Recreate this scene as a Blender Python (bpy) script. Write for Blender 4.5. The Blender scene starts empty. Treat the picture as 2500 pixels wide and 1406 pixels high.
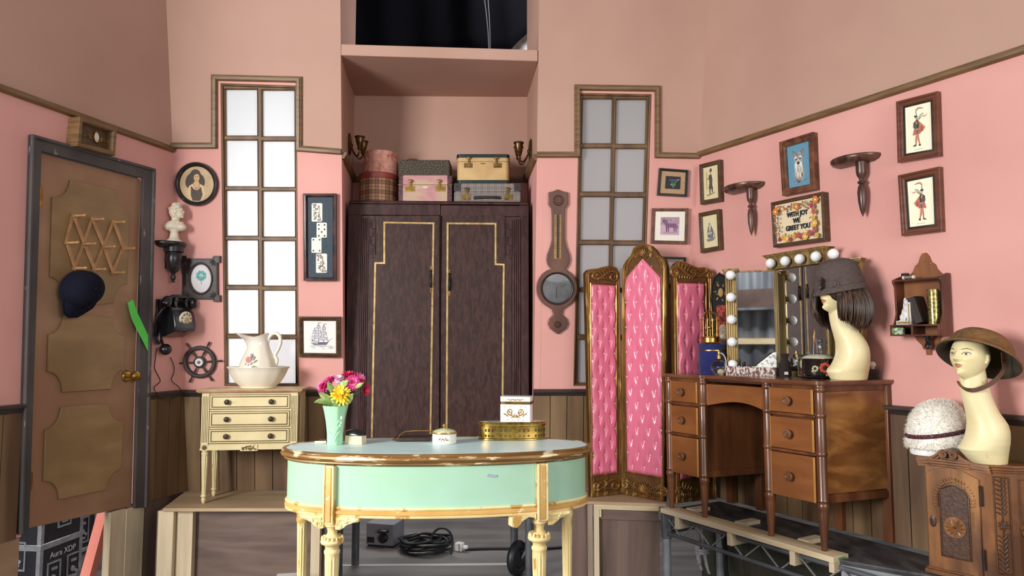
import bpy, bmesh, math, random
from math import sin, cos, radians
from mathutils import Vector as V, Matrix
from mathutils.geometry import tessellate_polygon
PI = math.pi
random.seed(7)
SC = bpy.context.scene
COL = SC.collection

# ---------------------------------------------------------------- camera
FPX = 1734.0                                  # focal length in pixels of the 2500 px frame
TILT = math.atan(134 / FPX)
cam_d = bpy.data.cameras.new('camera')
cam_d.sensor_width = 36.0
cam_d.lens = 36.0 * FPX / 2500.0
cam_d.clip_start = 0.02
cam = bpy.data.objects.new('camera', cam_d)
COL.objects.link(cam)
cam.location = (0, 0, 1.5)
cam.rotation_euler = (PI / 2 + TILT, 0, 0)
SC.camera = cam

# ---------------------------------------------------------------- exposure, world, lights
SC.view_settings.view_transform = 'Standard'
SC.view_settings.look = 'None'
SC.view_settings.gamma = 1.0
SC.view_settings.use_curve_mapping = False
SC.view_settings.exposure = -0.10
SC.cycles.max_bounces = 8
SC.cycles.diffuse_bounces = 4
SC.cycles.glossy_bounces = 4
SC.cycles.transmission_bounces = 8
SC.cycles.transparent_max_bounces = 8
SC.cycles.caustics_reflective = False
SC.cycles.caustics_refractive = False
SC.cycles.sample_clamp_indirect = 6.0

world = bpy.data.worlds.new('world')
SC.world = world
world.use_nodes = True
world.node_tree.nodes['Background'].inputs[0].default_value = (0.92, 0.95, 1.0, 1)
world.node_tree.nodes['Background'].inputs[1].default_value = 0.38

def area(name, loc, aim, sx, sy, power, col=(1, 1, 1)):
 l = bpy.data.lights.new(name, 'AREA')
 l.shape = 'RECTANGLE'
 l.size, l.size_y, l.energy, l.color = sx, sy, power, col
 o = bpy.data.objects.new(name, l)
 COL.objects.link(o)
 o.location = loc
 o.rotation_euler = (V(aim) - V(loc)).to_track_quat('-Z', 'Y').to_euler()
 return o

area('daylight_door', (-3.3, 0.0, 2.2), (1.4, 3.4, 1.2), 1.5, 1.5, 310, (1.0, 0.99, 0.97))
area('fill_stage', (1.5, -3.2, 2.5), (0.2, 4.0, 1.0), 4.5, 2.0, 60, (1.0, 0.97, 0.93))  # broad fill behind the camera, no source of its own
area('fill_right', (3.0, -1.2, 2.2), (-2.2, 3.9, 1.2), 1.8, 1.8, 85, (1.0, 0.96, 0.90))  # added fill from behind right, lifts the left wall and door
area('rear_wall_fill', (-1.2, -2.2, 4.6), (-1.4, -4.6, 1.8), 2.0, 0.6, 260)  # added fill, brightens the rear wall that the mirror reflects
area('backlight_window_bright', (-1.62, 5.3, 1.95), (-1.45, 4.3, 1.95), 0.8, 2.0, 24, (1.0, 0.985, 0.96))
area('backlight_window_dim', (0.75, 5.4, 2.2), (0.68, 4.3, 1.9), 0.7, 1.6, 11, (1.0, 0.98, 0.96))
area('floor_fill', (-1.2, 7.0, 3.0), (-0.8, 5.3, 0.0), 1.2, 1.2, 60)  # added fill for the studio floor under the set, no real lamp

# ---------------------------------------------------------------- helpers: materials
def lin(c):
 def g(x):
  x /= 255.0
  return x / 12.92 if x <= 0.04045 else ((x + 0.055) / 1.055) ** 2.4
 return (g(c[0]), g(c[1]), g(c[2]), 1.0)

def mat(name, c1, c2=None, sc=(4, 4, 4), rough=0.5, metal=0.0, bump=0.0, bsc=None, lo=0.35, hi=0.65,
  wear=None, wsc=(14, 14, 14), wlo=0.60, whi=0.63, detail=5.0, dist=0.0, coat=0.0, trans=0.0, emit=None, es=1.0,
  sheen=0.0, spec=0.5, sss=0.0, c3=None, sc3=(1, 1, 1)):
 m = bpy.data.materials.new(name)
 m.use_nodes = True
 nt = m.node_tree
 b = nt.nodes['Principled BSDF']
 b.inputs['Base Color'].default_value = lin(c1)
 b.inputs['Roughness'].default_value = rough
 b.inputs['Metallic'].default_value = metal
 b.inputs['Coat Weight'].default_value = coat
 b.inputs['Transmission Weight'].default_value = trans
 b.inputs['Sheen Weight'].default_value = sheen
 b.inputs['Specular IOR Level'].default_value = spec
 if sss:
  b.inputs['Subsurface Weight'].default_value = sss
  b.inputs['Subsurface Radius'].default_value = (0.01, 0.006, 0.004)
 if emit:
  b.inputs['Emission Color'].default_value = lin(emit)
  b.inputs['Emission Strength'].default_value = es
 tc = nt.nodes.new('ShaderNodeTexCoord')
 def noise(scale, det=detail, distortion=dist):
  mp = nt.nodes.new('ShaderNodeMapping')
  mp.inputs['Scale'].default_value = scale
  nt.links.new(tc.outputs['Object'], mp.inputs['Vector'])
  n = nt.nodes.new('ShaderNodeTexNoise')
  n.inputs['Scale'].default_value = 1.0
  n.inputs['Detail'].default_value = det
  n.inputs['Distortion'].default_value = distortion
  nt.links.new(mp.outputs['Vector'], n.inputs['Vector'])
  return n.outputs['Fac']
 def ramp(fac, p0, p1):
  r = nt.nodes.new('ShaderNodeMapRange')
  r.inputs['From Min'].default_value = p0
  r.inputs['From Max'].default_value = p1
  r.clamp = True
  nt.links.new(fac, r.inputs['Value'])
  return r.outputs['Result']
 def mix(fac, a, bcol):
  x = nt.nodes.new('ShaderNodeMix')
  x.data_type = 'RGBA'
  nt.links.new(fac, x.inputs['Factor'])
  for sock, val in ((x.inputs[6], a), (x.inputs[7], bcol)):
   if isinstance(val, tuple):
    sock.default_value = val
   else:
    nt.links.new(val, sock)
  return x.outputs[2]
 col = None
 if c2:
  col = mix(ramp(noise(sc), lo, hi), lin(c1), lin(c2))
 if c3:
  col = mix(ramp(noise(sc3), 0.42, 0.62), col if col else lin(c1), lin(c3))
 if wear:
  col = mix(ramp(noise(wsc, 8.0), wlo, whi), col if col else lin(c1), lin(wear))
 if col:
  nt.links.new(col, b.inputs['Base Color'])
 if bump:
  bp = nt.nodes.new('ShaderNodeBump')
  bp.inputs['Strength'].default_value = bump
  bp.inputs['Distance'].default_value = 0.004
  nt.links.new(noise(bsc or sc), bp.inputs['Height'])
  nt.links.new(bp.outputs['Normal'], b.inputs['Normal'])
 return m

def pane_mat(name, col):
 m = bpy.data.materials.new(name)
 m.use_nodes = True
 nt = m.node_tree
 nt.nodes.remove(nt.nodes['Principled BSDF'])
 out = nt.nodes['Material Output']
 d = nt.nodes.new('ShaderNodeBsdfDiffuse')
 t = nt.nodes.new('ShaderNodeBsdfTranslucent')
 x = nt.nodes.new('ShaderNodeMixShader')
 d.inputs[0].default_value = lin(col)
 t.inputs[0].default_value = lin(col)
 x.inputs[0].default_value = 0.62
 nt.links.new(d.outputs[0], x.inputs[1])
 nt.links.new(t.outputs[0], x.inputs[2])
 nt.links.new(x.outputs[0], out.inputs['Surface'])
 return m

def glass_mat(name, col, rough=0.02):
 m = mat(name, col, rough=rough, trans=1.0)
 m.node_tree.nodes['Principled BSDF'].inputs['IOR'].default_value = 1.35
 return m

# ---------------------------------------------------------------- helpers: geometry
ID4 = Matrix.Identity(4)

class MB:
 """collects shapes that become ONE mesh object"""
 def __init__(s):
  s.v, s.f, s.mi = [], [], []
  s.cur = 0
  s.M = ID4.copy()
 def add(s, vs, fs, m=None):
  o = len(s.v)
  s.v += [s.M @ V(p) for p in vs]
  s.f += [[i + o for i in f] for f in fs]
  s.mi += [s.cur if m is None else m] * len(fs)
  return s
 def box(s, c, d, m=None, R=None):
  x, y, z = d[0] / 2, d[1] / 2, d[2] / 2
  ps = [V((sx * x, sy * y, sz * z)) for sz in (-1, 1) for sy in (-1, 1) for sx in (-1, 1)]
  if R is not None:
   ps = [R @ p for p in ps]
  ps = [p + V(c) for p in ps]
  return s.add(ps, [(0, 2, 3, 1), (4, 5, 7, 6), (0, 1, 5, 4), (2, 6, 7, 3), (0, 4, 6, 2), (1, 3, 7, 5)], m)
 def bx(s, x0, x1, y0, y1, z0, z1, m=None):
  return s.box(((x0 + x1) / 2, (y0 + y1) / 2, (z0 + z1) / 2), (abs(x1 - x0), abs(y1 - y0), abs(z1 - z0)), m)
 def hexa(s, a, b, m=None):
  """prism between two quads/polygons with equal vertex counts"""
  n = len(a)
  fs = [tuple(range(n - 1, -1, -1)), tuple(range(n, 2 * n))]
  fs += [(i, (i + 1) % n, n + (i + 1) % n, n + i) for i in range(n)]
  return s.add(list(a) + list(b), fs, m)
 def loft(s, rings, caps=True, closed=True, m=None):
  n = len(rings[0])
  vs = [p for r in rings for p in r]
  fs = []
  for k in range(len(rings) - 1):
   for i in range(n if closed else n - 1):
    j = (i + 1) % n
    fs.append((k * n + i, k * n + j, (k + 1) * n + j, (k + 1) * n + i))
  if caps:
   fs.append(tuple(range(n - 1, -1, -1)))
   fs.append(tuple((len(rings) - 1) * n + i for i in range(n)))
  return s.add(vs, fs, m)
 def lathe(s, prof, seg=24, c=(0, 0, 0), ax=None, flute=None, sx=1.0, sy=1.0, caps=True, m=None):
  """prof: (radius, height) rows; ax: 3x3 rotating +Z; flute: (count, depth, z0, z1)"""
  rings = []
  if flute:
   seg = max(seg, flute[0] * 6)
  for r, z in prof:
   ring = []
   for i in range(seg):
    a = 2 * PI * i / seg
    rr = max(r, 1e-4)
    if flute and flute[2] <= z <= flute[3]:
     rr -= flute[1] * (0.5 - 0.5 * cos(a * flute[0])) ** 1.0
    p = V((rr * cos(a) * sx, rr * sin(a) * sy, z))
    ring.append((ax @ p if ax is not None else p) + V(c))
   rings.append(ring)
  return s.loft(rings, caps, True, m)
 def cyl(s, p0, p1, r0, r1=None, seg=14, m=None):
  p0, p1 = V(p0), V(p1)
  d = p1 - p0
  ax = d.to_track_quat('Z', 'Y').to_matrix()
  return s.lathe([(r0, 0), (r0 if r1 is None else r1, d.length)], seg, p0, ax, m=m)
 def tube(s, pts, r, seg=8, closed=False, m=None, flat=1.0):
  pts = [V(p) for p in pts]
  n = len(pts)
  rr = list(r) if hasattr(r, '__len__') else [r] * n
  rings = []
  up = None
  for i in range(n):
   a = pts[(i - 1) % n] if (closed or i > 0) else pts[i]
   b = pts[(i + 1) % n] if (closed or i < n - 1) else pts[i]
   t = (b - a)
   if t.length < 1e-9:
    t = V((0, 0, 1))
   t.normalize()
   if up is None:
    up = V((0, 1, 0)) if abs(t.y) < 0.9 else V((1, 0, 0))
   e1 = (up - t * up.dot(t)).normalized()
   up = e1
   e2 = t.cross(e1)
   rings.append([pts[i] + (e1 * cos(q) * flat + e2 * sin(q)) * rr[i] for q in (2 * PI * k / seg for k in range(seg))])
  if closed:
   rings.append(rings[0])
  return s.loft(rings, not closed, True, m)
 def sphere(s, c, r, seg=16, rings=10, m=None, R=None):
  if not hasattr(r, '__len__'):
   r = (r, r, r)
  rs = []
  for k in range(rings + 1):
   a = PI * k / rings - PI / 2
   rg = []
   for i in range(seg):
    q = 2 * PI * i / seg
    cr = max(cos(a), 1e-3)
    p = V((cr * cos(q) * r[0], cr * sin(q) * r[1], sin(a) * r[2]))
    rg.append((R @ p if R is not None else p) + V(c))
   rs.append(rg)
  return s.loft(rs, True, True, m)
 def torus(s, c, R, r, ax=None, seg=28, sub=8, m=None, sz=1.0):
  pts = []
  rings = []
  for i in range(seg + 1):
   a = 2 * PI * i / seg
   rg = []
   for k in range(sub):
    b = 2 * PI * k / sub
    p = V(((R + r * cos(b)) * cos(a), (R + r * cos(b)) * sin(a) * sz, r * sin(b)))
    rg.append((ax @ p if ax is not None else p) + V(c))
   rings.append(rg)
  return s.loft(rings, False, True, m)
 def poly(s, pts, y0, y1, holes=(), m=None):
  """outline in local XZ, extruded from y0 (front) to y1 (back)"""
  loops = [[V((p[0], p[1], 0)) for p in pts]] + [[V((p[0], p[1], 0)) for p in h] for h in holes]
  flat = [p for l in loops for p in l]
  tris = tessellate_polygon(loops)
  n = len(flat)
  vs = [(p.x, y0, p.y) for p in flat]
  if abs(y1 - y0) < 1e-7:
   return s.add(vs, [tuple(t) for t in tris], m)
  vs += [(p.x, y1, p.y) for p in flat]
  fs = [tuple(t) for t in tris] + [tuple(n + i for i in reversed(t)) for t in tris]
  o = 0
  for l in loops:
   k = len(l)
   fs += [(o + i, o + (i + 1) % k, n + o + (i + 1) % k, n + o + i) for i in range(k)]
   o += k
  return s.add(vs, fs, m)
 def sweep(s, path, prof, closed=True, m=None, y=0.0):
  """path in local XZ (closed frames: any direction); prof rows (inward, outward-from-wall)"""
  n = len(path)
  P = [V((p[0], p[1])) for p in path]
  area2 = sum(P[i].x * P[(i + 1) % n].y - P[(i + 1) % n].x * P[i].y for i in range(n))
  sg = 1.0 if (area2 > 0 or not closed) else -1.0
  rings = []
  for i in range(n):
   d0 = (P[i] - P[i - 1]) if (closed or i > 0) else (P[1] - P[0])
   d1 = (P[(i + 1) % n] - P[i]) if (closed or i < n - 1) else d0
   d0, d1 = d0.normalized(), d1.normalized()
   n0, n1 = V((-d0.y, d0.x)) * sg, V((-d1.y, d1.x)) * sg
   b = n0 + n1
   b = b / max(b.dot(n0), 0.2) if b.length > 1e-6 else n0
   rings.append([V((P[i].x + b.x * w, y - h, P[i].y + b.y * w)) for w, h in prof])
  if closed:
   rings.append(rings[0])
  return s.loft(rings, not closed, True, m)
 def grid(s, fn, nu, nv, m=None):
  vs = [fn(i / nu, j / nv) for j in range(nv + 1) for i in range(nu + 1)]
  w = nu + 1
  return s.add(vs, [(j * w + i, j * w + i + 1, (j + 1) * w + i + 1, (j + 1) * w + i) for j in range(nv) for i in range(nu)], m)
 def build(s, name, mats, parent=None, bevel=0.0, seg=2, ang=0.7, world=None, recalc=True):
  me = bpy.data.meshes.new(name)
  me.from_pydata([tuple(p) for p in s.v], [], s.f)
  if not isinstance(mats, (list, tuple)):
   mats = [mats]
  for q in mats:
   me.materials.append(q)
  me.polygons.foreach_set('material_index', s.mi)
  me.polygons.foreach_set('use_smooth', [True] * len(s.f))
  if recalc:
   bm = bmesh.new()
   bm.from_mesh(me)
   bmesh.ops.recalc_face_normals(bm, faces=bm.faces)
   bm.to_mesh(me)
   bm.free()
  me.set_sharp_from_angle(angle=ang)
  me.update()
  o = bpy.data.objects.new(name, me)
  COL.objects.link(o)
  if parent is not None:
   o.parent = parent
  if world is not None:
   o.matrix_world = world
  if bevel:
   md = o.modifiers.new('bevel', 'BEVEL')
   md.width = bevel
   md.segments = seg
   md.limit_method = 'ANGLE'
   md.angle_limit = 0.6
  return o

def tag(o, label, cat, group=None, kind=None):
 o['label'] = label
 o['category'] = cat
 if group:
  o['group'] = group
 if kind:
  o['kind'] = kind
 return o

def thing(name, label, cat, M, group=None):
 o = bpy.data.objects.new(name, None)
 o.empty_display_size = 0.05
 COL.objects.link(o)
 o.matrix_world = M
 return tag(o, label, cat, group)

def struct(name, mb, mats, world=None, bevel=0.0, label=None, cat=None):
 o = mb.build(name, mats, None, bevel, world=world)
 o['kind'] = 'structure'
 o['label'] = label or (name.replace('_', ' ') + ' of the film set room')
 o['category'] = cat or name.split('_')[0]
 return o

def copy_thing(r, M, label, group=None):
 c = r.copy()
 COL.objects.link(c)
 c.matrix_world = M
 c['label'] = label
 if group:
  c['group'] = group
 for ch in list(r.children):
  d = ch.copy()
  COL.objects.link(d)
  d.parent = c
  for g in list(ch.children):
   e = g.copy()
   COL.objects.link(e)
   e.parent = d
 return c

def remesh(o, voxel, smooth=4):
 """fuse overlapping shapes of a mesh into one continuous skin"""
 md = o.modifiers.new('fuse', 'REMESH')
 md.mode = 'VOXEL'
 md.voxel_size = voxel
 if smooth:
  sm = o.modifiers.new('smooth', 'SMOOTH')
  sm.iterations = smooth
  sm.factor = 0.5
 bpy.context.view_layer.update()
 dg = bpy.context.evaluated_depsgraph_get()
 me = bpy.data.meshes.new_from_object(o.evaluated_get(dg))
 old = o.data
 o.modifiers.clear()
 me.polygons.foreach_set('use_smooth', [True] * len(me.polygons))
 mats = [m for m in old.materials]
 me.materials.clear()
 for q in mats:
  me.materials.append(q)
 o.data = me
 return o

# ---------------------------------------------------------------- helpers: where things stand
CAMP = V((0, 0, 1.5))
def ray(px, py):
 u, v = (px - 1250) / FPX, (703 - py) / FPX
 s, c = sin(TILT), cos(TILT)
 return V((u, c - v * s, s + v * c))
def atY(px, py, y):
 d = ray(px, py)
 return CAMP + d * (y / d.y)
def atZ(px, py, z):
 d = ray(px, py)
 return CAMP + d * ((z - 1.5) / d.z)

class Fr:
 """a local frame: X along the front, Y into the thing, Z up"""
 def __init__(s, M):
  s.M = M.copy()
  s.I = M.inverted()
 def pt(s, px, py, y=0.0):
  o, d = s.I @ CAMP, s.I.to_3x3() @ ray(px, py)
  return o + d * ((y - o.y) / d.y)
 def at(s, px, py, y=0.0):
  p = s.pt(px, py, y)
  return (p.x, p.z)
 def ats(s, pts, y=0.0):
  return [s.at(p[0], p[1], y) for p in pts]
 def sub(s, px, py, y=0.0):
  return Fr(s.M @ Matrix.Translation(s.pt(px, py, y)))
 def loc(s, w):
  return s.I @ V(w)

def frame(o, x, z=V((0, 0, 1))):
 x = V(x).normalized()
 z = V(z).normalized()
 y = z.cross(x)
 m = Matrix.Identity(4)
 for i in range(3):
  m[i][0], m[i][1], m[i][2], m[i][3] = x[i], y[i], z[i], o[i]
 return Fr(m)
def yaw(loc, deg):
 return Fr(Matrix.Translation(V(loc)) @ Matrix.Rotation(radians(deg), 4, 'Z'))

FLOOR = 0.58                                   # level of the raised set floor above the studio floor
p0 = atY(1350, 957, 4.55)
_t = V((cos(radians(2)), sin(radians(2)), 0))
_n = V((sin(radians(2)), -cos(radians(2)), 0))
_up = _n * sin(radians(6)) + V((0, 0, 1)) * cos(radians(6))   # the back flats lean into the room
WB = frame(p0, _t, _up)
cl = WB.M @ WB.pt(447, 955)
cr = WB.M @ WB.pt(1690, 640)
WL = frame(V((cl.x, cl.y, FLOOR)), (490 / FPX, 1, 0))
WR = frame(V((cr.x, cr.y, FLOOR)), (964 / FPX, -1, 0))
def corner(W, z):
 """point where the back plane meets a side wall at world height z"""
 q = W.M @ V((0, 0, 0)); d = W.M.to_3x3() @ V((1, 0, 0))
 n = WB.M.to_3x3() @ V((0, 1, 0)); o = WB.M.translation
 q = V((q.x, q.y, z))
 return q + d * ((o - q).dot(n) / d.dot(n))
RX = Matrix.Rotation(PI / 2, 3, 'X')            # +Z -> -Y (out of a wall)
# ---------------------------------------------------------------- materials shared in the room
PINK = mat('pink_paint', (224, 164, 155), (214, 153, 144), sc=(1.6, 1.6, 1.6), rough=0.72, bump=0.05, bsc=(60, 60, 60))
TAN = mat('tan_paint', (190, 152, 135), (178, 139, 123), sc=(0.9, 0.9, 0.9), rough=0.75, bump=0.05, bsc=(50, 50, 50))
BACKING = mat('raw_plywood_back', (150, 118, 84), (130, 98, 66), sc=(2, 2, 20))
RAILM = mat('olive_brown_moulding', (128, 98, 62), (98, 72, 44), sc=(6, 6, 60), rough=0.45, bump=0.15)
CHAIRM = mat('dark_chair_rail', (70, 60, 56), (52, 44, 42), sc=(4, 4, 40), rough=0.45)
BOARDS = mat('wainscot_boards', (112, 84, 58), (84, 60, 40), sc=(9, 9, 1.6), rough=0.6, c3=(140, 112, 78), sc3=(5, 5, 0.5), bump=0.1)
CONC = mat('grey_studio_floor', (104, 102, 100), (86, 85, 84), sc=(2, 2, 2), rough=0.55, c3=(118, 114, 110), sc3=(0.8, 6, 1))
DOORF = mat('charcoal_door_frame', (84, 78, 76), (62, 58, 58), sc=(6, 6, 2), rough=0.6, wear=(150, 142, 132), wsc=(40, 40, 9), wlo=0.66, whi=0.70)
DOORW = mat('brown_door_paint', (172, 137, 106), (154, 118, 90), sc=(3, 3, 5), rough=0.6, c3=(148, 108, 82), sc3=(1.4, 1.4, 1.0), bump=0.06)
DOORP = mat('olive_brown_panel', (164, 134, 94), (146, 116, 78), sc=(3, 3, 14), rough=0.5, c3=(134, 106, 70), sc3=(2, 2, 3), bump=0.05)
BRASS = mat('aged_brass', (196, 160, 88), (150, 116, 58), sc=(20, 20, 20), rough=0.28, metal=1.0)
OLDBRASS = mat('dull_brass', (150, 122, 76), (98, 76, 44), sc=(25, 25, 25), rough=0.4, metal=0.9)
GROOVE = mat('groove_shadow_line', (40, 30, 24))
WINW = mat('window_wood', (120, 88, 54), (86, 60, 36), sc=(12, 12, 3), rough=0.5, bump=0.1)
PANES = {1: pane_mat('frosted_glass', (236, 238, 240)), 2: pane_mat('dimmed_frosted_glass', (198, 196, 197))}  # second is the same glass, colour darkened so the right window looks dimmer
DIRT = mat('pane_dirt', (120, 112, 104))

ZR = 2.69 - FLOOR                                  # picture rail, above the set floor
ZT = 4.3
RAILP = [(-0.019, 0), (-0.019, 0.012), (-0.012, 0.024), (0.004, 0.026), (0.008, 0.018), (0.015, 0.016), (0.019, 0.008), (0.019, 0)]

# ---- back wall, left and right flats (WB frame), with window openings and a stepped rail
def Lx(z):
 return WB.loc(corner(WL, z))
def Rx(z):
 return WB.loc(corner(WR, z))
NL0, NL1 = WB.at(831, 20), WB.at(839, 955)
NR0, NR1 = WB.at(1316, 20), WB.at(1303, 955)
def on(a, b, z):
 t = (z - a[1]) / (b[1] - a[1])
 return (a[0] + (b[0] - a[0]) * t, z)
ztop = WB.loc((0, 4.2, ZT)).z
zbot = WB.loc((0, 4.6, FLOOR)).z
def cor(fn, z):
 p = fn(1.5)
 q = fn(3.0)
 return on((p.x, p.z), (q.x, q.z), z)
rail_l = WB.ats([(416, 356), (524, 356), (524, 190), (731, 195), (731, 363), (836, 371)])
rail_l[0] = cor(Lx, rail_l[0][1])
rail_l[-1] = on(NL0, NL1, rail_l[-1][1])
rail_r = WB.ats([(1311, 378), (1409.5, 378), (1409.5, 214), (1605.5, 217), (1605.5, 379), (1697, 381)])
rail_r[0] = on(NR0, NR1, rail_r[0][1])
rail_r[-1] = cor(Rx, rail_r[-1][1])
WIN = {1: dict(op=[(538, 203), (724, 209), (730, 942), (548, 942)], rows=[(218, 331), (342, 455), (464.5, 576), (586, 696), (707, 815.5), (826, 936)],
   ya=218, yb=936, ca=[(550, 628), (640, 719)], cb=[(556, 632), (644, 722)], dy=2.0),
 2: dict(op=[(1414, 227), (1591, 230), (1568, 942), (1400, 942)], rows=[(241, 350), (361, 468), (480, 586), (597, 702), (712, 817), (829, 935)],
   ya=241, yb=935, ca=[(1423, 1495.5), (1505, 1579)], cb=[(1410, 1481), (1489, 1559)], dy=1.5)}
for name, rail, a, b, w in (('wall_back_left', rail_l, 'c', 'n', 1), ('wall_back_right', rail_r, 'n', 'c', 2)):
 if w == 1:
  lt, lb = cor(Lx, ztop), cor(Lx, zbot)
  rt, rb = on(NL0, NL1, ztop), on(NL0, NL1, zbot)
 else:
  lt, lb = on(NR0, NR1, ztop), on(NR0, NR1, zbot)
  rt, rb = cor(Rx, ztop), cor(Rx, zbot)
 mb = MB()
 mb.cur = 1
 mb.poly([lt] + rail + [rt], 0, 0.06)
 mb.cur = 0
 mb.poly([lb] + rail + [rb], 0, 0.06, holes=[WB.ats(WIN[w]['op'])])
 struct(name, mb, [PINK, TAN], world=WB.M)
 mb = MB()
 mb.sweep(rail, RAILP, closed=False)
 struct('trim_%d' % w, mb, RAILM, world=WB.M, label=('picture rail stepping up around the bright left window' if w == 1 else 'picture rail stepping up around the dim right window'), cat='moulding')

def lerp(a, b, t):
 return a + (b - a) * t
for k, w in WIN.items():
 root = thing('window_%d' % k, 'tall bright frosted window left of the wardrobe' if k == 1 else 'tall greyer frosted window right of the wardrobe', 'window', WB.M)
 root['kind'] = 'structure'
 holes = []
 for r0, r1 in w['rows']:
  for c in (0, 1):
   q = []
   for yy, e in ((r0, 0), (r0, 1), (r1, 1), (r1, 0)):
    t = (yy - w['ya']) / (w['yb'] - w['ya'])
    q.append(WB.at(lerp(w['ca'][c][e], w['cb'][c][e], t), yy + w['dy'] * c, 0.02))
   holes.append(q)
 op = WB.ats(w['op'], 0.0)
 mb = MB()
 mb.poly(op, 0.016, 0.045, holes=holes)
 mb.sweep(op, [(0, -0.03), (0, -0.002), (0.010, -0.002), (0.014, -0.014), (0.014, -0.03)])
 mb.build('window_frame', WINW, root, bevel=0.004)
 mb = MB()
 for q in holes:
  cx, cz = sum(p[0] for p in q) / 4, sum(p[1] for p in q) / 4
  mb.sweep([(cx + (p[0] - cx) * 1.045, cz + (p[1] - cz) * 1.03) for p in q], [(0, -0.017), (0, -0.010), (0.004, -0.014), (0.007, -0.03)])
 mb.build('glazing_bead', WINW, root)
 mb = MB()
 mb.poly(op, 0.034, 0.038)
 mb.build('pane', PANES[k], root)

# ---- side walls
xl = -2.15
clz = lambda z: WL.loc(corner(WL, z))
DOOR = WL.ats([(82, 350), (357, 426), (337, 1240), (52, 1296)])
mb = MB()
mb.cur = 1
c0, c1 = clz(FLOOR + ZR), clz(ZT)
mb.poly([(xl, ZR), (c0.x, ZR), (c1.x, ZT - FLOOR), (xl, ZT - FLOOR)], 0, 0.06)
mb.cur = 0
cb = clz(FLOOR)
mb.poly([(xl, 0), (DOOR[3][0], 0), DOOR[0], DOOR[1], (DOOR[2][0], 0), (cb.x, 0), (c0.x, ZR), (xl, ZR)], 0, 0.06)
struct('wall_left', mb, [PINK, TAN], world=WL.M)
crz = lambda z: WR.loc(corner(WR, z))
xr = 2.35
mb = MB()
mb.cur = 1
d0, d1, db = crz(FLOOR + ZR), crz(ZT), crz(FLOOR)
mb.poly([(d0.x, ZR), (xr, ZR), (xr, ZT - FLOOR), (d1.x, ZT - FLOOR)], 0, 0.06)
mb.cur = 0
mb.poly([(db.x, 0), (xr, 0), (xr, ZR), (d0.x, ZR)], 0, 0.06)
struct('wall_right', mb, [PINK, TAN], world=WR.M)
mb = MB(); mb.sweep([(xl, ZR), (c0.x, ZR)], RAILP, closed=False)
struct('trim_3', mb, RAILM, world=WL.M, label='picture rail along the left wall over the door', cat='moulding')
mb = MB(); mb.sweep([(d0.x, ZR), (xr, ZR)], RAILP, closed=False)
struct('trim_4', mb, RAILM, world=WR.M, label='picture rail sloping down the right wall above the bagpiper prints', cat='moulding')

# ---- wainscot boards with a dark chair rail
CHP = [(-0.022, 0), (-0.022, 0.016), (-0.006, 0.022), (0.004, 0.036), (0.016, 0.038), (0.020, 0.030), (0.020, 0)]
def wainscot(name, W, x0, x1, zb, zt, step, skew=(0, 0)):
 mb = MB()
 n = max(1, round((x1 - x0) / step))
 for i in range(n):
  a, b = x0 + (x1 - x0) * i / n, x0 + (x1 - x0) * (i + 1) / n
  g = 0.0022
  mb.hexa([(a + g, -0.014, zb), (b - g, -0.014, zb), (b - g, -0.014, zt), (a + g, -0.014, zt)],
    [(a + g, 0.0, zb), (b - g, 0.0, zb), (b - g, 0.0, zt), (a + g, 0.0, zt)])
 mb.cur = 2
 mb.hexa([(x0, -0.003, zb), (x1, -0.003, zb), (x1, -0.003, zt), (x0, -0.003, zt)], [(x0, 0, zb), (x1, 0, zb), (x1, 0, zt), (x0, 0, zt)])
 mb.cur = 1
 mb.sweep([(x0 + skew[0], zt), (x1 + skew[1], zt)], CHP, closed=False)
 return struct(name, mb, [BOARDS, CHAIRM, GROOVE], world=W.M, label='brown wainscot boards and dark chair rail, ' + name.split('_', 1)[1].replace('_', ' ') + ' side', cat='wainscot')
l0, nl = cor(Lx, -0.3), on(NL0, NL1, -0.3)
r0, nr = cor(Rx, -0.3), on(NR0, NR1, -0.3)
wainscot('baseboard_back_left', WB, l0[0] - 0.01, nl[0], zbot, 0, 0.112)
wainscot('baseboard_back_right', WB, nr[0], r0[0] + 0.01, zbot, 0, 0.104)
ZW = 1.19 - FLOOR
wainscot('baseboard_left_corner', WL, WL.at(346, 1100)[0], cb.x - 0.005, 0, ZW, 0.085)
wainscot('baseboard_left_outer', WL, xl, WL.at(46, 1100)[0], 0, ZW, 0.10)
wainscot('baseboard_right', WR, db.x - 0.01, xr, 0, ZW, 0.098)

# ---- niche behind the wardrobe (built level: flanks, back, lintel shelf); its tan paint also stands in for shade
YB = 5.02
def wbp(pt, y=0.0):
 return WB.M @ V((pt[0], y, pt[1]))
zc_f = (WB.M @ WB.pt(1070, 143)).z
zc_b = atY(1070, 237, YB).z
bl_, br_ = atY(865, 260, YB).x, atY(1287, 260, YB).x
zl = FLOOR - 0.02
mb = MB()
def flank(edge0, edge1, xb, sgn, m, za, zb_):
 # edge heights given as world z; front edge on the back flat, rear edge on the plane y = YB
 def fp(z):
  p = wbp(on(edge0, edge1, WB.loc((0, 4.5, z)).z)); return V((p.x, p.y, z))
 A = [fp(za), V((xb, YB, za)), V((xb, YB, zb_)), fp(zb_)]
 B = [p + V((sgn * 0.04, 0, 0)) for p in A]
 mb.hexa(A, B, m)
for nm, e0, e1, xb_, sg in (('wall_niche_left', NL0, NL1, bl_, -1), ('wall_niche_right', NR0, NR1, br_, 1)):
 mb = MB()
 flank(e0, e1, xb_, sg, 0, zl, 2.69)
 flank(e0, e1, xb_, sg, 1, 2.69, ZT)
 struct(nm, mb, [PINK, TAN])
mb = MB()
mb.bx(bl_ - 0.05, br_ + 0.05, YB, YB + 0.04, zl, 2.66, 0)
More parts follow.
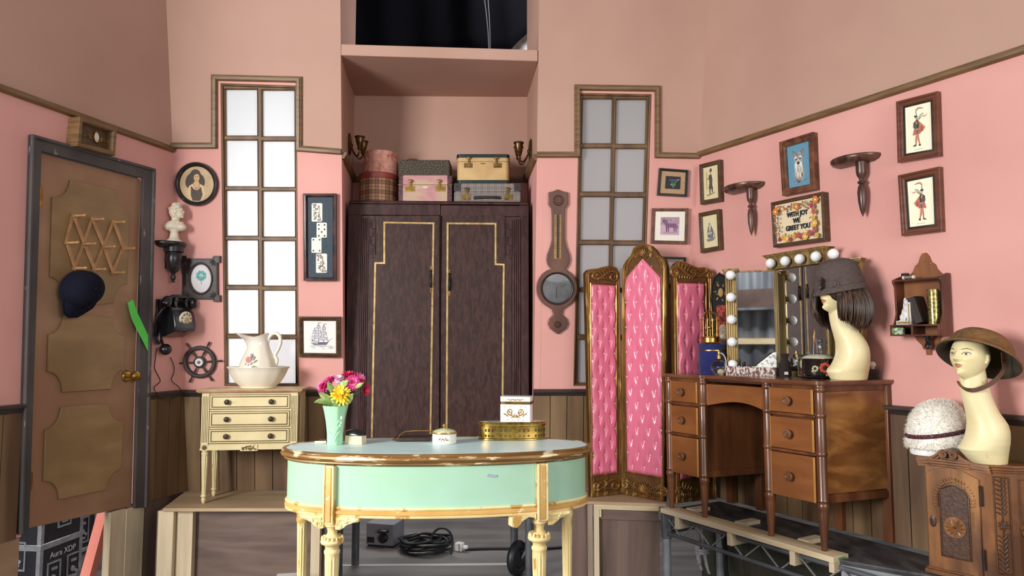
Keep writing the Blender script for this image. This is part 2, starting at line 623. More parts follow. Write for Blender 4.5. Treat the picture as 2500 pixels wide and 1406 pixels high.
mb.bx(bl_ - 0.05, br_ + 0.05, YB, YB + 0.04, 2.66, zc_b + 0.08, 1)
struct('wall_niche_back', mb, [PINK, TAN])
mb = MB()
f0 = [WB.M @ WB.pt(*q) for q in ((833, 108), (1313, 122), (1313, 150), (833, 135))]
f0 = [p + V((0, -0.004, 0)) for p in f0]
zt_ = f0[0].z
mb.hexa(f0, [V((bl_ - 0.02, YB, zt_)), V((br_ + 0.02, YB, zt_ - 0.02)), V((br_ + 0.02, YB, zc_b)), V((bl_ - 0.02, YB, zc_b + 0.01))])
struct('ceiling_niche', mb, TAN, bevel=0.004, label='pink lintel shelf over the wardrobe niche', cat='ceiling')
# rail inside the niche
mb = MB()
zn = 2.665
pL, pR = wbp(on(NL0, NL1, WB.loc((0, 4.4, zn)).z)), wbp(on(NR0, NR1, WB.loc((0, 4.4, zn)).z))
pts = [V((pL.x, pL.y, zn)), V((bl_, YB, zn)), V((br_, YB, zn)), V((pR.x, pR.y, zn))]
inn = [V((0.03, 0, 0)), V((0.03, -0.03, 0)), V((-0.03, -0.03, 0)), V((-0.03, 0, 0))]
rings = []
for p, o in zip(pts, inn):
 rings.append([p + V((0, 0, -0.02)), p + o * 0.5 + V((0, 0, -0.02)), p + o + V((0, 0, 0.005)), p + o + V((0, 0, 0.02)), p + V((0, 0, 0.02))])
mb.loft(rings)
struct('trim_5', mb, RAILM, label='picture rail running round inside the niche', cat='moulding')

# ---- door
def notched(W, top, right, bottom, left):
 """outline of a panel whose four corners are scooped; each side given by its two end pixels"""
 T, R, B, L = W.ats(top), W.ats(right), W.ats(bottom), W.ats(left)
 out = []
 def arc(a, b, c):
  a, b, c = V(a), V(b), V(c)
  for k in range(9):
   t = PI / 2 * k / 8
   out.append(tuple(c + (a - c) * cos(t) + (b - c) * sin(t)))
 arc(T[1], R[0], (R[0][0], T[1][1]))
 arc(R[1], B[0], (R[1][0], B[0][1]))
 arc(B[1], L[0], (L[0][0], B[1][1]))
 arc(L[1], T[0], (L[1][0], T[0][1]))
 return out
dfr = WL.sub(210, 830)
door = thing('door_1', 'brown painted door with scooped panels and charcoal frame on the left wall', 'door', dfr.M)
door['kind'] = 'structure'
mb = MB()
outer = dfr.ats([(68, 328), (371, 413), (351, 1237), (39, 1305)])
inner = dfr.ats([(94, 370), (344, 436), (322, 1240), (63, 1293)])
mb.poly(outer[:2] + [outer[2], inner[2], inner[1], inner[0], inner[3], outer[3]], -0.022, 0.0)
mb.sweep([outer[3], outer[0], outer[1], outer[2]], [(0, 0.0), (0, 0.032), (-0.014, 0.034), (-0.02, 0.022), (-0.02, 0)], closed=False)
mb.build('door_frame', DOORF, door, bevel=0.004)
mb = MB()
slab = dfr.ats([(96, 372), (343, 437), (321, 1236), (64, 1291)], 0.008)
mb.poly(slab, 0.008, 0.045)
mb.build('door_slab', DOORW, door, bevel=0.003)
PANELS = [dict(top=[(171, 438), (284, 464)], right=[(316, 518), (310, 694)], bottom=[(277, 739), (160, 756)], left=[(122, 676), (127, 480)]),
  dict(top=[(156, 762), (274, 775)], right=[(305, 820), (303, 901)], bottom=[(271, 950), (151, 958)], left=[(115, 908), (118, 816)]),
  dict(top=[(148, 994), (266, 985)], right=[(301, 1029), (296, 1144)], bottom=[(259, 1196), (143, 1220)], left=[(105, 1176), (109, 1049)])]
for q in PANELS:
 o = notched(dfr, **q)
 mb = MB()
 mb.poly(o, -0.004, 0.009)
 mb.build('door_panel', DOORP, door, bevel=0.004)
for px, py in ((96, 479), (70, 1178)):
 mb = MB()
 x, z = dfr.at(px, py, -0.004)
 mb.cyl((x, -0.006, z - 0.045), (x, -0.006, z + 0.045), 0.007)
 mb.sphere((x, -0.006, z + 0.05), 0.008); mb.sphere((x, -0.006, z - 0.05), 0.008)
 mb.box((x + 0.012, 0.005, z), (0.026, 0.008, 0.085))
 mb.build('hinge', BRASS, door)
x, z = dfr.at(311, 918)
mb = MB()
mb.lathe([(0.0, 0.012), (0.026, 0.010), (0.032, 0.004), (0.034, 0.0), (0.034, -0.01)], 24, (x, 0.008, z), RX)
kn = mb.build('knob_rosette', BRASS, door)
mb = MB()
mb.lathe([(0.010, -0.005), (0.009, 0.03), (0.013, 0.036), (0.026, 0.043), (0.030, 0.055), (0.027, 0.068), (0.016, 0.076), (0.0, 0.078)], 24, (x, 0.0, z), RX)
mb.build('knob', BRASS, kn)

# ---- studio floor, and the shed wall behind the photographer that the mirror shows
mb = MB()
mb.bx(-9, 9, -7, 12, -0.1, 0.0)
struct('floor', mb, CONC)
CORR = mat('corrugated_iron', (150, 154, 160), (112, 116, 124), sc=(6, 1, 0.6), rough=0.45, metal=0.35, c3=(88, 90, 94), sc3=(2, 2, 0.5))
BEAM = mat('brown_steel_beam', (92, 70, 62), (72, 54, 48), rough=0.6)
PINEM = mat('raw_pine', (210, 192, 162), (192, 170, 138), sc=(30, 30, 2.5), rough=0.6, c3=(224, 206, 172), sc3=(6, 6, 1))
PINEX = mat('raw_pine_lengthwise', (214, 190, 150), (190, 160, 118), sc=(2.5, 30, 30), rough=0.6, c3=(226, 208, 176), sc3=(1, 6, 6))
mb = MB()
def corr(u, v):
 x = -6 + 9 * u
 return (x, -4.6 + 0.035 * sin(x * 2 * PI / 0.26), 5.5 * v)
mb.grid(corr, 900, 1)
mb.cur = 1
mb.bx(-6, 3, -4.55, -4.4, 2.10, 2.42)
mb.bx(-6, 3, -4.56, -4.3, 2.06, 2.10, 0)
mb.cur = 2
mb.bx(-1.9, 1.2, -4.57, -4.5, 1.48, 1.58)
struct('wall_rear', mb, [CORR, BEAM, PINEX], label='corrugated iron shed wall seen in the mirror', cat='wall')
# ================================================================ large furniture
def slab(mb, pts, z0, z1, m=None, holes=()):
 """horizontal outline (x, y) extruded in z"""
 k = mb.M.copy()
 mb.M = k @ Matrix(((1, 0, 0, 0), (0, 0, 1, 0), (0, 1, 0, 0), (0, 0, 0, 1)))
 mb.poly(pts, z0, z1, holes=holes, m=m)
 mb.M = k
def erings(mb, prof, a, b, n=128, ex=2.1, m=None, caps=True):
 """stack of oval rings; prof rows (offset, z)"""
 rs = []
 for d, z in prof:
  rg = []
  for i in range(n):
   t = 2 * PI * i / n
   c, s_ = cos(t), sin(t)
   rg.append(V((math.copysign(abs(c) ** (2 / ex), c) * (a + d), math.copysign(abs(s_) ** (2 / ex), s_) * (b + d), z)))
  rs.append(rg)
 mb.loft(rs, caps, True, m)
def spiral(cx, cz, r, turns, a0, hand=1, n=26, grow=0.12):
 """flat spiral, from its outer end inwards"""
 out = []
 for i in range(n + 1):
  t = i / n
  rr = r * (1 - t * (1 - grow))
  a = a0 + hand * 2 * PI * turns * t
  out.append((cx + rr * cos(a), cz + rr * sin(a)))
 return out
def bez(p0, p1, p2, p3, n=14):
 return [tuple((1 - t) ** 3 * a + 3 * (1 - t) ** 2 * t * b + 3 * (1 - t) * t * t * c + t ** 3 * d for a, b, c, d in zip(p0, p1, p2, p3)) for t in (i / n for i in range(n + 1))]
def vine(mb, pts, r0, r1, y, flat=0.8, m=None, seg=7):
 n = len(pts)
 mb.tube([(p[0], y, p[1]) for p in pts], [r0 + (r1 - r0) * i / (n - 1) for i in range(n)], seg, m=m, flat=flat)
def leaf(mb, x, z, ang, L, w, y, m=None):
 d, e = V((cos(ang), sin(ang))), V((-sin(ang), cos(ang)))
 rs = []
 for k in range(7):
  t = k / 6
  ww = w * sin(PI * min(1, t * 0.9 + 0.1)) * (1 - 0.25 * t)
  c = V((x, z)) + d * L * t + e * (0.25 * L * t * t)
  rs.append([V((c.x + e.x * ww * q, y - 0.5 * w * (1 - q * q) - 0.001, c.y + e.y * ww * q)) for q in (-1, -0.5, 0, 0.5, 1)])
 mb.loft(rs, False, False, m)

# ---------------------------------------------------------------- oval table
MINT = mat('mint_table_paint', (172, 212, 192), (164, 206, 186), sc=(5, 5, 5), rough=0.42, c3=(162, 198, 164), sc3=(1.2, 1.2, 3), wear=(120, 150, 110), wsc=(5, 5, 46), wlo=0.70, whi=0.74, bump=0.04, bsc=(20, 20, 60))
TOPB = mat('pale_blue_table_top', (206, 232, 230), (194, 220, 220), sc=(3, 9, 3), rough=0.35, wear=(168, 194, 196), wsc=(5, 16, 5), wlo=0.62, whi=0.72)
RIMG = mat('worn_gold_rim', (158, 116, 62), (116, 80, 40), sc=(6, 6, 60), rough=0.45, metal=0.25, wear=(222, 206, 168), wsc=(12, 12, 70), wlo=0.57, whi=0.62)
CREAM = mat('worn_cream_paint', (238, 218, 164), (224, 198, 136), sc=(8, 8, 8), rough=0.5, wear=(196, 152, 78), wsc=(26, 26, 10), wlo=0.58, whi=0.63, bump=0.08, bsc=(60, 60, 60))
GOLDO = mat('ochre_gold_band', (222, 180, 110), (204, 154, 84), sc=(10, 10, 10), rough=0.45, metal=0.15, wear=(232, 214, 170), wsc=(30, 30, 30), wlo=0.62, whi=0.66)
DK = 0.38
T = yaw((-0.27, 2.652, DK), 3.4)
table = thing('oval_table', 'oval mint green table with gold rim and cream fluted legs in the foreground', 'table', T.M)
TA, TB = 0.568, 0.243
mb = MB()
erings(mb, [(-0.05, 0.735), (-0.012, 0.7445), (-0.03, 0.7455)], TA, TB)
mb.build('tabletop', TOPB, table)
mb = MB()
erings(mb, [(-0.03, 0.742), (-0.013, 0.7475), (-0.006, 0.745), (-0.008, 0.738), (-0.002, 0.735), (0.0, 0.728), (-0.004, 0.720), (-0.013, 0.716), (-0.012, 0.712), (-0.020, 0.706), (-0.034, 0.703), (-0.05, 0.703)], TA, TB, 160)
mb.build('table_rim', RIMG, table)
AA, AB = TA - 0.026, TB - 0.026
mb = MB()
erings(mb, [(-0.015, 0.55), (0, 0.55), (0, 0.704), (-0.015, 0.704), (-0.015, 0.55)], AA, AB, 160, caps=False)
mb.build('apron', MINT, table)
mb = MB()
erings(mb, [(-0.02, 0.568), (0.004, 0.568), (0.007, 0.563), (0.004, 0.557), (0.002, 0.556)], AA, AB, 160, caps=False)
mb.cur = 1
erings(mb, [(0.002, 0.556), (0.008, 0.552), (0.008, 0.544), (0.003, 0.541)], AA, AB, 160, caps=False)
mb.cur = 0
erings(mb, [(0.003, 0.541), (0.007, 0.538), (0.005, 0.533), (-0.02, 0.532)], AA, AB, 160, caps=False)
mb.build('lower_moulding', [CREAM, GOLDO], table)
def on_oval(x, front=True):
 y = AB * (1 - (abs(x) / AA) ** 2.1) ** (1 / 2.1)
 e = 1e-3
 y2 = AB * (1 - (min(abs(x) + e, AA) / AA) ** 2.1) ** (1 / 2.1)
 sl = (y2 - y) / e
 tx = V((1, -sl if x >= 0 else sl, 0))
 if front:
  y = -y
 else:
  tx.y = -tx.y
 return V((x, y, 0)), tx.normalized() if front else -tx.normalized()
FLEG = [(0.023, 0.515), (0.027, 0.512), (0.027, 0.500), (0.020, 0.494), (0.0165, 0.482), (0.017, 0.473), (0.022, 0.468), (0.031, 0.458), (0.0375, 0.450), (0.037, 0.443), (0.030, 0.437), (0.024, 0.432),
  (0.022, 0.422), (0.027, 0.416), (0.027, 0.408), (0.0245, 0.404), (0.0245, 0.395), (0.0245, 0.38), (0.016, 0.07), (0.015, 0.055), (0.021, 0.05), (0.022, 0.042), (0.016, 0.034), (0.014, 0.028), (0.018, 0.018), (0.010, 0.0)]
BLEG = [(0.022, 0.535), (0.029, 0.500), (0.030, 0.492), (0.024, 0.486), (0.0215, 0.470), (0.024, 0.464), (0.0235, 0.456), (0.021, 0.448), (0.021, 0.44), (0.0205, 0.42), (0.0145, 0.07), (0.014, 0.055), (0.02, 0.05), (0.021, 0.042), (0.015, 0.034), (0.017, 0.018), (0.01, 0.0)]
for x, fr in ((-0.358, True), (0.362, True), (-0.497, False), (0.478, False)):
 p, tx = on_oval(x, fr)
 nrm = V((tx.y, -tx.x, 0)) if fr else V((-tx.y, tx.x, 0))
 if fr:
  L = p - nrm * 0.018
  mb = MB(); mb.lathe(FLEG, 72, (L.x, L.y, 0), flute=(12, 0.0045, 0.07, 0.392))
  mb.torus((L.x, L.y, 0.447), 0.031, 0.009, seg=36)
  for k in range(14):
   a = 2 * PI * k / 14
   mb.sphere((L.x + 0.033 * cos(a), L.y + 0.033 * sin(a), 0.455), (0.006, 0.006, 0.011), 8, 6)
  mb.build('leg', CREAM, table)
  R3 = Matrix((tx, V((0, 0, 1)).cross(tx), V((0, 0, 1)))).transposed()
  mb = MB(); mb.M = Matrix.Translation(p) @ R3.to_4x4()
  mb.bx(-0.020, 0.020, -0.014, 0.006, 0.508, 0.704)
  mb.cur = 1
  mb.bx(-0.010, 0.010, -0.0175, 0.0, 0.516, 0.697)
  mb.cur = 0
  for sx in (-1, 1):
   mb.bx(sx * 0.020, sx * 0.013, -0.018, 0.0, 0.512, 0.704)
  mb.build('corner_post', [CREAM, GOLDO], table, bevel=0.002)
  for sx in (-1, 1):
   mb = MB(); mb.M = Matrix.Translation(p) @ R3.to_4x4()
   if x > 0 and sx < 0:      # the bracket that lost its carving
    mb.poly([(-0.022, 0.534), (-0.115, 0.530), (-0.115, 0.500), (-0.096, 0.493), (-0.083, 0.503), (-0.072, 0.516), (-0.052, 0.526), (-0.030, 0.522), (-0.022, 0.512)], -0.010, 0.022)
    mb.build('bracket', CREAM, table, bevel=0.002)
    continue
   pts = [(sx * 0.020, 0.534), (sx * 0.108, 0.534), (sx * 0.108, 0.522), (sx * 0.090, 0.519), (sx * 0.068, 0.511), (sx * 0.054, 0.500), (sx * 0.040, 0.492), (sx * 0.024, 0.493)]
   mb.poly(pts, -0.007, 0.016)
   vine(mb, spiral(sx * 0.040, 0.508, 0.013, 1.5, PI / 2, sx), 0.0035, 0.002, -0.008)
   vine(mb, bez((sx * 0.028, 0.526), (sx * 0.06, 0.530), (sx * 0.08, 0.522), (sx * 0.104, 0.527)), 0.004, 0.005, -0.008)
   leaf(mb, sx * 0.060, 0.515, PI / 2 - sx * 0.9, 0.022, 0.006, -0.008)
   mb.build('bracket', CREAM, table)
 else:
  L = p - nrm * 0.020
  mb = MB(); mb.lathe(BLEG, 72, (L.x, L.y, 0), flute=(12, 0.004, 0.07, 0.43))
  mb.build('leg', CREAM, table)
# blue-grey chip in the paint and the riser that carries the table
p, tx = on_oval(0.19)
mb = MB(); R3 = Matrix((tx, V((0, 0, 1)).cross(tx), V((0, 0, 1)))).transposed()
mb.M = Matrix.Translation(p) @ R3.to_4x4()
mb.poly([(-0.017, 0.672), (-0.012, 0.677), (0.0, 0.674), (0.016, 0.672), (0.017, 0.665), (0.002, 0.664), (-0.008, 0.666), (-0.016, 0.667)], -0.0022, 0.002)
mb.build('paint_chip', mat('chip_grey', (158, 166, 178)), table)
DECK = mat('black_stage_ply', (58, 57, 60), (42, 42, 45), sc=(8, 8, 8), rough=0.5, c3=(86, 84, 84), sc3=(14, 5, 5), bump=0.1)
STEEL = mat('galvanised_steel', (164, 168, 174), (140, 144, 150), sc=(9, 9, 9), rough=0.35, metal=0.4)
DSTEEL = mat('dark_steel', (104, 107, 112), (84, 86, 91), sc=(9, 9, 9), rough=0.45, metal=0.3)
rz = thing('stage_riser', 'low black riser under the oval mint table', 'platform', yaw((-0.27, 2.45, 0), 0).M)
mb = MB(); mb.bx(-0.75, 0.75, -0.5, 0.5, DK - 0.03, DK); mb.build('deck_board', DECK, rz)
for sx in (-0.7, 0.7):
 for sy in (-0.45, 0.45):
  mb = MB(); mb.cyl((sx, sy, 0), (sx, sy, DK - 0.03), 0.02); mb.build('leg', DSTEEL, rz)

# ---------------------------------------------------------------- kneehole desk
DW1 = mat('desk_walnut', (128, 78, 46), (100, 58, 34), sc=(14, 14, 2.2), rough=0.32, c3=(84, 48, 28), sc3=(9, 9, 1.5), coat=0.25, bump=0.04)
DWX = mat('desk_drawer_mahogany', (146, 90, 48), (126, 74, 38), sc=(3, 14, 16), rough=0.32, coat=0.25)
DWF = mat('desk_figured_side', (170, 118, 64), (138, 90, 46), sc=(5, 5, 9), rough=0.3, dist=1.2, c3=(118, 72, 36), sc3=(3, 3, 8), coat=0.3)
DINL = mat('desk_inlay', (196, 142, 70), (176, 120, 54), sc=(20, 20, 2), rough=0.35, coat=0.2)
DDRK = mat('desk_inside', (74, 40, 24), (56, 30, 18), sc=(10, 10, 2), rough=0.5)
KNOBM = mat('knob_rose_brass', (150, 108, 80), (122, 82, 58), sc=(30, 30, 30), rough=0.35, metal=0.5)
KNOBC = mat('knob_olive_centre', (128, 116, 78), rough=0.35, metal=0.6)
DTOP = mat('desk_top_dark', (110, 66, 42), (86, 50, 32), sc=(3, 16, 16), rough=0.25, coat=0.35, c3=(128, 84, 58), sc3=(2, 6, 6))
a_, b_ = atZ(1636, 1240, FLOOR), atZ(2009, 1345, FLOOR)
D = frame(a_, b_ - a_)
LD = (b_ - a_).length
desk = thing('kneehole_desk', 'brown wooden kneehole desk with round ring knobs along the right wall', 'desk', D.M)
dx = lambda px, y=0.0, py=1050: D.at(px, py, y)[0]
zz = lambda px, py, y=0.0: D.at(px, py, y)[1]
xFL, xIL, xIR, xFR = 0.0, dx(1713), dx(1872), LD
HB, HT, DEP = 0.205, 0.727, 0.415
def post(x, name='leg'):
 r = 0.0225
 pr = [(r, HT)]
 rings_z = [zz(1922, 1008), zz(1924, 1098)]
 for q in sorted([HT - 0.02] + rings_z, reverse=True):
  pr += [(r, q + 0.012), (r * 1.14, q + 0.008), (r * 1.14, q - 0.004), (r * 0.96, q - 0.010), (r, q - 0.014)]
 pr += [(r, HB + 0.02), (r * 1.12, HB + 0.012), (r * 0.92, HB + 0.004), (r * 1.16, HB - 0.006), (r * 1.16, HB - 0.020), (r * 0.98, HB - 0.03), (r * 1.02, HB - 0.045), (r * 0.9, HB - 0.09), (r * 0.62, 0.01), (r * 0.58, 0.0)]
 mb = MB(); mb.lathe(pr, 24, (x, 0.012, 0)); return mb.build(name, DW1, desk)
for x in (xFL, xIL, xIR, xFR):
 post(x)
for x in (xFL + 0.01, xIL - 0.03, xIR + 0.03, xFR - 0.002):
 mb = MB(); mb.bx(x - 0.022, x + 0.022, DEP - 0.035, DEP, 0, HT); mb.build('leg', DW1, desk, bevel=0.003)
for x0, x1, nm in ((xFL, xIL, 'pedestal'), (xIR, xFR, 'pedestal')):
 mb = MB()
 mb.bx(x0 - 0.002, x1 + 0.002, 0.02, DEP - 0.01, HB + 0.03, HT, 0)
 mb.cur = 1
 mb.bx(x1 - 0.004, x1 + 0.006, 0.03, DEP - 0.03, HB + 0.04, HT - 0.02) if x1 == xFR else None
 mb.cur = 0
 mb.bx(x0 - 0.006, x1 + 0.010, 0.012, DEP - 0.005, HB, HB + 0.034)
 mb.bx(x0, x1 + 0.010, 0.012, DEP - 0.005, HT - 0.028, HT)
 mb.build(nm, [DW1, DWF], desk, bevel=0.002)
rowz = [(zz(1905, 944), zz(1905, 1008)), (zz(1905, 1015), zz(1905, 1096)), (zz(1905, 1101), zz(1905, 1212))]
for x0, x1, kx in ((xFL, xIL, 1658), (xIR, xFR, 1924)):
 for k, (zt, zb) in enumerate(rowz):
  mb = MB()
  mb.bx(x0 + 0.022, x1 - 0.022, -0.004, 0.025, zb + 0.006, zt - 0.004, 0)
  mb.bx(x1 - 0.034, x1 - 0.022, -0.006, 0.02, zb + 0.006, zt - 0.004, 1)
  mb.bx(x0 + 0.022, x0 + 0.026, -0.005, 0.02, zb + 0.006, zt - 0.004, 1)
  d = mb.build('drawer', [DWX, DINL], desk, bevel=0.002)
  kx_ = (x0 + x1) / 2 - 0.008
  kz = (zt + zb) / 2
  mb = MB(); mb.lathe([(0.008, -0.004), (0.008, 0.012), (0.020, 0.015), (0.0225, 0.020), (0.021, 0.025), (0.015, 0.026), (0.013, 0.022)], 28, (kx_, -0.004, kz), RX)
  mb.cur = 1
  mb.lathe([(0.013, 0.021), (0.006, 0.020), (0.0, 0.019)], 20, (kx_, -0.004, kz), RX)
  mb.build('knob', [KNOBM, KNOBC], d)
 for z in (rowz[0][1] - 0.002, rowz[1][1] - 0.002):
  mb = MB()
  mb.bx(x0 + 0.015, x1 - 0.015, -0.008, 0.02, z - 0.007, z + 0.006)
  mb.build('drawer_rail', DW1, desk, bevel=0.003)
# centre drawer, gently hollow with an arched lower edge
mb = MB()
xa, xb = xIL + 0.018, xIR - 0.018
zt, za, zm = HT - 0.026, zz(1730, 990), zz(1730, 983)
rs = []
for i in range(17):
 t = i / 16
 x = xa + (xb - xa) * t
 yy = 0.018 + 0.022 * sin(PI * t)
 zb = za + 0.030 * sin(PI * t) - 0.004
 rs.append([V((x, yy, zb)), V((x, yy, zt)), V((x, yy + 0.03, zt)), V((x, yy + 0.03, zb))])
mb.loft(rs)
mb.build('centre_drawer', DWX, desk, bevel=0.002)
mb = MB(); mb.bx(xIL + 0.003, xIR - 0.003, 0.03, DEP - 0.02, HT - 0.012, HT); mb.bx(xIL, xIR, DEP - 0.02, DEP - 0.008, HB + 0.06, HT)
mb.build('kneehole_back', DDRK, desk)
def top_outline(o):
 pts = []
 def arc(cx, cy, r, a0, a1, n=6):
  for i in range(n + 1):
   a = radians(a0 + (a1 - a0) * i / n)
   pts.append((cx + r * cos(a), cy + r * sin(a)))
 arc(xFL, 0.012, 0.026 + o, 180, 270); arc(xIL, 0.012, 0.026 + o, 270, 345)
 for i in range(9):
  t = i / 8
  pts.append((xIL + 0.035 + (xIR - xIL - 0.07) * t, 0.006 + 0.022 * sin(PI * t) - o))
 arc(xIR, 0.012, 0.026 + o, 195, 270); arc(xFR, 0.012, 0.026 + o, 270, 360)
 pts.append((xFR + 0.026 + o, DEP + 0.006)); pts.append((xFL - 0.026 - o, DEP + 0.006))
 return pts
mb = MB()
slab(mb, top_outline(0.0), HT, HT + 0.008, 0)
slab(mb, top_outline(0.008), HT + 0.006, HT + 0.021, 0)
mb.build('desk_top', [DTOP], desk, bevel=0.004, seg=3)
SHEAR = 0.20                                  # the ends of this desk are not square to its front
for ch in [desk] + list(desk.children_recursive):
 if ch.type == 'MESH':
  for v in ch.data.vertices:
   v.co.x += SHEAR * max(0.0, v.co.y - 0.02)
DTZ = FLOOR + HT + 0.021                     # height of the desk top

# ---------------------------------------------------------------- cream chest of drawers on tall legs
CRM = mat('cream_chest_paint', (222, 206, 160), (208, 190, 140), sc=(6, 6, 6), rough=0.5, wear=(176, 150, 96), wsc=(24, 24, 24), wlo=0.66, whi=0.74)
CRL = mat('olive_line', (120, 100, 58), (96, 78, 42), sc=(12, 12, 12), rough=0.55)
RTOP = mat('red_brown_edge', (150, 96, 60), (176, 140, 96), sc=(14, 14, 40), rough=0.45)
KDARK = mat('dark_bronze_knob', (70, 52, 44), (48, 34, 28), sc=(60, 60, 60), rough=0.45, metal=0.5)
f0_ = atZ(499, 1228, FLOOR)
G = yaw(f0_, 6.5)
chest = thing('chest_of_drawers', 'cream painted chest of three drawers on tall legs under the bright window', 'chest of drawers', G.M)
gx = lambda px, py=1030, y=-0.02: G.at(px, py, y)[0]
gz = lambda px, py, y=-0.02: G.at(px, py, y)[1]
X0, X1 = gx(491), gx(727)
Z0, Z1 = gz(600, 1098), gz(600, 958)
CD = 0.225
mb = MB()
mb.bx(X0, X1, -0.02, CD, Z0, Z1)
mb.bx(X0 - 0.003, X1 + 0.003, -0.023, CD, Z0, Z0 + 0.012)
for a, b in ((X0 + 0.006, X0 + 0.04), (X1 - 0.04, X1 - 0.006)):
 mb.bx(a - 0.004, b + 0.004, -0.026, -0.02, Z0 + 0.03, Z1)
 for k in range(4):
  mb.bx(a + 0.0085 * k + 0.002, a + 0.0085 * k + 0.0055, -0.0275, -0.024, Z0 + 0.045, Z1 - 0.02, 1)
for k in range(4):
 mb.bx(X1 - 0.001, X1 + 0.0015, 0.0 + 0.007 * k, 0.004 + 0.007 * k, Z0 + 0.045, Z1 - 0.02, 1)
mb.bx(X1 - 0.001, X1 + 0.0015, 0.06, CD - 0.03, Z0 + 0.05, Z1 - 0.03, 0)
mb.build('carcass', [CRM, CRL], chest, bevel=0.002)
mb = MB()
mb.bx(X0 - 0.018, X1 + 0.018, -0.04, CD + 0.005, Z1, Z1 + 0.006, 1)
mb.bx(X0 - 0.026, X1 + 0.026, -0.048, CD + 0.008, Z1 + 0.006, Z1 + 0.017, 1)
mb.bx(X0 - 0.022, X1 + 0.022, -0.044, CD + 0.006, Z1 + 0.016, Z1 + 0.0185, 0)
mb.build('chest_top', [CRM, RTOP], chest, bevel=0.003)
CHZ = f0_.z + Z1 + 0.0185
dxa, dxb = X0 + 0.047, X1 - 0.047
for i, (t, b) in enumerate(((963.5, 997.5), (1004, 1041), (1047, 1081))):
 zt, zb = gz(600, t), gz(600, b)
 mb = MB()
 mb.bx(dxa, dxb, -0.028, -0.01, zb, zt, 0)
 rect = [(dxa + 0.010, zb + 0.008), (dxb - 0.010, zb + 0.008), (dxb - 0.010, zt - 0.008), (dxa + 0.010, zt - 0.008)]
 mb.cur = 1
 mb.sweep(rect, [(0, 0), (0, 0.002), (0.003, 0.003), (0.006, 0.001), (0.006, 0)], y=-0.028)
 mb.sweep([(dxa, zb), (dxb, zb), (dxb, zt), (dxa, zt)], [(-0.002, -0.01), (-0.002, 0.0008), (0.002, 0.0008), (0.002, -0.01)], y=-0.028)
 d = mb.build('drawer', [CRM, CRL], chest, bevel=0.001)
 for kx in (gx(555), gx(663)):
  mb = MB()
  mb.lathe([(0.006, -0.002), (0.006, 0.010), (0.014, 0.012), (0.0155, 0.016), (0.013, 0.020), (0.005, 0.022), (0.0, 0.023)], 20, (kx, -0.028, (zt + zb) / 2), RX)
  for q in range(8):
   a = 2 * PI * q / 8
   mb.sphere((kx + 0.010 * cos(a), -0.048, (zt + zb) / 2 + 0.010 * sin(a)), 0.0035, 6, 4)
  mb.build('knob', KDARK, d)
mb = MB()
xc = (X0 + X1) / 2
mb.bx(xc - 0.048, xc + 0.048, -0.026, 0, Z0 - 0.006, Z0 + 0.03, 0)
for k in range(26):
 mb.sphere((xc - 0.04 + 0.08 * random.random(), -0.027, Z0 + 0.001 + 0.022 * random.random()), (0.005, 0.003, 0.005), 6, 4, 1)
mb.build('carved_plaque', [CRM, CRL], chest)
for xq in (X0 + 0.023, X1 - 0.023):
 mb = MB()
 for k in range(9):
  a = 2 * PI * k / 8
  mb.sphere((xq + (0.009 * cos(a) if k < 8 else 0), -0.026, Z0 + 0.016 + (0.009 * sin(a) if k < 8 else 0)), (0.0045, 0.003, 0.0045), 6, 4, 1)
 mb.build('carved_rosette', [CRM, CRL], chest)
CLEG = [(0.020, Z0), (0.021, Z0 - 0.006), (0.016, Z0 - 0.010), (0.021, Z0 - 0.016), (0.021, Z0 - 0.022), (0.019, Z0 - 0.028), (0.0195, Z0 - 0.035), (0.0195, Z0 - 0.05), (0.0125, 0.06), (0.012, 0.05), (0.017, 0.044), (0.017, 0.038), (0.011, 0.032), (0.014, 0.020), (0.008, 0.0)]
for x, y in ((X0 + 0.022, 0.0), (X1 - 0.022, 0.0), (X0 + 0.022, CD - 0.03), (X1 - 0.022, CD - 0.03)):
 mb = MB(); mb.lathe(CLEG, 60, (x, y, 0), flute=(10, 0.0035, 0.058, Z0 - 0.034)); mb.build('leg', CRM, chest)

# ---------------------------------------------------------------- wardrobe in the niche
WDK = mat('dark_wardrobe_oak', (62, 40, 39), (48, 30, 30), sc=(16, 16, 2.6), rough=0.5, spec=0.25, dist=0.6, c3=(74, 48, 45), sc3=(26, 26, 7), bump=0.05)
WDF = mat('wardrobe_door_veneer', (58, 36, 33), (46, 28, 26), sc=(22, 22, 5), rough=0.45, spec=0.28, dist=1.6, c3=(72, 46, 40), sc3=(34, 34, 10), bump=0.05)
WGOLD = mat('worn_gilt_line', (206, 178, 122), (168, 134, 82), sc=(18, 18, 18), rough=0.35, metal=0.45, wear=(92, 66, 46), wsc=(60, 60, 60), wlo=0.66, whi=0.7)
Wd = yaw((-0.487, 4.60, FLOOR), 2.5)
ward = thing('wardrobe', 'dark brown two door wardrobe with stepped gilt lines standing in the niche', 'wardrobe', Wd.M)
wx = lambda px, py=700, y=0.0: Wd.at(px, py, y)[0]
wz = lambda py, px=1075, y=0.0: Wd.at(px, py, y)[1]
WX0, WX1 = wx(849, 560), wx(1291, 560)
WT = wz(491)
WDP = 0.36
mb = MB()
mb.bx(WX0, WX1, 0.02, WDP, 0.0, WT - 0.02)
mb.bx(WX0, wx(1074) - 0.001, 0.0, 0.03, wz(526), WT - 0.022)
mb.bx(wx(1074) + 0.001, WX1, 0.003, 0.03, wz(527), WT - 0.026)
mb.bx(WX0, wx(880), 0.004, 0.03, 0.0, WT - 0.02); mb.bx(wx(1268), WX1, 0.004, 0.03, 0.0, WT - 0.02)
mb.bx(WX0, WX1, 0.0, 0.05, 0.0, 0.10)
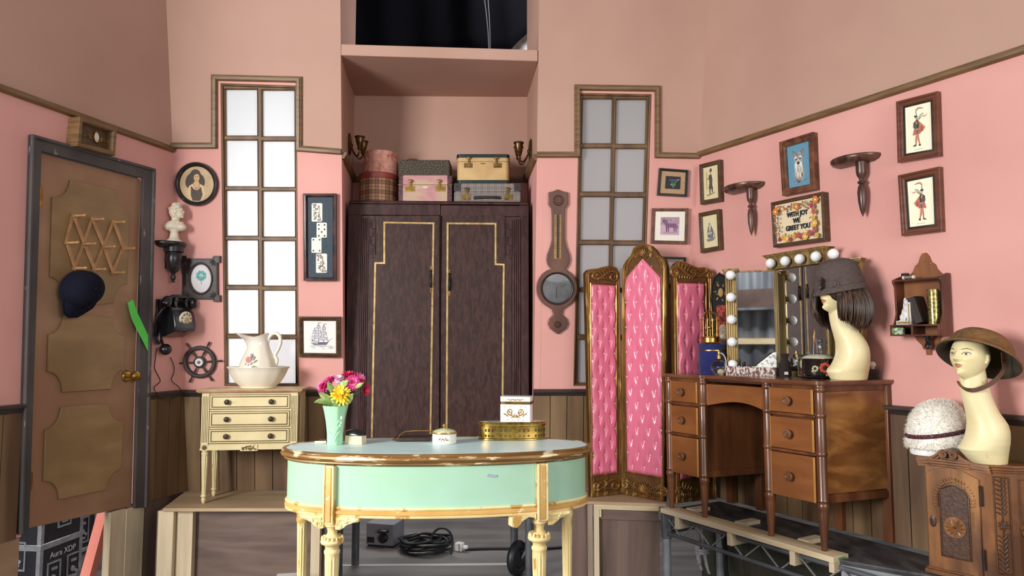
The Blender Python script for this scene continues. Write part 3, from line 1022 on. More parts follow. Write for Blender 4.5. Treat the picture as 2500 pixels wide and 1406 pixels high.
mb.build('carcass', WDK, ward, bevel=0.003)
mb = MB()
mb.bx(WX0 + 0.004, WX1 - 0.004, -0.012, WDP, WT - 0.022, WT - 0.008)
mb.bx(WX0 + 0.012, WX1 - 0.012, -0.006, WDP, WT - 0.008, WT)
mb.build('cornice', WDK, ward, bevel=0.004)
for side in (0, 1):
 S = lambda px: px if side == 0 else 2 * 1075.5 - px
 mb = MB()
 xa, xb = sorted((wx(S(881)), wx(S(1073.5))))
 mb.bx(xa, xb, 0.0, 0.022, 0.105, wz(527) - 0.002)
 # raised stepped field
 st = [(S(918), 526), (S(1072), 526), (S(1072), 1250), (S(902), 1250), (S(902), 628), (S(918), 628)]
 fld = [Wd.at(p[0], p[1], -0.004) for p in st]
 fld = [(p[0], max(p[1], 0.11)) for p in fld]
 mb.poly(fld, -0.005, 0.005)
 d = mb.build('door', WDF, ward, bevel=0.0025)
 mb = MB()
 if side == 0:
  path = [(936, 541), (1060.5, 543), (1051, 1190), (903, 1190), (914, 640), (936, 640)]
 else:
  path = [(1090.5, 543), (1212, 544), (1212, 643), (1232, 644), (1227, 1190), (1087.5, 1190)]
 mb.sweep([Wd.at(p[0], p[1], -0.006) for p in path], [(0, 0), (0, 0.002), (0.0115, 0.002), (0.0115, 0)], y=-0.005)
 mb.build('gilt_line', WGOLD, d)
 mb = MB()
 for k in range(4):
  x = wx(S(882.5 + 4.6 * k), 700)
  mb.cyl((x, 0.0, 0.12), (x, 0.0, wz(534)), 0.0062, seg=10)
 mb.build('reeding', WDK, d)
 mb = MB()
 xa, xb = sorted((wx(S(900), 580), wx(S(917), 580)))
 za, zb = wz(622), wz(536)
 mb.bx(xa, xb, -0.005, 0.004, za, zb)
 mb.sweep([(xa, za), (xb, za), (xb, zb), (xa, zb)], [(0, 0), (0, 0.004), (0.003, 0.004), (0.003, 0)], y=-0.005)
 xm, w_ = (xa + xb) / 2, (xb - xa)
 pts = [(xm + 0.3 * w_ * sin(i / 24 * PI * 4), za + 0.01 + (zb - za - 0.02) * i / 24) for i in range(25)]
 vine(mb, pts, 0.003, 0.003, -0.006)
 for i in range(2, 23, 2):
  leaf(mb, pts[i][0], pts[i][1], 0.8 + (1.5 if i % 4 else 0), 0.020, 0.006, -0.006)
  mb.sphere((pts[i][0] - 0.25 * w_ * cos(i / 24 * PI * 4), -0.006, pts[i][1]), 0.0045, 8, 5)
 mb.build('carved_block', WDK, d)
 mb = MB()
 hx, hz = (wx(1052.5, 680), wz(682)) if side == 0 else (wx(1097, 688), wz(690))
 mb.cur = 1
 mb.bx(hx - 0.007, hx + 0.007, -0.009, 0, hz - 0.085, hz + 0.085)
 mb.cur = 0
 mb.sphere((hx, -0.014, hz + 0.055), 0.008, 10, 8)
 mb.tube([(hx, -0.014, hz + 0.055), (hx, -0.020, hz + 0.02), (hx, -0.020, hz - 0.03), (hx, -0.016, hz - 0.055)], [0.004, 0.0075, 0.009, 0.006], 10)
 mb.build('drop_handle', [mat('black_iron_handle', (26, 22, 22), rough=0.35, metal=0.6), OLDBRASS], d)
mb = MB(); mb.lathe([(0.006, 0.0), (0.006, 0.003), (0.0, 0.003)], 14, (wx(1082, 682), -0.004, wz(682)), RX); mb.bx(wx(1082, 682) - 0.003, wx(1082, 682) + 0.003, -0.006, 0, wz(690), wz(682))
mb.build('keyhole', mat('keyhole_black', (14, 12, 12)), ward)
WZT = FLOOR + WT

# ---------------------------------------------------------------- folding screen
GLT = mat('bronze_gilt_frame', (150, 108, 56), (108, 74, 36), sc=(14, 14, 5), rough=0.36, metal=0.55, wear=(196, 158, 92), wsc=(30, 30, 5), wlo=0.58, whi=0.66)
GLD = mat('brown_gilt_ground', (112, 76, 40), (88, 58, 30), sc=(14, 14, 14), rough=0.4, metal=0.3)
VIN = mat('pink_vinyl', (230, 124, 152), (222, 112, 140), sc=(3, 3, 3), rough=0.26, spec=0.6, coat=0.2)
PEARL = mat('pearl_button', (236, 214, 214), rough=0.2, spec=0.7)
s1, s2, s3 = atZ(1440, 1213, FLOOR), atZ(1519, 1205, FLOOR), atZ(1624, 1224, FLOOR)
s4 = atZ(1647, 1228, FLOOR)
s5 = V((1.205, 4.295, FLOOR))
scr = thing('folding_screen', 'three panel gilt folding screen upholstered in buttoned pink vinyl', 'screen', frame(s2, (1, 0, 0)).M)
SI = scr.matrix_world.inverted()
def screen_panel(a, b, outline, uph, btn_rows, zbot_px, carve, last=False):
 W = frame(a, b - a)
 L = (b - a).length
 rel = SI @ W.M
 out = [W.at(p[0], p[1], -0.016) for p in outline]
 u = [W.at(p[0], p[1], -0.016) for p in uph]           # bottom left, bottom right, right shoulder, (peak), left shoulder
 mb = MB()
 mb.poly([(0.0, 0.0), (L, 0.0)] + out, -0.012, 0.016, m=1)
 x0, x1 = 0.0, L
 mb.cur = 0
 prof = [(0, -0.028), (0, 0.0), (0.004, 0.006), (0.010, 0.006), (0.013, 0.002), (0.018, 0.002), (0.022, 0.005), (0.026, 0.0), (0.026, -0.02)]
 mb.sweep([(0.0, 0.0), (L, 0.0)] + out, prof, y=-0.012)
 mb.sweep(u, [(-0.010, 0.0), (-0.010, 0.003), (-0.005, 0.008), (0.0, 0.005), (0.002, 0.0)], y=-0.012)
 P = mb.build('panel', [GLT, GLD], scr)
 P.matrix_local = rel
 # upholstery
 xl_, xr_ = (u[0][0] + u[-1][0]) / 2, (u[1][0] + u[2][0]) / 2
 zb0, zb1 = u[0][1], u[1][1]
 def ztop(t):
  if len(u) == 4:
   return lerp(u[3][1], u[2][1], t)
  pk = (u[3][0] - xl_) / (xr_ - xl_)
  return lerp(u[4][1], u[3][1], t / pk) if t < pk else lerp(u[3][1], u[2][1], (t - pk) / (1 - pk))
 bz = []
 cols, zs = btn_rows
 for k, pz in enumerate(zs):
  for c in cols[k % 2]:
   bz.append((lerp(xl_, xr_, c), pz))
 def puff(x, z):
  d1 = min(((x - q[0]) / 0.5) ** 2 * 4.2 + ((z - q[1])) ** 2 for q in bz)
  d = math.sqrt(d1)
  v = min(1.0, d / 0.045)
  pleat = min(abs(x - q[0]) + (0.03 if abs(z - q[1]) > 0.055 else abs(z - q[1]) * 0.35) for q in bz)
  return 0.0145 * (v ** 0.6) * (0.55 + 0.45 * min(1, pleat / 0.022))
 def fn(uu, vv):
  t = uu
  x = lerp(xl_, xr_, t)
  zb_ = lerp(zb0, zb1, t)
  z = lerp(zb_, ztop(t), vv)
  e = min(1, min(uu, 1 - uu) / 0.04, min(vv, 1 - vv) / 0.012)
  return (x, -0.010 - puff(x, z) * (0.25 + 0.75 * e), z)
 mb = MB(); mb.grid(fn, 44, 190)
 mb.build('upholstery', VIN, P, ang=1.2)
 one = MB()
 for x, z in bz:
  if not (zb0 + 0.012 < z < ztop((x - xl_) / (xr_ - xl_)) - 0.012):
   continue
  if last:
   one.sphere((x, -0.014, z), (0.0056, 0.0045, 0.0056), 10, 6)
  else:
   m2 = MB(); m2.sphere((x, -0.014, z), (0.0056, 0.0045, 0.0056), 10, 6); m2.build('button', PEARL, P)
 if last:
  q = one.build('button', PEARL, P); q['kind'] = 'stuff'
 mb, cyp = MB(), carve[0][2]
 for kind, cx, cy, w in carve:
  if abs(cy - cyp) > 300:
   mb.build('carving', GLT, P)
   mb = MB()
  cyp = cy
  x, z = W.at(cx, cy, -0.016)
  s_ = w * 4.2 / FPX
  sg = 1 if kind[1] == 'r' else -1
  y = -0.016
  if kind[0] == 'S':           # running acanthus scroll ending in a volute
   vine(mb, spiral(x + sg * 0.62 * s_, z - 0.05 * s_, 0.30 * s_, 1.6, PI / 2, -sg), 0.085 * s_, 0.04 * s_, y)
   vine(mb, bez((x + sg * 0.62 * s_, z + 0.25 * s_), (x + sg * 0.2 * s_, z + 0.35 * s_), (x - sg * 0.1 * s_, z - 0.30 * s_), (x - sg * 0.55 * s_, z - 0.22 * s_)), 0.085 * s_, 0.07 * s_, y)
   vine(mb, spiral(x - sg * 0.55 * s_, z - 0.02 * s_, 0.20 * s_, 1.3, -PI / 2, -sg), 0.07 * s_, 0.03 * s_, y)
   for k in range(6):
    leaf(mb, x + sg * (0.45 - 0.19 * k) * s_, z + (0.22 - 0.06 * k) * s_, PI / 2 + sg * (0.5 + 0.12 * k), 0.34 * s_, 0.075 * s_, y)
    leaf(mb, x + sg * (0.3 - 0.17 * k) * s_, z - 0.12 * s_, -PI / 2 + sg * 0.6, 0.24 * s_, 0.06 * s_, y)
  elif kind[0] == 'C':         # crest shell
   for k in range(7):
    a = PI / 2 + (k - 3) * 0.36
    leaf(mb, x, z - 0.3 * s_, a, 0.62 * s_, 0.10 * s_, y)
   for q in (-1, 1):
    vine(mb, spiral(x + q * 0.32 * s_, z - 0.25 * s_, 0.18 * s_, 1.5, PI, q), 0.06 * s_, 0.03 * s_, y)
   mb.sphere((x, y, z - 0.25 * s_), 0.11 * s_, 10, 8)
  elif kind[0] == 'D':         # C-scroll following an edge
   a = float(kind[2:])
   p = [(-0.5, 0.0), (-0.2, 0.18), (0.2, 0.18), (0.5, 0.0)]
   ca, sa = cos(a), sin(a)
   rot = [(x + s_ * (q[0] * ca - q[1] * sa), z + s_ * (q[0] * sa + q[1] * ca)) for q in p]
   vine(mb, bez(*rot), 0.05 * s_, 0.05 * s_, y)
   for e, h in ((rot[0], 1), (rot[3], -1)):
    vine(mb, spiral(e[0], e[1] - 0.09 * s_, 0.10 * s_, 1.4, PI / 2, h), 0.05 * s_, 0.03 * s_, y)
   leaf(mb, x, z + 0.08 * s_, a + PI / 2, 0.25 * s_, 0.07 * s_, y)
 mb.build('carving', GLT, P)
zrow = lambda n, a, b: [a - (a - b) * k / (n - 1) for k in range(n)]
Wt = frame(s1, s2 - s1)
z_hi, z_lo = Wt.at(1475, 712, -0.016)[1], Wt.at(1475, 1141, -0.016)[1]
screen_panel(s1, s2, [(1514, 668), (1507, 653), (1494, 648), (1478, 650), (1462, 655), (1446, 656), (1436, 659), (1430, 667)],
   [(1446, 1160), (1504.6, 1153), (1503.6, 697), (1444, 693.5)], (([0.28, 0.74], [0.05, 0.5, 0.95]), zrow(15, z_hi, z_lo)), 1210,
   [('Sr', 1474, 672, 46), ('Sr', 1478, 1184, 46)])
Wt = frame(s2, s3 - s2)
z_hi, z_lo = Wt.at(1568, 645, -0.016)[1], Wt.at(1572, 1141, -0.016)[1]
screen_panel(s2, s3, [(1627, 652), (1622, 633), (1606, 622), (1600, 611), (1588, 600), (1577, 595.5), (1560, 596), (1545, 605), (1539, 622), (1527, 636), (1520, 648), (1518, 662)],
   [(1528, 1150), (1616.5, 1165), (1614, 677), (1568, 630), (1527, 682)], (([0.17, 0.5, 0.83], [0.03, 0.34, 0.66, 0.97]), zrow(17, z_hi, z_lo)), 1205,
   [('Cr', 1566, 614, 40), ('Dr0.95', 1541, 640, 48), ('Dr-0.85', 1602, 634, 44), ('Cr', 1572, 1190, 44), ('Sr', 1602, 1196, 34), ('Sl', 1543, 1184, 34)])
Wt = frame(s4, s5 - s4)
z_hi, z_lo = Wt.at(1688, 705, -0.016)[1], Wt.at(1688, 1150, -0.016)[1]
screen_panel(s4, s5, [(1738, 672), (1734, 657), (1722, 652), (1706, 653), (1692, 648), (1676, 639), (1660, 637), (1650, 643), (1645, 656)],
   [(1657, 1172), (1725, 1158), (1723, 692), (1655.5, 690.5)], (([0.26, 0.76], [0.04, 0.5, 0.96]), zrow(15, z_hi, z_lo)), 1215,
   [('Sl', 1672, 664, 46), ('Sr', 1716, 668, 34), ('Sl', 1680, 1198, 40)], last=True)
# ================================================================ things on the walls
_inks = {}
def ink(r, g, b, rough=0.6):
 k = (r, g, b, rough)
 if k not in _inks:
  _inks[k] = mat('ink_%d_%d_%d' % (r, g, b), (r, g, b), rough=rough)
 return _inks[k]
class Art:
 """flat drawing on a sheet; coordinates u, v run 0..1 across the sheet from its lower left"""
 def __init__(s, quad, y):
  s.q = [V((p[0], p[1])) for p in quad]          # TL TR BR BL
  s.y, s.k = y, 0
  s.mb, s.mats = MB(), []
 def mp(s, u, v):
  a = s.q[3].lerp(s.q[2], u)
  b = s.q[0].lerp(s.q[1], u)
  p = a.lerp(b, v)
  return (p.x, p.y)
 def m(s, col):
  c = ink(*col) if isinstance(col, tuple) else col
  if c not in s.mats:
   s.mats.append(c)
  return s.mats.index(c)
 def poly(s, pts, col):
  s.k += 1
  s.mb.poly([s.mp(*p) for p in pts], s.y - 0.00012 * s.k, s.y - 0.00012 * s.k, m=s.m(col))
 def ell(s, u, v, ru, rv, col, n=20, rot=0.0):
  c, q = cos(rot), sin(rot)
  s.poly([(u + ru * cos(2 * PI * i / n) * c - rv * sin(2 * PI * i / n) * q, v + ru * cos(2 * PI * i / n) * q + rv * sin(2 * PI * i / n) * c) for i in range(n)], col)
 def line(s, pts, w, col):
  s.k += 1
  P = [V(s.mp(*p)) for p in pts]
  n = len(P)
  vs, fs = [], []
  for i in range(n):
   d = (P[min(i + 1, n - 1)] - P[max(i - 1, 0)]).normalized()
   e = V((-d.y, d.x)) * w / 2
   for q in (P[i] + e, P[i] - e):
    vs.append((q.x, s.y - 0.00012 * s.k, q.y))
  for i in range(n - 1):
   fs.append((2 * i, 2 * i + 1, 2 * i + 3, 2 * i + 2))
  s.mb.add(vs, fs, s.m(col))
 def done(s, name, parent):
  return s.mb.build(name, s.mats, parent, recalc=False)
def inset(q, d):
 """shrink a quad TL TR BR BL by distance d"""
 P = [V(p) for p in q]
 out = []
 for i in range(4):
  a, b, c = P[i - 1], P[i], P[(i + 1) % 4]
  u, w = (a - b).normalized(), (c - b).normalized()
  s_ = abs(u.x * w.y - u.y * w.x)
  out.append(tuple(b + (u + w) * (d / s_)))
 return out
WALN = mat('walnut_frame', (98, 58, 38), (70, 40, 26), sc=(7, 7, 26), rough=0.4, c3=(120, 76, 50), sc3=(20, 20, 20))
PIPEF = mat('rosewood_frame', (112, 64, 42), (84, 44, 30), sc=(4, 4, 46), rough=0.35, coat=0.2)
BLKF = mat('black_inner_lip', (30, 26, 24), (20, 17, 16), sc=(20, 20, 20), rough=0.4)
BRNF = mat('brown_ridged_frame', (92, 66, 42), (66, 46, 28), sc=(10, 10, 40), rough=0.45)
DKF = mat('dark_carved_frame', (58, 42, 40), (42, 30, 29), sc=(30, 30, 30), rough=0.45, bump=0.1)
def picture(W, quad, name, label, fw, dep, fm, prof=None, lip=None, mount=None, paper=(238, 232, 208), cat='picture', group=None, mw=0.0, sheet_back=0.008):
 cx, cy = sum(p[0] for p in quad) / 4, sum(p[1] for p in quad) / 4
 F = W.sub(cx, cy)
 root = thing(name, label, cat, F.M, group)
 q = F.ats(quad, -dep)
 prof = prof or [(0, 0.0), (0, dep - 0.002), (0.002, dep), (fw * 0.30, dep), (fw * 0.42, dep - 0.004), (fw * 0.7, dep - 0.003), (fw * 0.85, dep - 0.006), (fw, dep - 0.010), (fw, 0.0)]
 mb = MB(); mb.sweep(q, prof); mb.build('frame', fm, root)
 qi = inset(q, fw)
 if lip:
  mb = MB(); mb.sweep(inset(q, fw - 0.001), [(0, 0.0), (0, dep - 0.008), (lip * 0.6, dep - 0.007), (lip, dep - 0.012), (lip, 0.0)]); mb.build('inner_lip', BLKF, root)
  qi = inset(q, fw + lip - 0.001)
 y = -(dep - sheet_back - 0.004)
 if mount:
  mb = MB(); mb.poly(inset(qi, -0.002), y, y + 0.004); mb.build('mount', mount, root)
  qi = inset(qi, mw)
  y -= 0.0006
 A = Art(qi, y - 0.0006)
 A.mb.poly(inset(qi, -0.002 if not mount else 0.0), y - 0.0005, y + 0.002, m=A.m(paper))
 A.root, A.F, A.quad = root, F, qi
 return A

# ---- two bagpiper prints
def piper(A, mirror):
 X = (lambda u: 1 - u) if mirror else (lambda u: u)
 P = lambda pts, c: A.poly([(X(u), v) for u, v in pts], c)
 L = lambda pts, w, c: A.line([(X(u), v) for u, v in pts], w, c)
 red, dred, green, skin, dk, grey = (206, 122, 100), (168, 84, 66), (78, 90, 78), (226, 180, 148), (58, 52, 50), (150, 150, 140)
 L([(0.47, 0.70), (0.44, 0.80), (0.42, 0.87)], 0.003, dk); L([(0.50, 0.69), (0.60, 0.78), (0.72, 0.80)], 0.003, dk); L([(0.53, 0.68), (0.60, 0.72), (0.66, 0.76), (0.80, 0.73)], 0.003, dk)
 P([(0.42, 0.87), (0.52, 0.92), (0.70, 0.91), (0.62, 0.945), (0.48, 0.95), (0.40, 0.90)], (222, 160, 130))
 L([(0.42, 0.87), (0.52, 0.92), (0.72, 0.91)], 0.0022, dk)
 P([(0.66, 0.77), (0.76, 0.74), (0.88, 0.78), (0.80, 0.72), (0.70, 0.72)], (222, 160, 130))
 P([(0.53, 0.64), (0.62, 0.60), (0.78, 0.50), (0.72, 0.44), (0.62, 0.40), (0.55, 0.44)], red)
 P([(0.60, 0.56), (0.70, 0.50), (0.66, 0.42), (0.58, 0.42)], dred)
 P([(0.34, 0.64), (0.42, 0.68), (0.50, 0.68), (0.56, 0.62), (0.54, 0.50), (0.36, 0.50)], green)
 P([(0.40, 0.66), (0.50, 0.65), (0.54, 0.60), (0.42, 0.56)], red)
 P([(0.32, 0.63), (0.36, 0.64), (0.38, 0.54), (0.44, 0.50), (0.40, 0.47), (0.31, 0.53)], green)
 L([(0.33, 0.62), (0.32, 0.54), (0.42, 0.49)], 0.0025, dk)
 P([(0.34, 0.50), (0.56, 0.50), (0.60, 0.38), (0.28, 0.36)], red)
 for k in range(5):
  L([(0.36 + 0.045 * k, 0.50), (0.32 + 0.06 * k, 0.37)], 0.0018, dred)
 L([(0.33, 0.45), (0.57, 0.45)], 0.0018, dred); L([(0.31, 0.41), (0.585, 0.41)], 0.0018, dred)
 P([(0.44, 0.49), (0.50, 0.49), (0.52, 0.38), (0.43, 0.38)], grey)
 for k in range(3):
  L([(0.45 + 0.022 * k, 0.46), (0.45 + 0.022 * k, 0.38)], 0.0016, dk)
 A.ell(X(0.44), 0.725, 0.045, 0.030, skin); A.ell(X(0.43), 0.755, 0.06, 0.022, dk); P([(0.36, 0.76), (0.39, 0.80), (0.40, 0.75)], dk)
 P([(0.41, 0.37), (0.46, 0.37), (0.44, 0.27), (0.42, 0.15), (0.39, 0.15), (0.385, 0.27)], (206, 132, 108))
 P([(0.46, 0.37), (0.52, 0.37), (0.53, 0.27), (0.57, 0.15), (0.54, 0.15), (0.47, 0.26)], (206, 132, 108))
 for k in range(3):
  L([(0.385, 0.26 - 0.03 * k), (0.44, 0.26 - 0.03 * k)], 0.0016, dred); L([(0.47 + 0.02 * k, 0.26 - 0.03 * k), (0.53 + 0.012 * k, 0.26 - 0.03 * k)], 0.0016, dred)
 P([(0.38, 0.155), (0.43, 0.155), (0.40, 0.12), (0.30, 0.115), (0.31, 0.135)], dk)
 P([(0.535, 0.155), (0.58, 0.155), (0.60, 0.13), (0.57, 0.11), (0.52, 0.115)], dk)
 L([(0.36, 0.62), (0.44, 0.56), (0.52, 0.60)], 0.002, dk); L([(0.46, 0.70), (0.50, 0.58), (0.48, 0.50)], 0.0025, dk)
 L([(0.34, 0.045), (0.68, 0.045)], 0.0012, (190, 186, 168))
for quad, lab, mr in (([(2186.6, 248), (2288, 222), (2293, 380), (2190.5, 397)], 'upper bagpiper print in a rosewood frame, high on the right wall', False),
     ([(2191, 428), (2293, 406), (2299, 564), (2200, 576)], 'lower bagpiper print in a rosewood frame, above the wall shelf', True)):
 A = picture(WR, quad, 'bagpiper_print', lab, 0.031, 0.030, PIPEF, lip=0.008, paper=(246, 243, 214), group='bagpiper prints')
 piper(A, mr)
 A.done('print', A.root)

# ---- terrier portrait
A = picture(WR, [(1901, 347), (1984, 321.5), (1989.5, 462), (1909, 478)], 'dog_portrait', 'schnauzer portrait on blue paper in a wide walnut frame', 0.036, 0.040, WALN, paper=(96, 146, 172), sheet_back=0.016)
wh, gr, dk, mg = (222, 216, 206), (158, 152, 144), (44, 42, 44), (112, 108, 106)
A.poly([(0.30, 0.30), (0.24, 0.18), (0.44, 0.10), (0.66, 0.13), (0.74, 0.30), (0.64, 0.42), (0.40, 0.42)], gr)
A.poly([(0.29, 0.60), (0.31, 0.74), (0.40, 0.80), (0.58, 0.80), (0.66, 0.73), (0.67, 0.58), (0.60, 0.46), (0.38, 0.46)], gr)
A.poly([(0.31, 0.74), (0.25, 0.80), (0.22, 0.88), (0.31, 0.86), (0.40, 0.80)], mg); A.poly([(0.31, 0.86), (0.24, 0.78), (0.33, 0.72), (0.36, 0.78)], (136, 130, 124))
A.poly([(0.58, 0.80), (0.66, 0.87), (0.74, 0.86), (0.72, 0.77), (0.66, 0.73)], mg); A.poly([(0.66, 0.87), (0.74, 0.76), (0.66, 0.70), (0.61, 0.77)], (136, 130, 124))
A.poly([(0.31, 0.56), (0.38, 0.60), (0.56, 0.60), (0.64, 0.55), (0.67, 0.38), (0.60, 0.24), (0.48, 0.19), (0.37, 0.24), (0.29, 0.38)], wh)
A.poly([(0.40, 0.64), (0.54, 0.64), (0.55, 0.54), (0.40, 0.54)], (188, 182, 172))
A.ell(0.475, 0.555, 0.060, 0.036, dk); A.ell(0.39, 0.655, 0.032, 0.022, dk); A.ell(0.56, 0.66, 0.032, 0.022, dk)
A.poly([(0.29, 0.65), (0.34, 0.72), (0.44, 0.70), (0.42, 0.675)], wh); A.poly([(0.52, 0.68), (0.51, 0.70), (0.60, 0.73), (0.66, 0.66)], wh)
A.line([(0.475, 0.52), (0.475, 0.485), (0.40, 0.46)], 0.0022, dk); A.line([(0.475, 0.485), (0.55, 0.46)], 0.0022, dk)
for k in range(30):
 u = 0.33 + 0.30 * random.random(); v = 0.30 + 0.20 * random.random()
 A.line([(u, v), (u + (u - 0.48) * 0.25, v - 0.09)], 0.0014, [(176, 170, 160), (240, 236, 228), (140, 134, 128)][k % 3])
for k in range(22):
 u = 0.30 + 0.38 * random.random(); v = 0.12 + 0.2 * random.random()
 A.line([(u, v), (u + 0.03 * random.uniform(-1, 1), v - 0.06)], 0.0018, [(96, 92, 92), (196, 190, 182), (70, 66, 68)][k % 3])
for k in range(14):
 u = 0.34 + 0.30 * random.random(); v = 0.70 + 0.08 * random.random()
 A.line([(u, v), (u + 0.03 * random.uniform(-1, 1), v + 0.05)], 0.0016, mg if k % 2 else (190, 184, 176))
A.line([(0.70, 0.12), (0.86, 0.14)], 0.0012, (60, 90, 110))
A.done('print', A.root)

# ---- embroidered greeting
A = picture(WR, [(1881, 494.5), (2008, 467.5), (2013.5, 587), (1887, 604)], 'embroidered_sampler', 'flower bordered sampler reading WITH JOY WE GREET YOU', 0.019, 0.048, BRNF, paper=(226, 206, 172), cat='sampler', sheet_back=0.010)
pal = [(206, 120, 50), (168, 44, 74), (110, 84, 150), (212, 166, 70), (72, 84, 140), (190, 80, 60)]
gre = (112, 112, 62)
def flower(u, v, r, c, c2):
 for k in range(6):
  a = 2 * PI * k / 6 + u * 9
  A.ell(u + 0.75 * r * cos(a), v + 1.1 * r * sin(a), 0.5 * r, 0.72 * r, c, 8)
 A.ell(u, v, 0.4 * r, 0.55 * r, c2, 8)
bord = []
for k in range(11):
 bord.append((0.07 + 0.086 * k, 0.89 + 0.04 * sin(k * 2.1)))
 bord.append((0.07 + 0.086 * k, 0.10 + 0.04 * sin(k * 1.7)))
for k in range(5):
 bord.append((0.07 + 0.02 * sin(k * 2), 0.24 + 0.14 * k)); bord.append((0.90 + 0.03 * sin(k * 3), 0.22 + 0.14 * k))
for k, (u, v) in enumerate(bord):
 du, dv = (0.07, 0.03) if v > 0.8 or v < 0.2 else (0.015, 0.09)
 A.line([(u - du, v - dv), (u, v + dv * 0.6), (u + du, v + dv)], 0.0022, gre)
 A.ell(u + du * 0.6, v - dv * 0.6, 0.024, 0.018, (132, 130, 72), 8, 0.7)
 iu, iv = u + (0.5 - u) * 0.16, v + (0.5 - v) * 0.2
 A.line([(u, v), (iu + 0.02, iv), (iu, iv + 0.03)], 0.002, gre); A.ell(iu, iv, 0.018, 0.024, pal[(k * 5 + 2) % 6] if k % 3 else (120, 124, 66), 8, k)
 if k % 5 == 0:
  flower(u, v, 0.054, pal[(k * 3) % 6], (236, 210, 150))
 elif k % 2:
  flower(u, v, 0.036, pal[k % 6], pal[(k + 3) % 6])
 else:
  A.ell(u, v, 0.02, 0.026, pal[(k + 1) % 6], 8, 0.8); A.ell(u - 0.02, v + 0.02, 0.016, 0.02, pal[(k + 2) % 6], 8)
A.done('embroidery', A.root)
def lettering(txt, root, x, y, z, size, m, ang=0.0, thick=0.0012, name='lettering', bold=0.0, width=1.0, align='CENTER', shear=0.0):
 c = bpy.data.curves.new(name, 'FONT')
 c.body, c.size, c.extrude, c.offset = txt, size, thick, bold
 c.align_x, c.align_y = align, 'CENTER'
 c.shear = shear
 o = bpy.data.objects.new(name, c)
 COL.objects.link(o)
 bpy.context.view_layer.update()
 me = bpy.data.meshes.new_from_object(o.evaluated_get(bpy.context.evaluated_depsgraph_get()))
 bpy.data.objects.remove(o)
 bpy.data.curves.remove(c)
 me.materials.clear(); me.materials.append(m)
 me.transform(Matrix.Translation((x, y, z)) @ Matrix.Rotation(-ang, 4, 'Y') @ Matrix.Rotation(PI / 2, 4, 'X') @ Matrix.Diagonal((width, 1, 1, 1)))
 t = bpy.data.objects.new(name, me)
 COL.objects.link(t)
 t.parent = root
 return t
THREAD = mat('black_thread', (34, 42, 52), (24, 28, 34), sc=(200, 200, 200), rough=0.7)
q = A.quad
ang = math.atan2(q[1][1] - q[0][1], q[1][0] - q[0][0])
for txt, u, v in (('WITH JOY', 0.49, 0.68), ('WE', 0.47, 0.51), ('GREET YOU', 0.49, 0.34)):
 x, z = A.mp(u, v)
 lettering(txt, A.root, x, A.y - 0.004, z, 0.036, THREAD, ang, bold=0.0013, width=0.80)

# ---- two small costume prints by the corner
for quad, lab, kind in (([(1706, 402), (1756, 389), (1758.5, 491), (1709, 499.5)], 'print of a man in a tall hat in a thin brown frame', 0),
      ([(1704.5, 520.5), (1753.6, 510), (1758, 609), (1709.5, 617.5)], 'print of a seated bearded figure in a thin brown frame', 1)):
 A = picture(WR, quad, 'costume_print', lab, 0.026, 0.034, BRNF, paper=(222, 208, 164), group='costume prints')
 dk = (82, 78, 80)
 if kind == 0:
  A.poly([(0.36, 0.74), (0.56, 0.76), (0.62, 0.60), (0.60, 0.42), (0.66, 0.30), (0.34, 0.32), (0.40, 0.50)], dk)
  A.ell(0.50, 0.80, 0.06, 0.035, (206, 170, 140)); A.poly([(0.42, 0.82), (0.60, 0.84), (0.58, 0.94), (0.46, 0.93)], dk)
  A.poly([(0.38, 0.33), (0.48, 0.33), (0.46, 0.17), (0.40, 0.16)], dk); A.poly([(0.52, 0.33), (0.62, 0.32), (0.64, 0.20), (0.58, 0.19)], dk)
  A.line([(0.22, 0.30), (0.22, 0.85)], 0.008, (196, 164, 104)); A.line([(0.44, 0.66), (0.26, 0.62)], 0.006, dk)
  A.poly([(0.15, 0.14), (0.80, 0.20), (0.74, 0.16), (0.30, 0.10)], (160, 140, 104))
 else:
  A.ell(0.46, 0.72, 0.09, 0.06, (170, 160, 140)); A.poly([(0.34, 0.66), (0.60, 0.66), (0.72, 0.40), (0.66, 0.28), (0.30, 0.30), (0.26, 0.46)], (104, 110, 120))
  A.poly([(0.40, 0.66), (0.54, 0.66), (0.50, 0.50), (0.42, 0.50)], (200, 190, 160)); A.poly([(0.28, 0.48), (0.62, 0.48), (0.60, 0.40), (0.30, 0.40)], (182, 172, 142))
  A.poly([(0.18, 0.26), (0.86, 0.30), (0.70, 0.20), (0.30, 0.18)], (124, 124, 124)); A.line([(0.60, 0.62), (0.78, 0.40), (0.80, 0.28)], 0.004, (110, 112, 118))
 A.done('print', A.root)

# ---- back wall, right of the window
A = picture(WB, [(1610.6, 409.6), (1681.5, 414.7), (1678.5, 480.5), (1605.5, 476.6)], 'flower_picture', 'small crooked picture of blue bell flowers on black, by the corner', 0.016, 0.022, BLKF, mount=mat('tan_linen', (180, 146, 108), (160, 126, 90), sc=(90, 90, 90)), mw=0.030, paper=(26, 26, 32))
for k in range(4):
 u = 0.3 + 0.13 * k
 A.line([(0.5, 0.08), (0.45 + 0.05 * k, 0.45), (u, 0.68)], 0.0024, (74, 124, 84))
 A.ell(u, 0.70 + 0.03 * (k % 2), 0.06, 0.05, (84, 92, 150)); A.ell(u + 0.03, 0.66, 0.03, 0.05, (64, 70, 130))
A.ell(0.40, 0.34, 0.09, 0.08, (96, 140, 84)); A.ell(0.62, 0.32, 0.08, 0.07, (70, 118, 74)); A.line([(0.52, 0.1), (0.66, 0.5), (0.84, 0.74)], 0.0024, (110, 160, 110)); A.ell(0.84, 0.75, 0.07, 0.04, (140, 180, 150))
A.done('print', A.root)
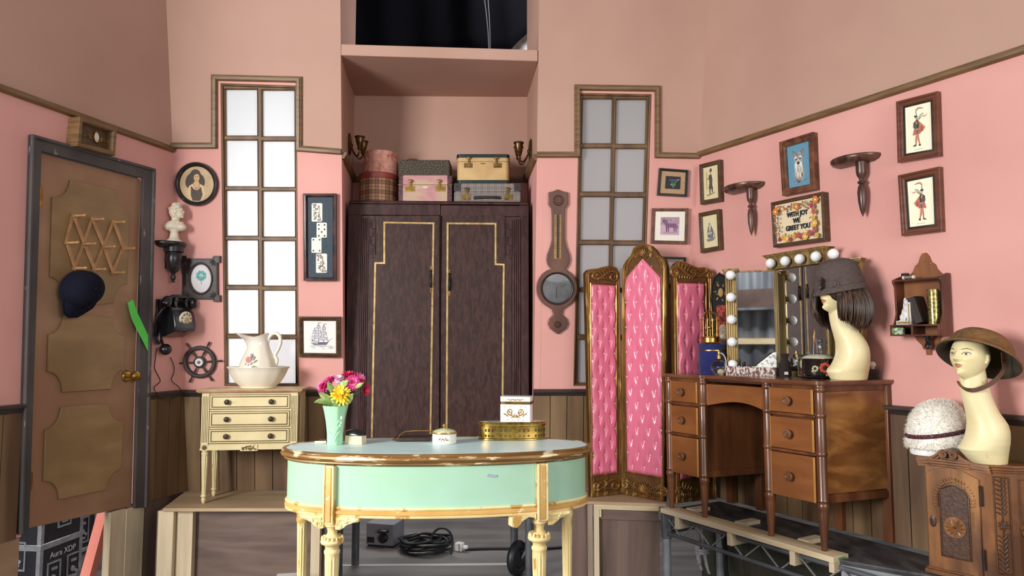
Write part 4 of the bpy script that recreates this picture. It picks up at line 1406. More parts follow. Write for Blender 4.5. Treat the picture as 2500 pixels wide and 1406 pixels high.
A = picture(WB, [(1593.6, 508), (1682, 508), (1679.5, 596), (1590.6, 594)], 'dog_etching', 'purple tinted etching of a standing dog with wide cream mount', 0.020, 0.026, WALN, mount=ink(238, 232, 218), mw=0.036, paper=(196, 168, 184))
pu, pd = (128, 84, 122), (96, 58, 92)
A.poly([(0.0, 0.55), (0.4, 0.6), (1.0, 0.62), (1.0, 1.0), (0.0, 1.0)], (168, 140, 158))
A.poly([(0.20, 0.62), (0.34, 0.66), (0.62, 0.64), (0.80, 0.66), (0.86, 0.58), (0.84, 0.44), (0.70, 0.40), (0.44, 0.42), (0.30, 0.44)], pu)
A.poly([(0.10, 0.80), (0.28, 0.86), (0.38, 0.76), (0.36, 0.60), (0.24, 0.56), (0.18, 0.68)], pu)
A.poly([(0.10, 0.80), (0.20, 0.84), (0.22, 0.74), (0.12, 0.72)], pd)
for u in (0.32, 0.42, 0.72, 0.82):
 A.poly([(u - 0.03, 0.48), (u + 0.05, 0.48), (u + 0.04, 0.16), (u - 0.01, 0.16)], pu if u > 0.35 else pd)
A.line([(0.85, 0.58), (0.92, 0.48), (0.90, 0.36)], 0.004, pd); A.poly([(0.1, 0.14), (0.95, 0.20), (0.9, 0.12), (0.2, 0.08)], (176, 146, 166))
for k in range(12):
 u = random.random(); A.line([(u, 0.7 + 0.25 * random.random()), (u + 0.05, 0.7 + 0.25 * random.random())], 0.003, (214, 194, 206) if k % 2 else pd)
A.done('print', A.root)
A = picture(WB, [(1617, 626), (1676, 628), (1674, 700), (1615, 698)], 'black_framed_print', 'black framed print mostly hidden behind the pink folding screen', 0.014, 0.024, BLKF, mount=ink(176, 150, 140), mw=0.02, paper=(206, 196, 186))
A.poly([(0.2, 0.2), (0.8, 0.2), (0.7, 0.8), (0.3, 0.8)], (120, 112, 108)); A.done('print', A.root)

# ---- back wall, left of the wardrobe
CARDM = mat('slate_mat', (58, 72, 84), (48, 60, 72), sc=(60, 60, 60), rough=0.7)
REDBLK = mat('red_black_frame', (48, 30, 28), (30, 20, 20), sc=(12, 12, 30), rough=0.3, c3=(84, 42, 34), sc3=(20, 20, 20))
quad = [(739, 472), (820, 472), (820, 685.5), (740.5, 685.5)]
A = picture(WB, quad, 'card_display', 'narrow dark frame holding four old playing cards on slate board', 0.021, 0.036, REDBLK, paper=CARDM, sheet_back=0.018)
brd = A.done('backing', A.root)
F = A.F
yb_ = A.y
def card(cx0, cy0, cx1, cy1, kind, txt):
 q = F.ats([(cx0, cy0), (cx1, cy0), (cx1, cy1), (cx0, cy1)], yb_)
 B = Art(q, yb_ - 0.0016)
 r = 0.10
 out = []
 for (cu, cv, a0) in ((1 - r, 1 - r * 0.6, 0), (r, 1 - r * 0.6, 90), (r, r * 0.6, 180), (1 - r, r * 0.6, 270)):
  for k in range(5):
   a = radians(a0 + 22.5 * k); out.append(B.mp(cu + r * cos(a), cv + r * 0.6 * sin(a)))
 B.mb.poly(out, yb_ - 0.0015, yb_ - 0.0002, m=B.m((236, 228, 216)))
 dk = (62, 58, 56)
 if kind == 'fig':
  for sv in (0, 1):
   for k in range(16):
    u, v = 0.18 + 0.6 * random.random(), (0.52 + 0.33 * random.random())
    if sv: u, v = 1 - u, 1 - v
    B.ell(u, v, 0.05 + 0.06 * random.random(), 0.02 + 0.03 * random.random(), random.choice([(120, 112, 100), (78, 74, 70), (166, 154, 136), (140, 120, 90)]), 8, random.random() * 3)
  B.line([(0.14, 0.5), (0.86, 0.5)], 0.0015, dk)
 elif kind == 'pip':
  for u, v in ((0.22, 0.85), (0.78, 0.85), (0.22, 0.58), (0.78, 0.55), (0.5, 0.38), (0.22, 0.12), (0.78, 0.12)):
   B.ell(u, v, 0.09, 0.06, dk, 10); B.line([(u, v), (u, v - 0.08)], 0.002, dk)
 else:
  for u, v in ((0.2, 0.86), (0.82, 0.86), (0.2, 0.14), (0.82, 0.14)):
   B.ell(u, v, 0.09, 0.06, dk, 10)
 root = thing('playing_card', txt, 'playing card', F.M, 'old playing cards in the dark frame')
 B.done('card_face', root)
 return root, B
r1, B1 = card(761, 496, 787, 541, 'fig', 'topmost old card in the dark frame, numbered VII with engraved figures')
r2, B2 = card(773, 543.5, 798, 580, 'pip', 'old card with seven dark pips, second down in the frame')
r3, B3 = card(760.5, 580, 785, 617, 'four', 'old card with four corner pips, third down in the frame')
r4, B4 = card(771.6, 619, 798.5, 666, 'fig', 'lowest old card in the dark frame, numbered XIX with engraved figures')
CI = ink(52, 48, 46)
for B, r, t in ((B1, r1, 'VII'), (B4, r4, 'XIX')):
 x, z = B.mp(0.27, 0.9); lettering(t, r, x, B.y - 0.005, z, 0.021, CI, thick=0.0002)
 x, z = B.mp(0.73, 0.1); lettering(t, r, x, B.y - 0.005, z, 0.021, CI, PI, thick=0.0002)
quad = [(729, 773), (830, 773.5), (830, 873.5), (730, 872)]
A = picture(WB, quad, 'ship_etching', 'etching of a sailing ship in a rope carved brown frame', 0.027, 0.028, BRNF, paper=(232, 226, 222))
dk, md = (84, 84, 98), (128, 128, 140)
A.poly([(0.24, 0.36), (0.30, 0.24), (0.70, 0.24), (0.80, 0.40), (0.70, 0.33), (0.40, 0.31), (0.26, 0.44)], md)
A.poly([(0.24, 0.40), (0.36, 0.34), (0.72, 0.34), (0.80, 0.42), (0.74, 0.30), (0.30, 0.28)], dk)
A.line([(0.78, 0.40), (0.90, 0.47)], 0.0018, dk)
for u, h in ((0.34, 0.78), (0.46, 0.94), (0.62, 0.90)):
 A.line([(u, 0.34), (u, h)], 0.0022, dk)
 for k in range(3):
  v = h - 0.08 - 0.16 * k; w = 0.05 + 0.022 * k
  A.poly([(u - w, v), (u + w, v), (u + w * 1.15, v - 0.10), (u, v - 0.085), (u - w * 1.15, v - 0.10)], (190, 188, 196))
  A.line([(u - w, v), (u + w, v)], 0.0018, dk); A.line([(u - w * 1.15, v - 0.10), (u, v - 0.085), (u + w * 1.15, v - 0.10)], 0.0012, md)
 A.line([(u, h), (u - 0.14, 0.38)], 0.0009, md); A.line([(u, h), (u + 0.14, 0.38)], 0.0009, md)
 A.line([(u, h), (u + 0.05, h + 0.015), (u + 0.08, h - 0.01)], 0.002, dk)
for k in range(9):
 A.line([(0.26 + 0.05 * k, 0.33), (0.27 + 0.05 * k, 0.27)], 0.0012, (60, 60, 72))
for k in range(14):
 u = 0.18 + 0.66 * random.random(); v = 0.14 + 0.09 * random.random(); A.line([(u, v), (u + 0.07, v + 0.01), (u + 0.12, v)], 0.0012, md)
A.done('print', A.root)
q = inset(A.F.ats(quad, -0.028), 0.012)
mb = MB()
for i in range(4):
 a, b = V(q[i]), V(q[(i + 1) % 4])
 n = 15
 for k in range(n):
  p = a.lerp(b, (k + 0.5) / n); d = (b - a).normalized()
  e = V((-d.y, d.x)); s_ = (d + e * 0.9) * 0.009
  mb.tube([(p.x - s_.x, -0.026, p.y - s_.y), (p.x, -0.031, p.y), (p.x + s_.x, -0.026, p.y + s_.y)], [0.003, 0.0055, 0.003], 6)
mb.build('rope_carving', BRNF, A.root)

# ---- oval portrait and clover frame
F = WB.sub(482, 450)
root = thing('oval_portrait', 'oval black frame with sepia portrait of a long haired woman', 'picture', F.M)
rx, rz_ = abs(F.at(529, 450, -0.03)[0]), abs(F.at(482, 395, -0.03)[1])
mb = MB()
rs = []
for k in range(65):
 a = 2 * PI * k / 64
 c, s_ = cos(a), sin(a)
 rs.append([V(((rx - w) * c, -h, (rz_ - w) * s_)) for w, h in [(0, 0), (0, 0.020), (0.004, 0.027), (0.010, 0.030), (0.015, 0.024), (0.020, 0.022), (0.026, 0.012), (0.026, 0.0)]])
mb.loft(rs, False, True)
for k in range(72):
 a = 2 * PI * k / 72
 mb.sphere(((rx - 0.003) * cos(a), -0.024, (rz_ - 0.003) * sin(a)), 0.0042, 6, 4)
mb.build('frame', mat('black_bronze_frame', (44, 36, 34), (30, 24, 23), sc=(30, 30, 30), rough=0.35, wear=(120, 96, 70), wsc=(50, 50, 50), wlo=0.68, whi=0.72), root)
A = Art([(-rx, rz_), (rx, rz_), (rx, -rz_), (-rx, -rz_)], -0.010)
SEP = mat('sepia_print_ground', (172, 138, 88), (152, 118, 70), sc=(6, 6, 6), rough=0.45, c3=(188, 156, 104), sc3=(8, 8, 8))
A.ell(0.5, 0.5, 0.42, 0.44, SEP, 48)
hb, sk, bl, vest = (58, 44, 36), (206, 166, 116), (212, 186, 138), (70, 56, 46)
A.ell(0.47, 0.70, 0.13, 0.14, hb); A.ell(0.34, 0.58, 0.10, 0.17, hb, rot=-0.3); A.ell(0.60, 0.58, 0.09, 0.15, hb, rot=0.2)
A.poly([(0.26, 0.28), (0.32, 0.46), (0.42, 0.52), (0.56, 0.52), (0.66, 0.46), (0.70, 0.28), (0.62, 0.13), (0.36, 0.13)], bl)
A.poly([(0.36, 0.46), (0.44, 0.38), (0.52, 0.36), (0.60, 0.44), (0.64, 0.26), (0.58, 0.12), (0.40, 0.12), (0.36, 0.24)], vest)
A.poly([(0.44, 0.56), (0.55, 0.56), (0.57, 0.46), (0.50, 0.36), (0.42, 0.46)], sk)
A.ell(0.50, 0.65, 0.068, 0.095, sk); A.poly([(0.42, 0.70), (0.44, 0.77), (0.54, 0.77), (0.58, 0.70), (0.52, 0.735)], hb)
for u in (0.475, 0.535):
 A.ell(u, 0.665, 0.013, 0.008, (52, 40, 34), 8); A.line([(u - 0.02, 0.685), (u + 0.02, 0.685)], 0.0016, hb)
A.line([(0.51, 0.66), (0.515, 0.625), (0.50, 0.62)], 0.0014, (150, 110, 76)); A.ell(0.505, 0.595, 0.018, 0.008, (140, 72, 56), 8)
for k in range(9):
 a = PI + PI * k / 8; A.ell(0.50 + 0.07 * cos(a), 0.50 + 0.10 * sin(a), 0.012, 0.011, (160, 70, 50), 8)
for k in range(7):
 a = PI + PI * k / 6; A.ell(0.50 + 0.05 * cos(a), 0.46 + 0.09 * sin(a), 0.009, 0.008, (236, 214, 170), 8)
A.done('print', root)
F = WB.sub(487, 680)
root = thing('clover_picture', 'dark carved frame with oval opening around a green four leaf clover', 'picture', F.M)
x0, z1 = F.at(436.5, 624, -0.022); x1, z0 = F.at(537.5, 737, -0.022)
n_, e_ = 0.040, 0.016
def notch_frame(x0, x1, z0, z1, n, e):
 return [(x0, z0), (x0 + n, z0), (x0 + n, z0 + e), (x1 - n, z0 + e), (x1 - n, z0), (x1, z0), (x1, z0 + n), (x1 - e, z0 + n), (x1 - e, z1 - n), (x1, z1 - n), (x1, z1), (x1 - n, z1), (x1 - n, z1 - e), (x0 + n, z1 - e), (x0 + n, z1), (x0, z1), (x0, z1 - n), (x0 + e, z1 - n), (x0 + e, z0 + n), (x0, z0 + n)]
cx, cz = F.at(488.5, 680, -0.022)
ox, oz = 0.066, 0.090
oval = [(cx + ox * cos(2 * PI * k / 48), cz + oz * sin(2 * PI * k / 48)) for k in range(48)]
mb = MB()
mb.poly(notch_frame(x0, x1, z0, z1, n_, e_), -0.018, 0.0, holes=[oval])
mb.sweep(oval, [(-0.012, 0.016), (-0.010, 0.024), (-0.004, 0.026), (0.0, 0.020), (0.003, 0.010), (0.003, 0.0)])
mb.sweep(notch_frame(x0 + 0.004, x1 - 0.004, z0 + 0.004, z1 - 0.004, n_, e_), [(0, 0.017), (0, 0.022), (0.005, 0.022), (0.005, 0.017)])
for sx in (-1, 1):
 for sz in (-1, 1):
  px_, pz_ = (x1 + x0) / 2 + sx * ((x1 - x0) / 2 - 0.036), (z0 + z1) / 2 + sz * ((z1 - z0) / 2 - 0.036)
  for k in range(5):
   leaf(mb, px_, pz_, math.atan2(-sz, -sx) + (k - 2) * 0.7, 0.030, 0.007, -0.018)
  mb.sphere((px_, -0.019, pz_), 0.006, 8, 5)
mb.build('frame', DKF, root, bevel=0.0015)
A = Art([(cx - ox, cz + oz), (cx + ox, cz + oz), (cx + ox, cz - oz), (cx - ox, cz - oz)], -0.004)
A.ell(0.5, 0.5, 0.51, 0.51, (226, 220, 222), 48)
for k in range(4):
 a = PI / 4 + k * PI / 2
 A.ell(0.5 + 0.155 * cos(a) - 0.062 * sin(a), 0.60 + 0.113 * sin(a) + 0.045 * cos(a), 0.085, 0.062, (104, 178, 168), 14)
 A.ell(0.5 + 0.155 * cos(a) + 0.062 * sin(a), 0.60 + 0.113 * sin(a) - 0.045 * cos(a), 0.085, 0.062, (96, 170, 160), 14)
 A.line([(0.5, 0.60), (0.5 + 0.16 * cos(a), 0.60 + 0.115 * sin(a))], 0.0016, (60, 130, 124))
A.line([(0.50, 0.58), (0.49, 0.42), (0.52, 0.30)], 0.0028, (90, 150, 140))
A.done('print', root)

# ---- ship's wheel
F = WB.sub(490, 883)
root = thing('ships_wheel', 'small dark brown ship wheel with white centre hung left of the window', 'wall ornament', F.M)
R_ = abs(F.at(527, 883, -0.02)[0])
WHB = mat('dark_wheel_wood', (62, 50, 50), (46, 37, 37), sc=(20, 20, 20), rough=0.55)
mb = MB()
prof = [(0, 0.006), (0, 0.020), (0.004, 0.026), (0.012, 0.028), (0.020, 0.026), (0.024, 0.020), (0.024, 0.006)]
circ = lambda r, n=48: [(r * cos(2 * PI * k / n), r * sin(2 * PI * k / n)) for k in range(n)]
mb.sweep(circ(R_), [(0, 0.006)] + prof[1:] + [(0, 0.006)])
mb.build('rim', WHB, root)
for k in range(6):
 a = 2 * PI * k / 6 + 0.06
 d = V((cos(a), 0, sin(a)))
 mb = MB()
 ax = d.to_track_quat('Z', 'Y').to_matrix()
 mb.lathe([(0.004, 0.024), (0.0045, R_ * 0.45), (0.0065, R_ * 0.62), (0.0045, R_ * 0.8), (0.006, R_ * 1.0), (0.004, R_ * 1.06), (0.0055, R_ * 1.16), (0.0065, R_ * 1.30), (0.0055, R_ * 1.38), (0.002, R_ * 1.41)], 10, (0, -0.018, 0), ax)
 mb.build('spoke', WHB, root)
mb = MB(); mb.lathe([(0.036, 0.006), (0.036, 0.022), (0.028, 0.026), (0.0, 0.026)], 32, (0, 0, 0), RX); mb.cur = 1
mb.lathe([(0.024, 0.0255), (0.024, 0.029), (0.0, 0.029)], 32, (0, 0, 0), RX); mb.cur = 2
mb.lathe([(0.010, 0.029), (0.009, 0.032), (0.0, 0.033)], 20, (0, 0, 0), RX)
mb.build('hub', [WHB, ink(222, 222, 220, 0.4), ink(96, 92, 92, 0.4)], root)

# ---- barometer
F = WB.sub(1360, 640)
root = thing('banjo_barometer', 'dark wooden banjo barometer with round glass between wardrobe and window', 'barometer', F.M)
half = [(469, 22.5), (499, 22.5), (509, 15.5), (530, 14.5), (585, 14.5), (600, 18), (622, 26), (634, 27.5), (646, 24.5), (657, 17), (660, 20)]
yd = -0.022
xc_, zc_ = F.at(1360, 704, yd)
rd = abs(F.at(1410, 704, yd)[0] - xc_)
S = lambda px, py: F.at(px, py, yd)
left = [S(1362 - w - 0.00 * y, y) for y, w in half[:-1]]
right = [S(1364 + w, y) for y, w in half[:-1]]
arcR = [(xc_ + rd * cos(a), zc_ + rd * sin(a)) for a in (radians(62 - 9.5 * k) for k in range(14))]
tail = [S(1374, 756), S(1372, 768), S(1383, 778), S(1386, 790), S(1381, 802), S(1372, 809), S(1362, 816), S(1352, 809), S(1343, 802), S(1338, 790), S(1341, 778), S(1351, 768), S(1348, 756)]
arcL = [(xc_ + rd * cos(a), zc_ + rd * sin(a)) for a in (radians(180 + 62 - 9.5 * k) for k in range(14))]
outl = [S(1350, 467), S(1362, 462), S(1374, 467)] + right + arcR + tail + arcL + left[::-1]
BARO = mat('barometer_walnut', (92, 58, 46), (66, 40, 33), sc=(16, 16, 4), rough=0.4, c3=(112, 74, 58), sc3=(7, 7, 2))
mb = MB(); mb.poly(outl, yd, 0.0); mb.build('case', BARO, root, bevel=0.004)
mb = MB()
mb.sweep([(xc_ + q[0], zc_ + q[1]) for q in circ(rd * 0.80)], [(0, 0.02), (0.0, 0.030), (0.004, 0.034), (0.010, 0.032), (0.014, 0.026), (0.014, 0.02)])
mb.build('bezel', DKF, root)
mb = MB(); mb.lathe([(rd * 0.72, 0.024), (rd * 0.70, 0.028), (rd * 0.4, 0.0305), (0, 0.032)], 40, (xc_, 0, zc_), RX)
mb.build('dial_glass', mat('grey_dial_glass', (96, 96, 98), (120, 120, 122), sc=(9, 9, 9), rough=0.08, spec=0.8), root)
mb = MB()
mb.box((xc_ - 0.004, -0.0305, zc_ - 0.025), (0.004, 0.003, 0.07)); mb.box((xc_ + 0.03, -0.0295, zc_ + 0.012), (0.06, 0.003, 0.003), R=Matrix.Rotation(-0.5, 3, 'Y'))
mb.build('needle', ink(40, 38, 38), root)
mb = MB()
xa, za = S(1353, 524); xb, zb = S(1370, 632)
mb.bx(xa, xb, yd - 0.003, yd, zb, za, 0)
mb.bx((xa + xb) / 2 - 0.005, (xa + xb) / 2 + 0.005, yd - 0.010, yd, zb + 0.005, za, 1)
for k in range(13):
 z = za - (za - zb) * (k + 0.7) / 14
 for sx in (-1, 1):
  mb.bx((xa + xb) / 2 + sx * 0.009, (xa + xb) / 2 + sx * 0.018, yd - 0.0036, yd, z - 0.001, z + 0.001, 1)
mb.build('thermometer', [mat('yellowed_scale', (168, 132, 84), (138, 104, 62), sc=(20, 20, 20)), ink(44, 34, 32)], root)
mb = MB()
for (px, py, r) in ((1363, 489, 0.034), (1361, 792, 0.020)):
 x, z = S(px, py)
 mb.lathe([(r, 0.02), (r, 0.026), (r * 0.85, 0.030), (r * 0.7, 0.025), (r * 0.55, 0.025), (r * 0.45, 0.031), (r * 0.2, 0.031), (r * 0.15, 0.027), (0, 0.027)], 28, (x, 0, z), RX)
mb.build('rosette', BARO, root)

# ---- cameo box over the door
F = WL.sub(237, 333)
root = thing('cameo_shadow_box', 'small wooden shadow box with a white cameo over the door', 'shadow box', F.M)
q = F.ats([(195, 284), (287, 313), (282, 380), (188, 356)], -0.075)
mb = MB(); mb.sweep(q, [(0, 0), (0, 0.072), (0.003, 0.075), (0.020, 0.075), (0.024, 0.070), (0.024, 0.0)]); mb.build('frame', RAILM, root)
qi = inset(q, 0.023)
mb = MB(); mb.poly(qi, -0.038, -0.002); mb.build('backboard', mat('brown_velvet_board', (92, 70, 44), (72, 54, 34), sc=(30, 30, 30), bump=0.2), root)
x, z = F.at(236, 335, -0.04)
mb = MB()
for k in range(3):
 for sx in (-1, 1):
  vine(mb, spiral(x + sx * (0.03 + 0.018 * k), z - 0.012 + 0.004 * k, 0.014, 1.3, PI / 2, sx), 0.003, 0.0015, -0.038)
  leaf(mb, x + sx * 0.03, z - 0.02, PI / 2 - sx * (0.4 + 0.4 * k), 0.04, 0.006, -0.038)
mb.sweep([(x + 0.023 * cos(2 * PI * k / 30), z + 0.034 * sin(2 * PI * k / 30)) for k in range(30)], [(0, 0.036), (0, 0.045), (0.005, 0.045), (0.005, 0.036)])
mb.build('filigree', OLDBRASS, root)
mb = MB(); mb.sphere((x, -0.038, z), (0.018, 0.008, 0.028), 20, 12); mb.sphere((x + 0.001, -0.046, z + 0.008), (0.007, 0.004, 0.009), 10, 8); mb.sphere((x - 0.001, -0.045, z - 0.009), (0.010, 0.004, 0.009), 10, 8)
mb.build('cameo', ink(236, 226, 208, 0.35), root)

# ---- peg rack, navy cap and green tape on the door
LW = mat('light_peg_wood', (186, 142, 98), (164, 118, 78), sc=(20, 20, 20), rough=0.5)
F = dfr
rack = thing('peg_rack', 'accordion peg rack of light wood slats hung on the door', 'coat rack', F.M)
yp = -0.012
top = [F.at(*p, yp) for p in ((178, 527), (224, 536), (276, 543))]
mid = [F.at(*p, yp) for p in ((161, 593), (204, 596), (252, 603), (300, 607))]
bot = [F.at(*p, yp) for p in ((181, 655), (229, 658), (274, 666))]
def slat(a, b, y):
 a, b = V(a), V(b); d = (b - a).normalized(); e = V((-d.y, d.x)) * 0.0085; a = a - d * 0.012; b = b + d * 0.012
 mb = MB(); q = [a + e, b + e, b - e, a - e]
 mb.hexa([(p.x, y - 0.004, p.y) for p in q], [(p.x, y + 0.004, p.y) for p in q]); mb.build('slat', LW, rack, bevel=0.0015)
for i in range(3):
 slat(mid[i], top[i], -0.010); slat(top[i], mid[i + 1], -0.019); slat(mid[i], bot[i], -0.019); slat(bot[i], mid[i + 1], -0.010)
PEGP = [(0.006, 0.0), (0.007, 0.03), (0.0065, 0.05), (0.005, 0.07), (0.0075, 0.078), (0.0075, 0.086), (0.004, 0.090)]
for p in top + mid + bot:
 mb = MB(); mb.lathe(PEGP, 12, (p[0], -0.006, p[1]), RX); mb.build('peg', LW, rack)
NAVY = mat('navy_felt', (17, 18, 36), (12, 13, 28), sc=(120, 120, 120), rough=0.9, spec=0.2)
hx, hz = bot[0]
cap = thing('navy_cap', 'dark navy peaked cap hanging from the peg rack on the door', 'cap', F.M)
mb = MB()
cxp, czp = F.at(212, 706, -0.09)
rs = []
RR = Matrix.Rotation(-0.45, 3, 'Y')
for k in range(13):
 t = k / 12
 a = t * PI / 2
 rg = []
 for i in range(36):
  b = 2 * PI * i / 36
  p = RR @ V((0.115 * cos(b) * cos(a) ** 0.7, -0.115 * sin(a), 0.098 * sin(b) * cos(a) ** 0.7))
  rg.append(V((cxp, -0.035, czp)) + p)
 rs.append(rg)
mb.loft(rs)
mb.build('crown', NAVY, cap)
mb = MB(); mb.sphere((cxp, -0.152, czp), (0.009, 0.006, 0.009), 10, 6); mb.build('top_button', NAVY, cap)
out = F.ats([(174, 690), (158, 712), (152, 745), (153, 766), (166, 775), (186, 774), (206, 763), (226, 752), (238, 738)], -0.05)
rs = []
for j in range(5):
 t = j / 4
 rs.append([V((lerp(p[0], cxp, 0.45 * t), -0.042 - 0.025 * sin(t * PI / 2) - 0.016 * sin(PI * k / (len(out) - 1)), lerp(p[1], czp, 0.45 * t))) for k, p in enumerate(out)])
vs2 = [[p + V((0, 0.006, 0)) for p in r] for r in rs]
mb = MB(); mb.loft(rs, False, False); mb.loft(vs2, False, False)
mb.tube([r for r in rs[0]], 0.004, 6)
mb.build('peak', NAVY, cap)
tape = MB(); q = F.ats([(312, 739), (325, 731), (337, 765), (362, 818), (362, 856), (334, 803), (321, 775)], -0.036)
n = len(q)
tape.poly(q, -0.0345, -0.0325)
tag(tape.build('tape_strip', mat('bright_green_tape', (92, 218, 84), (84, 208, 78), sc=(20, 20, 20), rough=0.5), world=F.M), 'bright green tape strip stuck across door edge and frame', 'tape')

# ---- turned wall brackets
BLKW = mat('black_bracket', (36, 32, 34), (26, 23, 25), sc=(20, 20, 20), rough=0.3)
DKW = mat('dark_bracket_wood', (70, 46, 38), (48, 30, 25), sc=(9, 9, 3), rough=0.3, c3=(104, 70, 54), sc3=(24, 24, 3))
def wall_bracket(W, c, shelf_l, shelf_r, tip, name, label, m, black=False, rr=0.025):
 F = W.sub(*c)
 root = thing(name, label, 'wall bracket', F.M, None if black else 'turned drop brackets on the right wall')
 x0, x1 = F.at(*shelf_l)[0], F.at(*shelf_r)[0]
 w = (x1 - x0) / 2
 d = w * (1.12 if black else 0.85)
 mb = MB()
 rs = []
 for s_, z in ((0.72, -0.026), (0.93, -0.016), (1.0, -0.004), (1.0, 0.006), (0.97, 0.010), (0.94, 0.006)):
  rg = [V((w * s_ * cos(PI * k / 24), -d * s_ * sin(PI * k / 24), z)) for k in range(25)]
  rs.append(rg)
 mb.loft(rs)
 mb.build('shelf', m, root)
 zt = F.at(*tip, -d * 0.45)[1]
 H = -zt - 0.026
 r = rr if not black else w * 0.46
 xo = 0.0 if black else F.at(tip[0], tip[1], -d * 0.36)[0]
 pr = [(r, -0.02), (r * 0.98, -0.02 - 0.20 * H), (r * 0.85, -0.02 - 0.26 * H), (r * 0.45, -0.02 - 0.32 * H), (r * 0.42, -0.02 - 0.35 * H), (r * 0.8, -0.02 - 0.375 * H), (r * 0.75, -0.02 - 0.395 * H), (r * 0.45, -0.02 - 0.42 * H), (r * 0.72, -0.02 - 0.47 * H), (r * 0.86, -0.02 - 0.56 * H), (r * 0.78, -0.02 - 0.72 * H), (r * 0.45, -0.02 - 0.90 * H), (0.001, -0.02 - 1.0 * H)]
 if black:
  pr = [(r * 1.1, -0.01), (r * 1.15, -0.05), (r * 0.85, -0.055), (r * 0.95, -0.07), (r * 1.0, -0.10), (r * 0.8, -0.13), (r * 0.9, -0.14), (r * 0.6, -0.165), (r * 0.35, -0.175), (r * 0.2, -0.185), (r * 0.32, -0.20), (r * 0.30, -0.215), (r * 0.14, -0.225), (r * 0.25, -0.235), (0.001, zt)]
 mb = MB(); mb.lathe(pr, 24, (xo, -max(d * 0.36, r * 1.15), 0)); mb.build('turned_drop', m, root)
 if black:
  mb = MB(); mb.bx(-0.012, 0.012, -0.03, 0, -0.15, -0.01); mb.build('back_plate', m, root)
 return root, F, d
wall_bracket(WR, (1822, 458), (1779, 466), (1869, 455), (1835, 577), 'wall_bracket', 'smaller turned drop wall bracket, between the costume and dog pictures', DKW, rr=0.0225)
wall_bracket(WR, (2092, 391), (2038, 402), (2153, 384), (2107, 531), 'wall_bracket', 'larger turned drop wall bracket, left of the bagpiper prints', DKW)
br, BF, bd = wall_bracket(WL, (408, 596), (384, 601), (444, 595), (413, 668), 'plinth_bracket', 'black turned wall bracket carrying the white bust', BLKW, True)
# ---- white bust of a child on the black bracket
PLAST = mat('cream_plaster', (232, 222, 200), (214, 202, 176), sc=(30, 30, 30), rough=0.6)
sB = 4.25 / FPX
o_ = BF.M @ V((0.002, -bd * 0.42, 0.010))
zbase = o_.z
B = Fr(Matrix.Translation(o_) @ Matrix.Rotation(radians(18), 4, 'Z'))
bust = thing('plaster_bust', 'cream plaster bust of a curly haired child on the black bracket', 'bust', B.M)
mb = MB()
h = lambda py: (596 - py) * sB
mb.lathe([(0.046, 0), (0.046, 0.008), (0.040, 0.014), (0.030, 0.022), (0.026, 0.035), (0.022, 0.06), (0.026, 0.068), (0.028, 0.078)], 24)
mb.sphere((0.0, 0, 0.098), (0.066, 0.040, 0.030)); mb.sphere((-0.03, 0, 0.092), (0.036, 0.034, 0.024)); mb.sphere((0.034, -0.004, 0.092), (0.034, 0.034, 0.024))
mb.tube([(0, 0.002, 0.10), (0.004, 0, 0.135), (0.004, -0.004, 0.16)], [0.030, 0.023, 0.024], 16)
hc = V((0.006, -0.004, 0.188))
mb.sphere(hc, (0.041, 0.036, 0.047), 24, 16)
mb.sphere(hc + V((0.022, -0.010, -0.016)), (0.024, 0.024, 0.026)); mb.sphere(hc + V((0.043, -0.012, -0.004)), (0.007, 0.006, 0.009)); mb.sphere(hc + V((0.036, -0.012, -0.033)), (0.010, 0.011, 0.008))
mb.sphere(hc + V((0.040, -0.012, -0.019)), (0.006, 0.010, 0.005)); mb.sphere(hc + V((0.034, -0.012, 0.012)), (0.010, 0.022, 0.007)); mb.sphere(hc + V((-0.002, -0.036, -0.006)), (0.009, 0.005, 0.012))
for k in range(46):
 a, b = random.uniform(0, 2 * PI), random.uniform(0.05, 1.25)
 d = V((cos(a) * sin(b), sin(a) * sin(b), cos(b)))
 if d.x > 0.62 and d.z < 0.75:
  continue
 mb.sphere(hc + V((d.x * 0.041, d.y * 0.037, d.z * 0.047)), random.uniform(0.008, 0.012), 8, 6)
for k in range(12):
 a = 2 * PI * k / 12
 mb.sphere((0.004 + 0.036 * cos(a), 0.028 * sin(a), 0.122 + 0.004 * sin(3 * a)), (0.012, 0.011, 0.007), 8, 6)
remesh(mb.build('figure', PLAST, bust), 0.0028, 2)

# ---- black wall telephone
F = WL.sub(405, 785)
ph = thing('wall_telephone', 'black rotary wall telephone with coiled cord by the corner', 'telephone', F.M)
BAKE = mat('black_bakelite', (24, 24, 28), (18, 18, 21), sc=(10, 10, 10), rough=0.22, spec=0.6)
sP = 4.15 / FPX
x0, x1 = F.at(386, 780)[0], F.at(432, 780)[0]
wz_ = 0.090
zt_, zb_ = F.at(395, 731)[1], F.at(395, 822)[1]
mb = MB(); mb.bx(-wz_, wz_, -0.014, 0.0, zb_, zt_); mb.build('back_plate', BAKE, ph, bevel=0.004)
mb = MB()
yf = -0.13
side = [(-0.012, zt_ - 0.005), (-0.05, zt_ - 0.005), (-0.085, zt_ - 0.028), (yf, zt_ - 0.075), (yf - 0.018, zb_ + 0.07), (yf - 0.015, zb_ + 0.035), (-0.06, zb_ + 0.0), (-0.012, zb_)]
wl_ = lambda y: wz_ * (0.92 + 0.04 * (y / yf))
mb.loft([[V((-wl_(p[0]), p[0], p[1])) for p in side], [V((wl_(p[0]), p[0], p[1])) for p in side]])
mb.build('body', BAKE, ph, bevel=0.008, seg=3)
n = V((0, -1, -0.13)).normalized()
axd = n.to_track_quat('Z', 'Y').to_matrix()
dc = V((0.0, yf - 0.009, (zt_ + zb_) / 2 - 0.012))
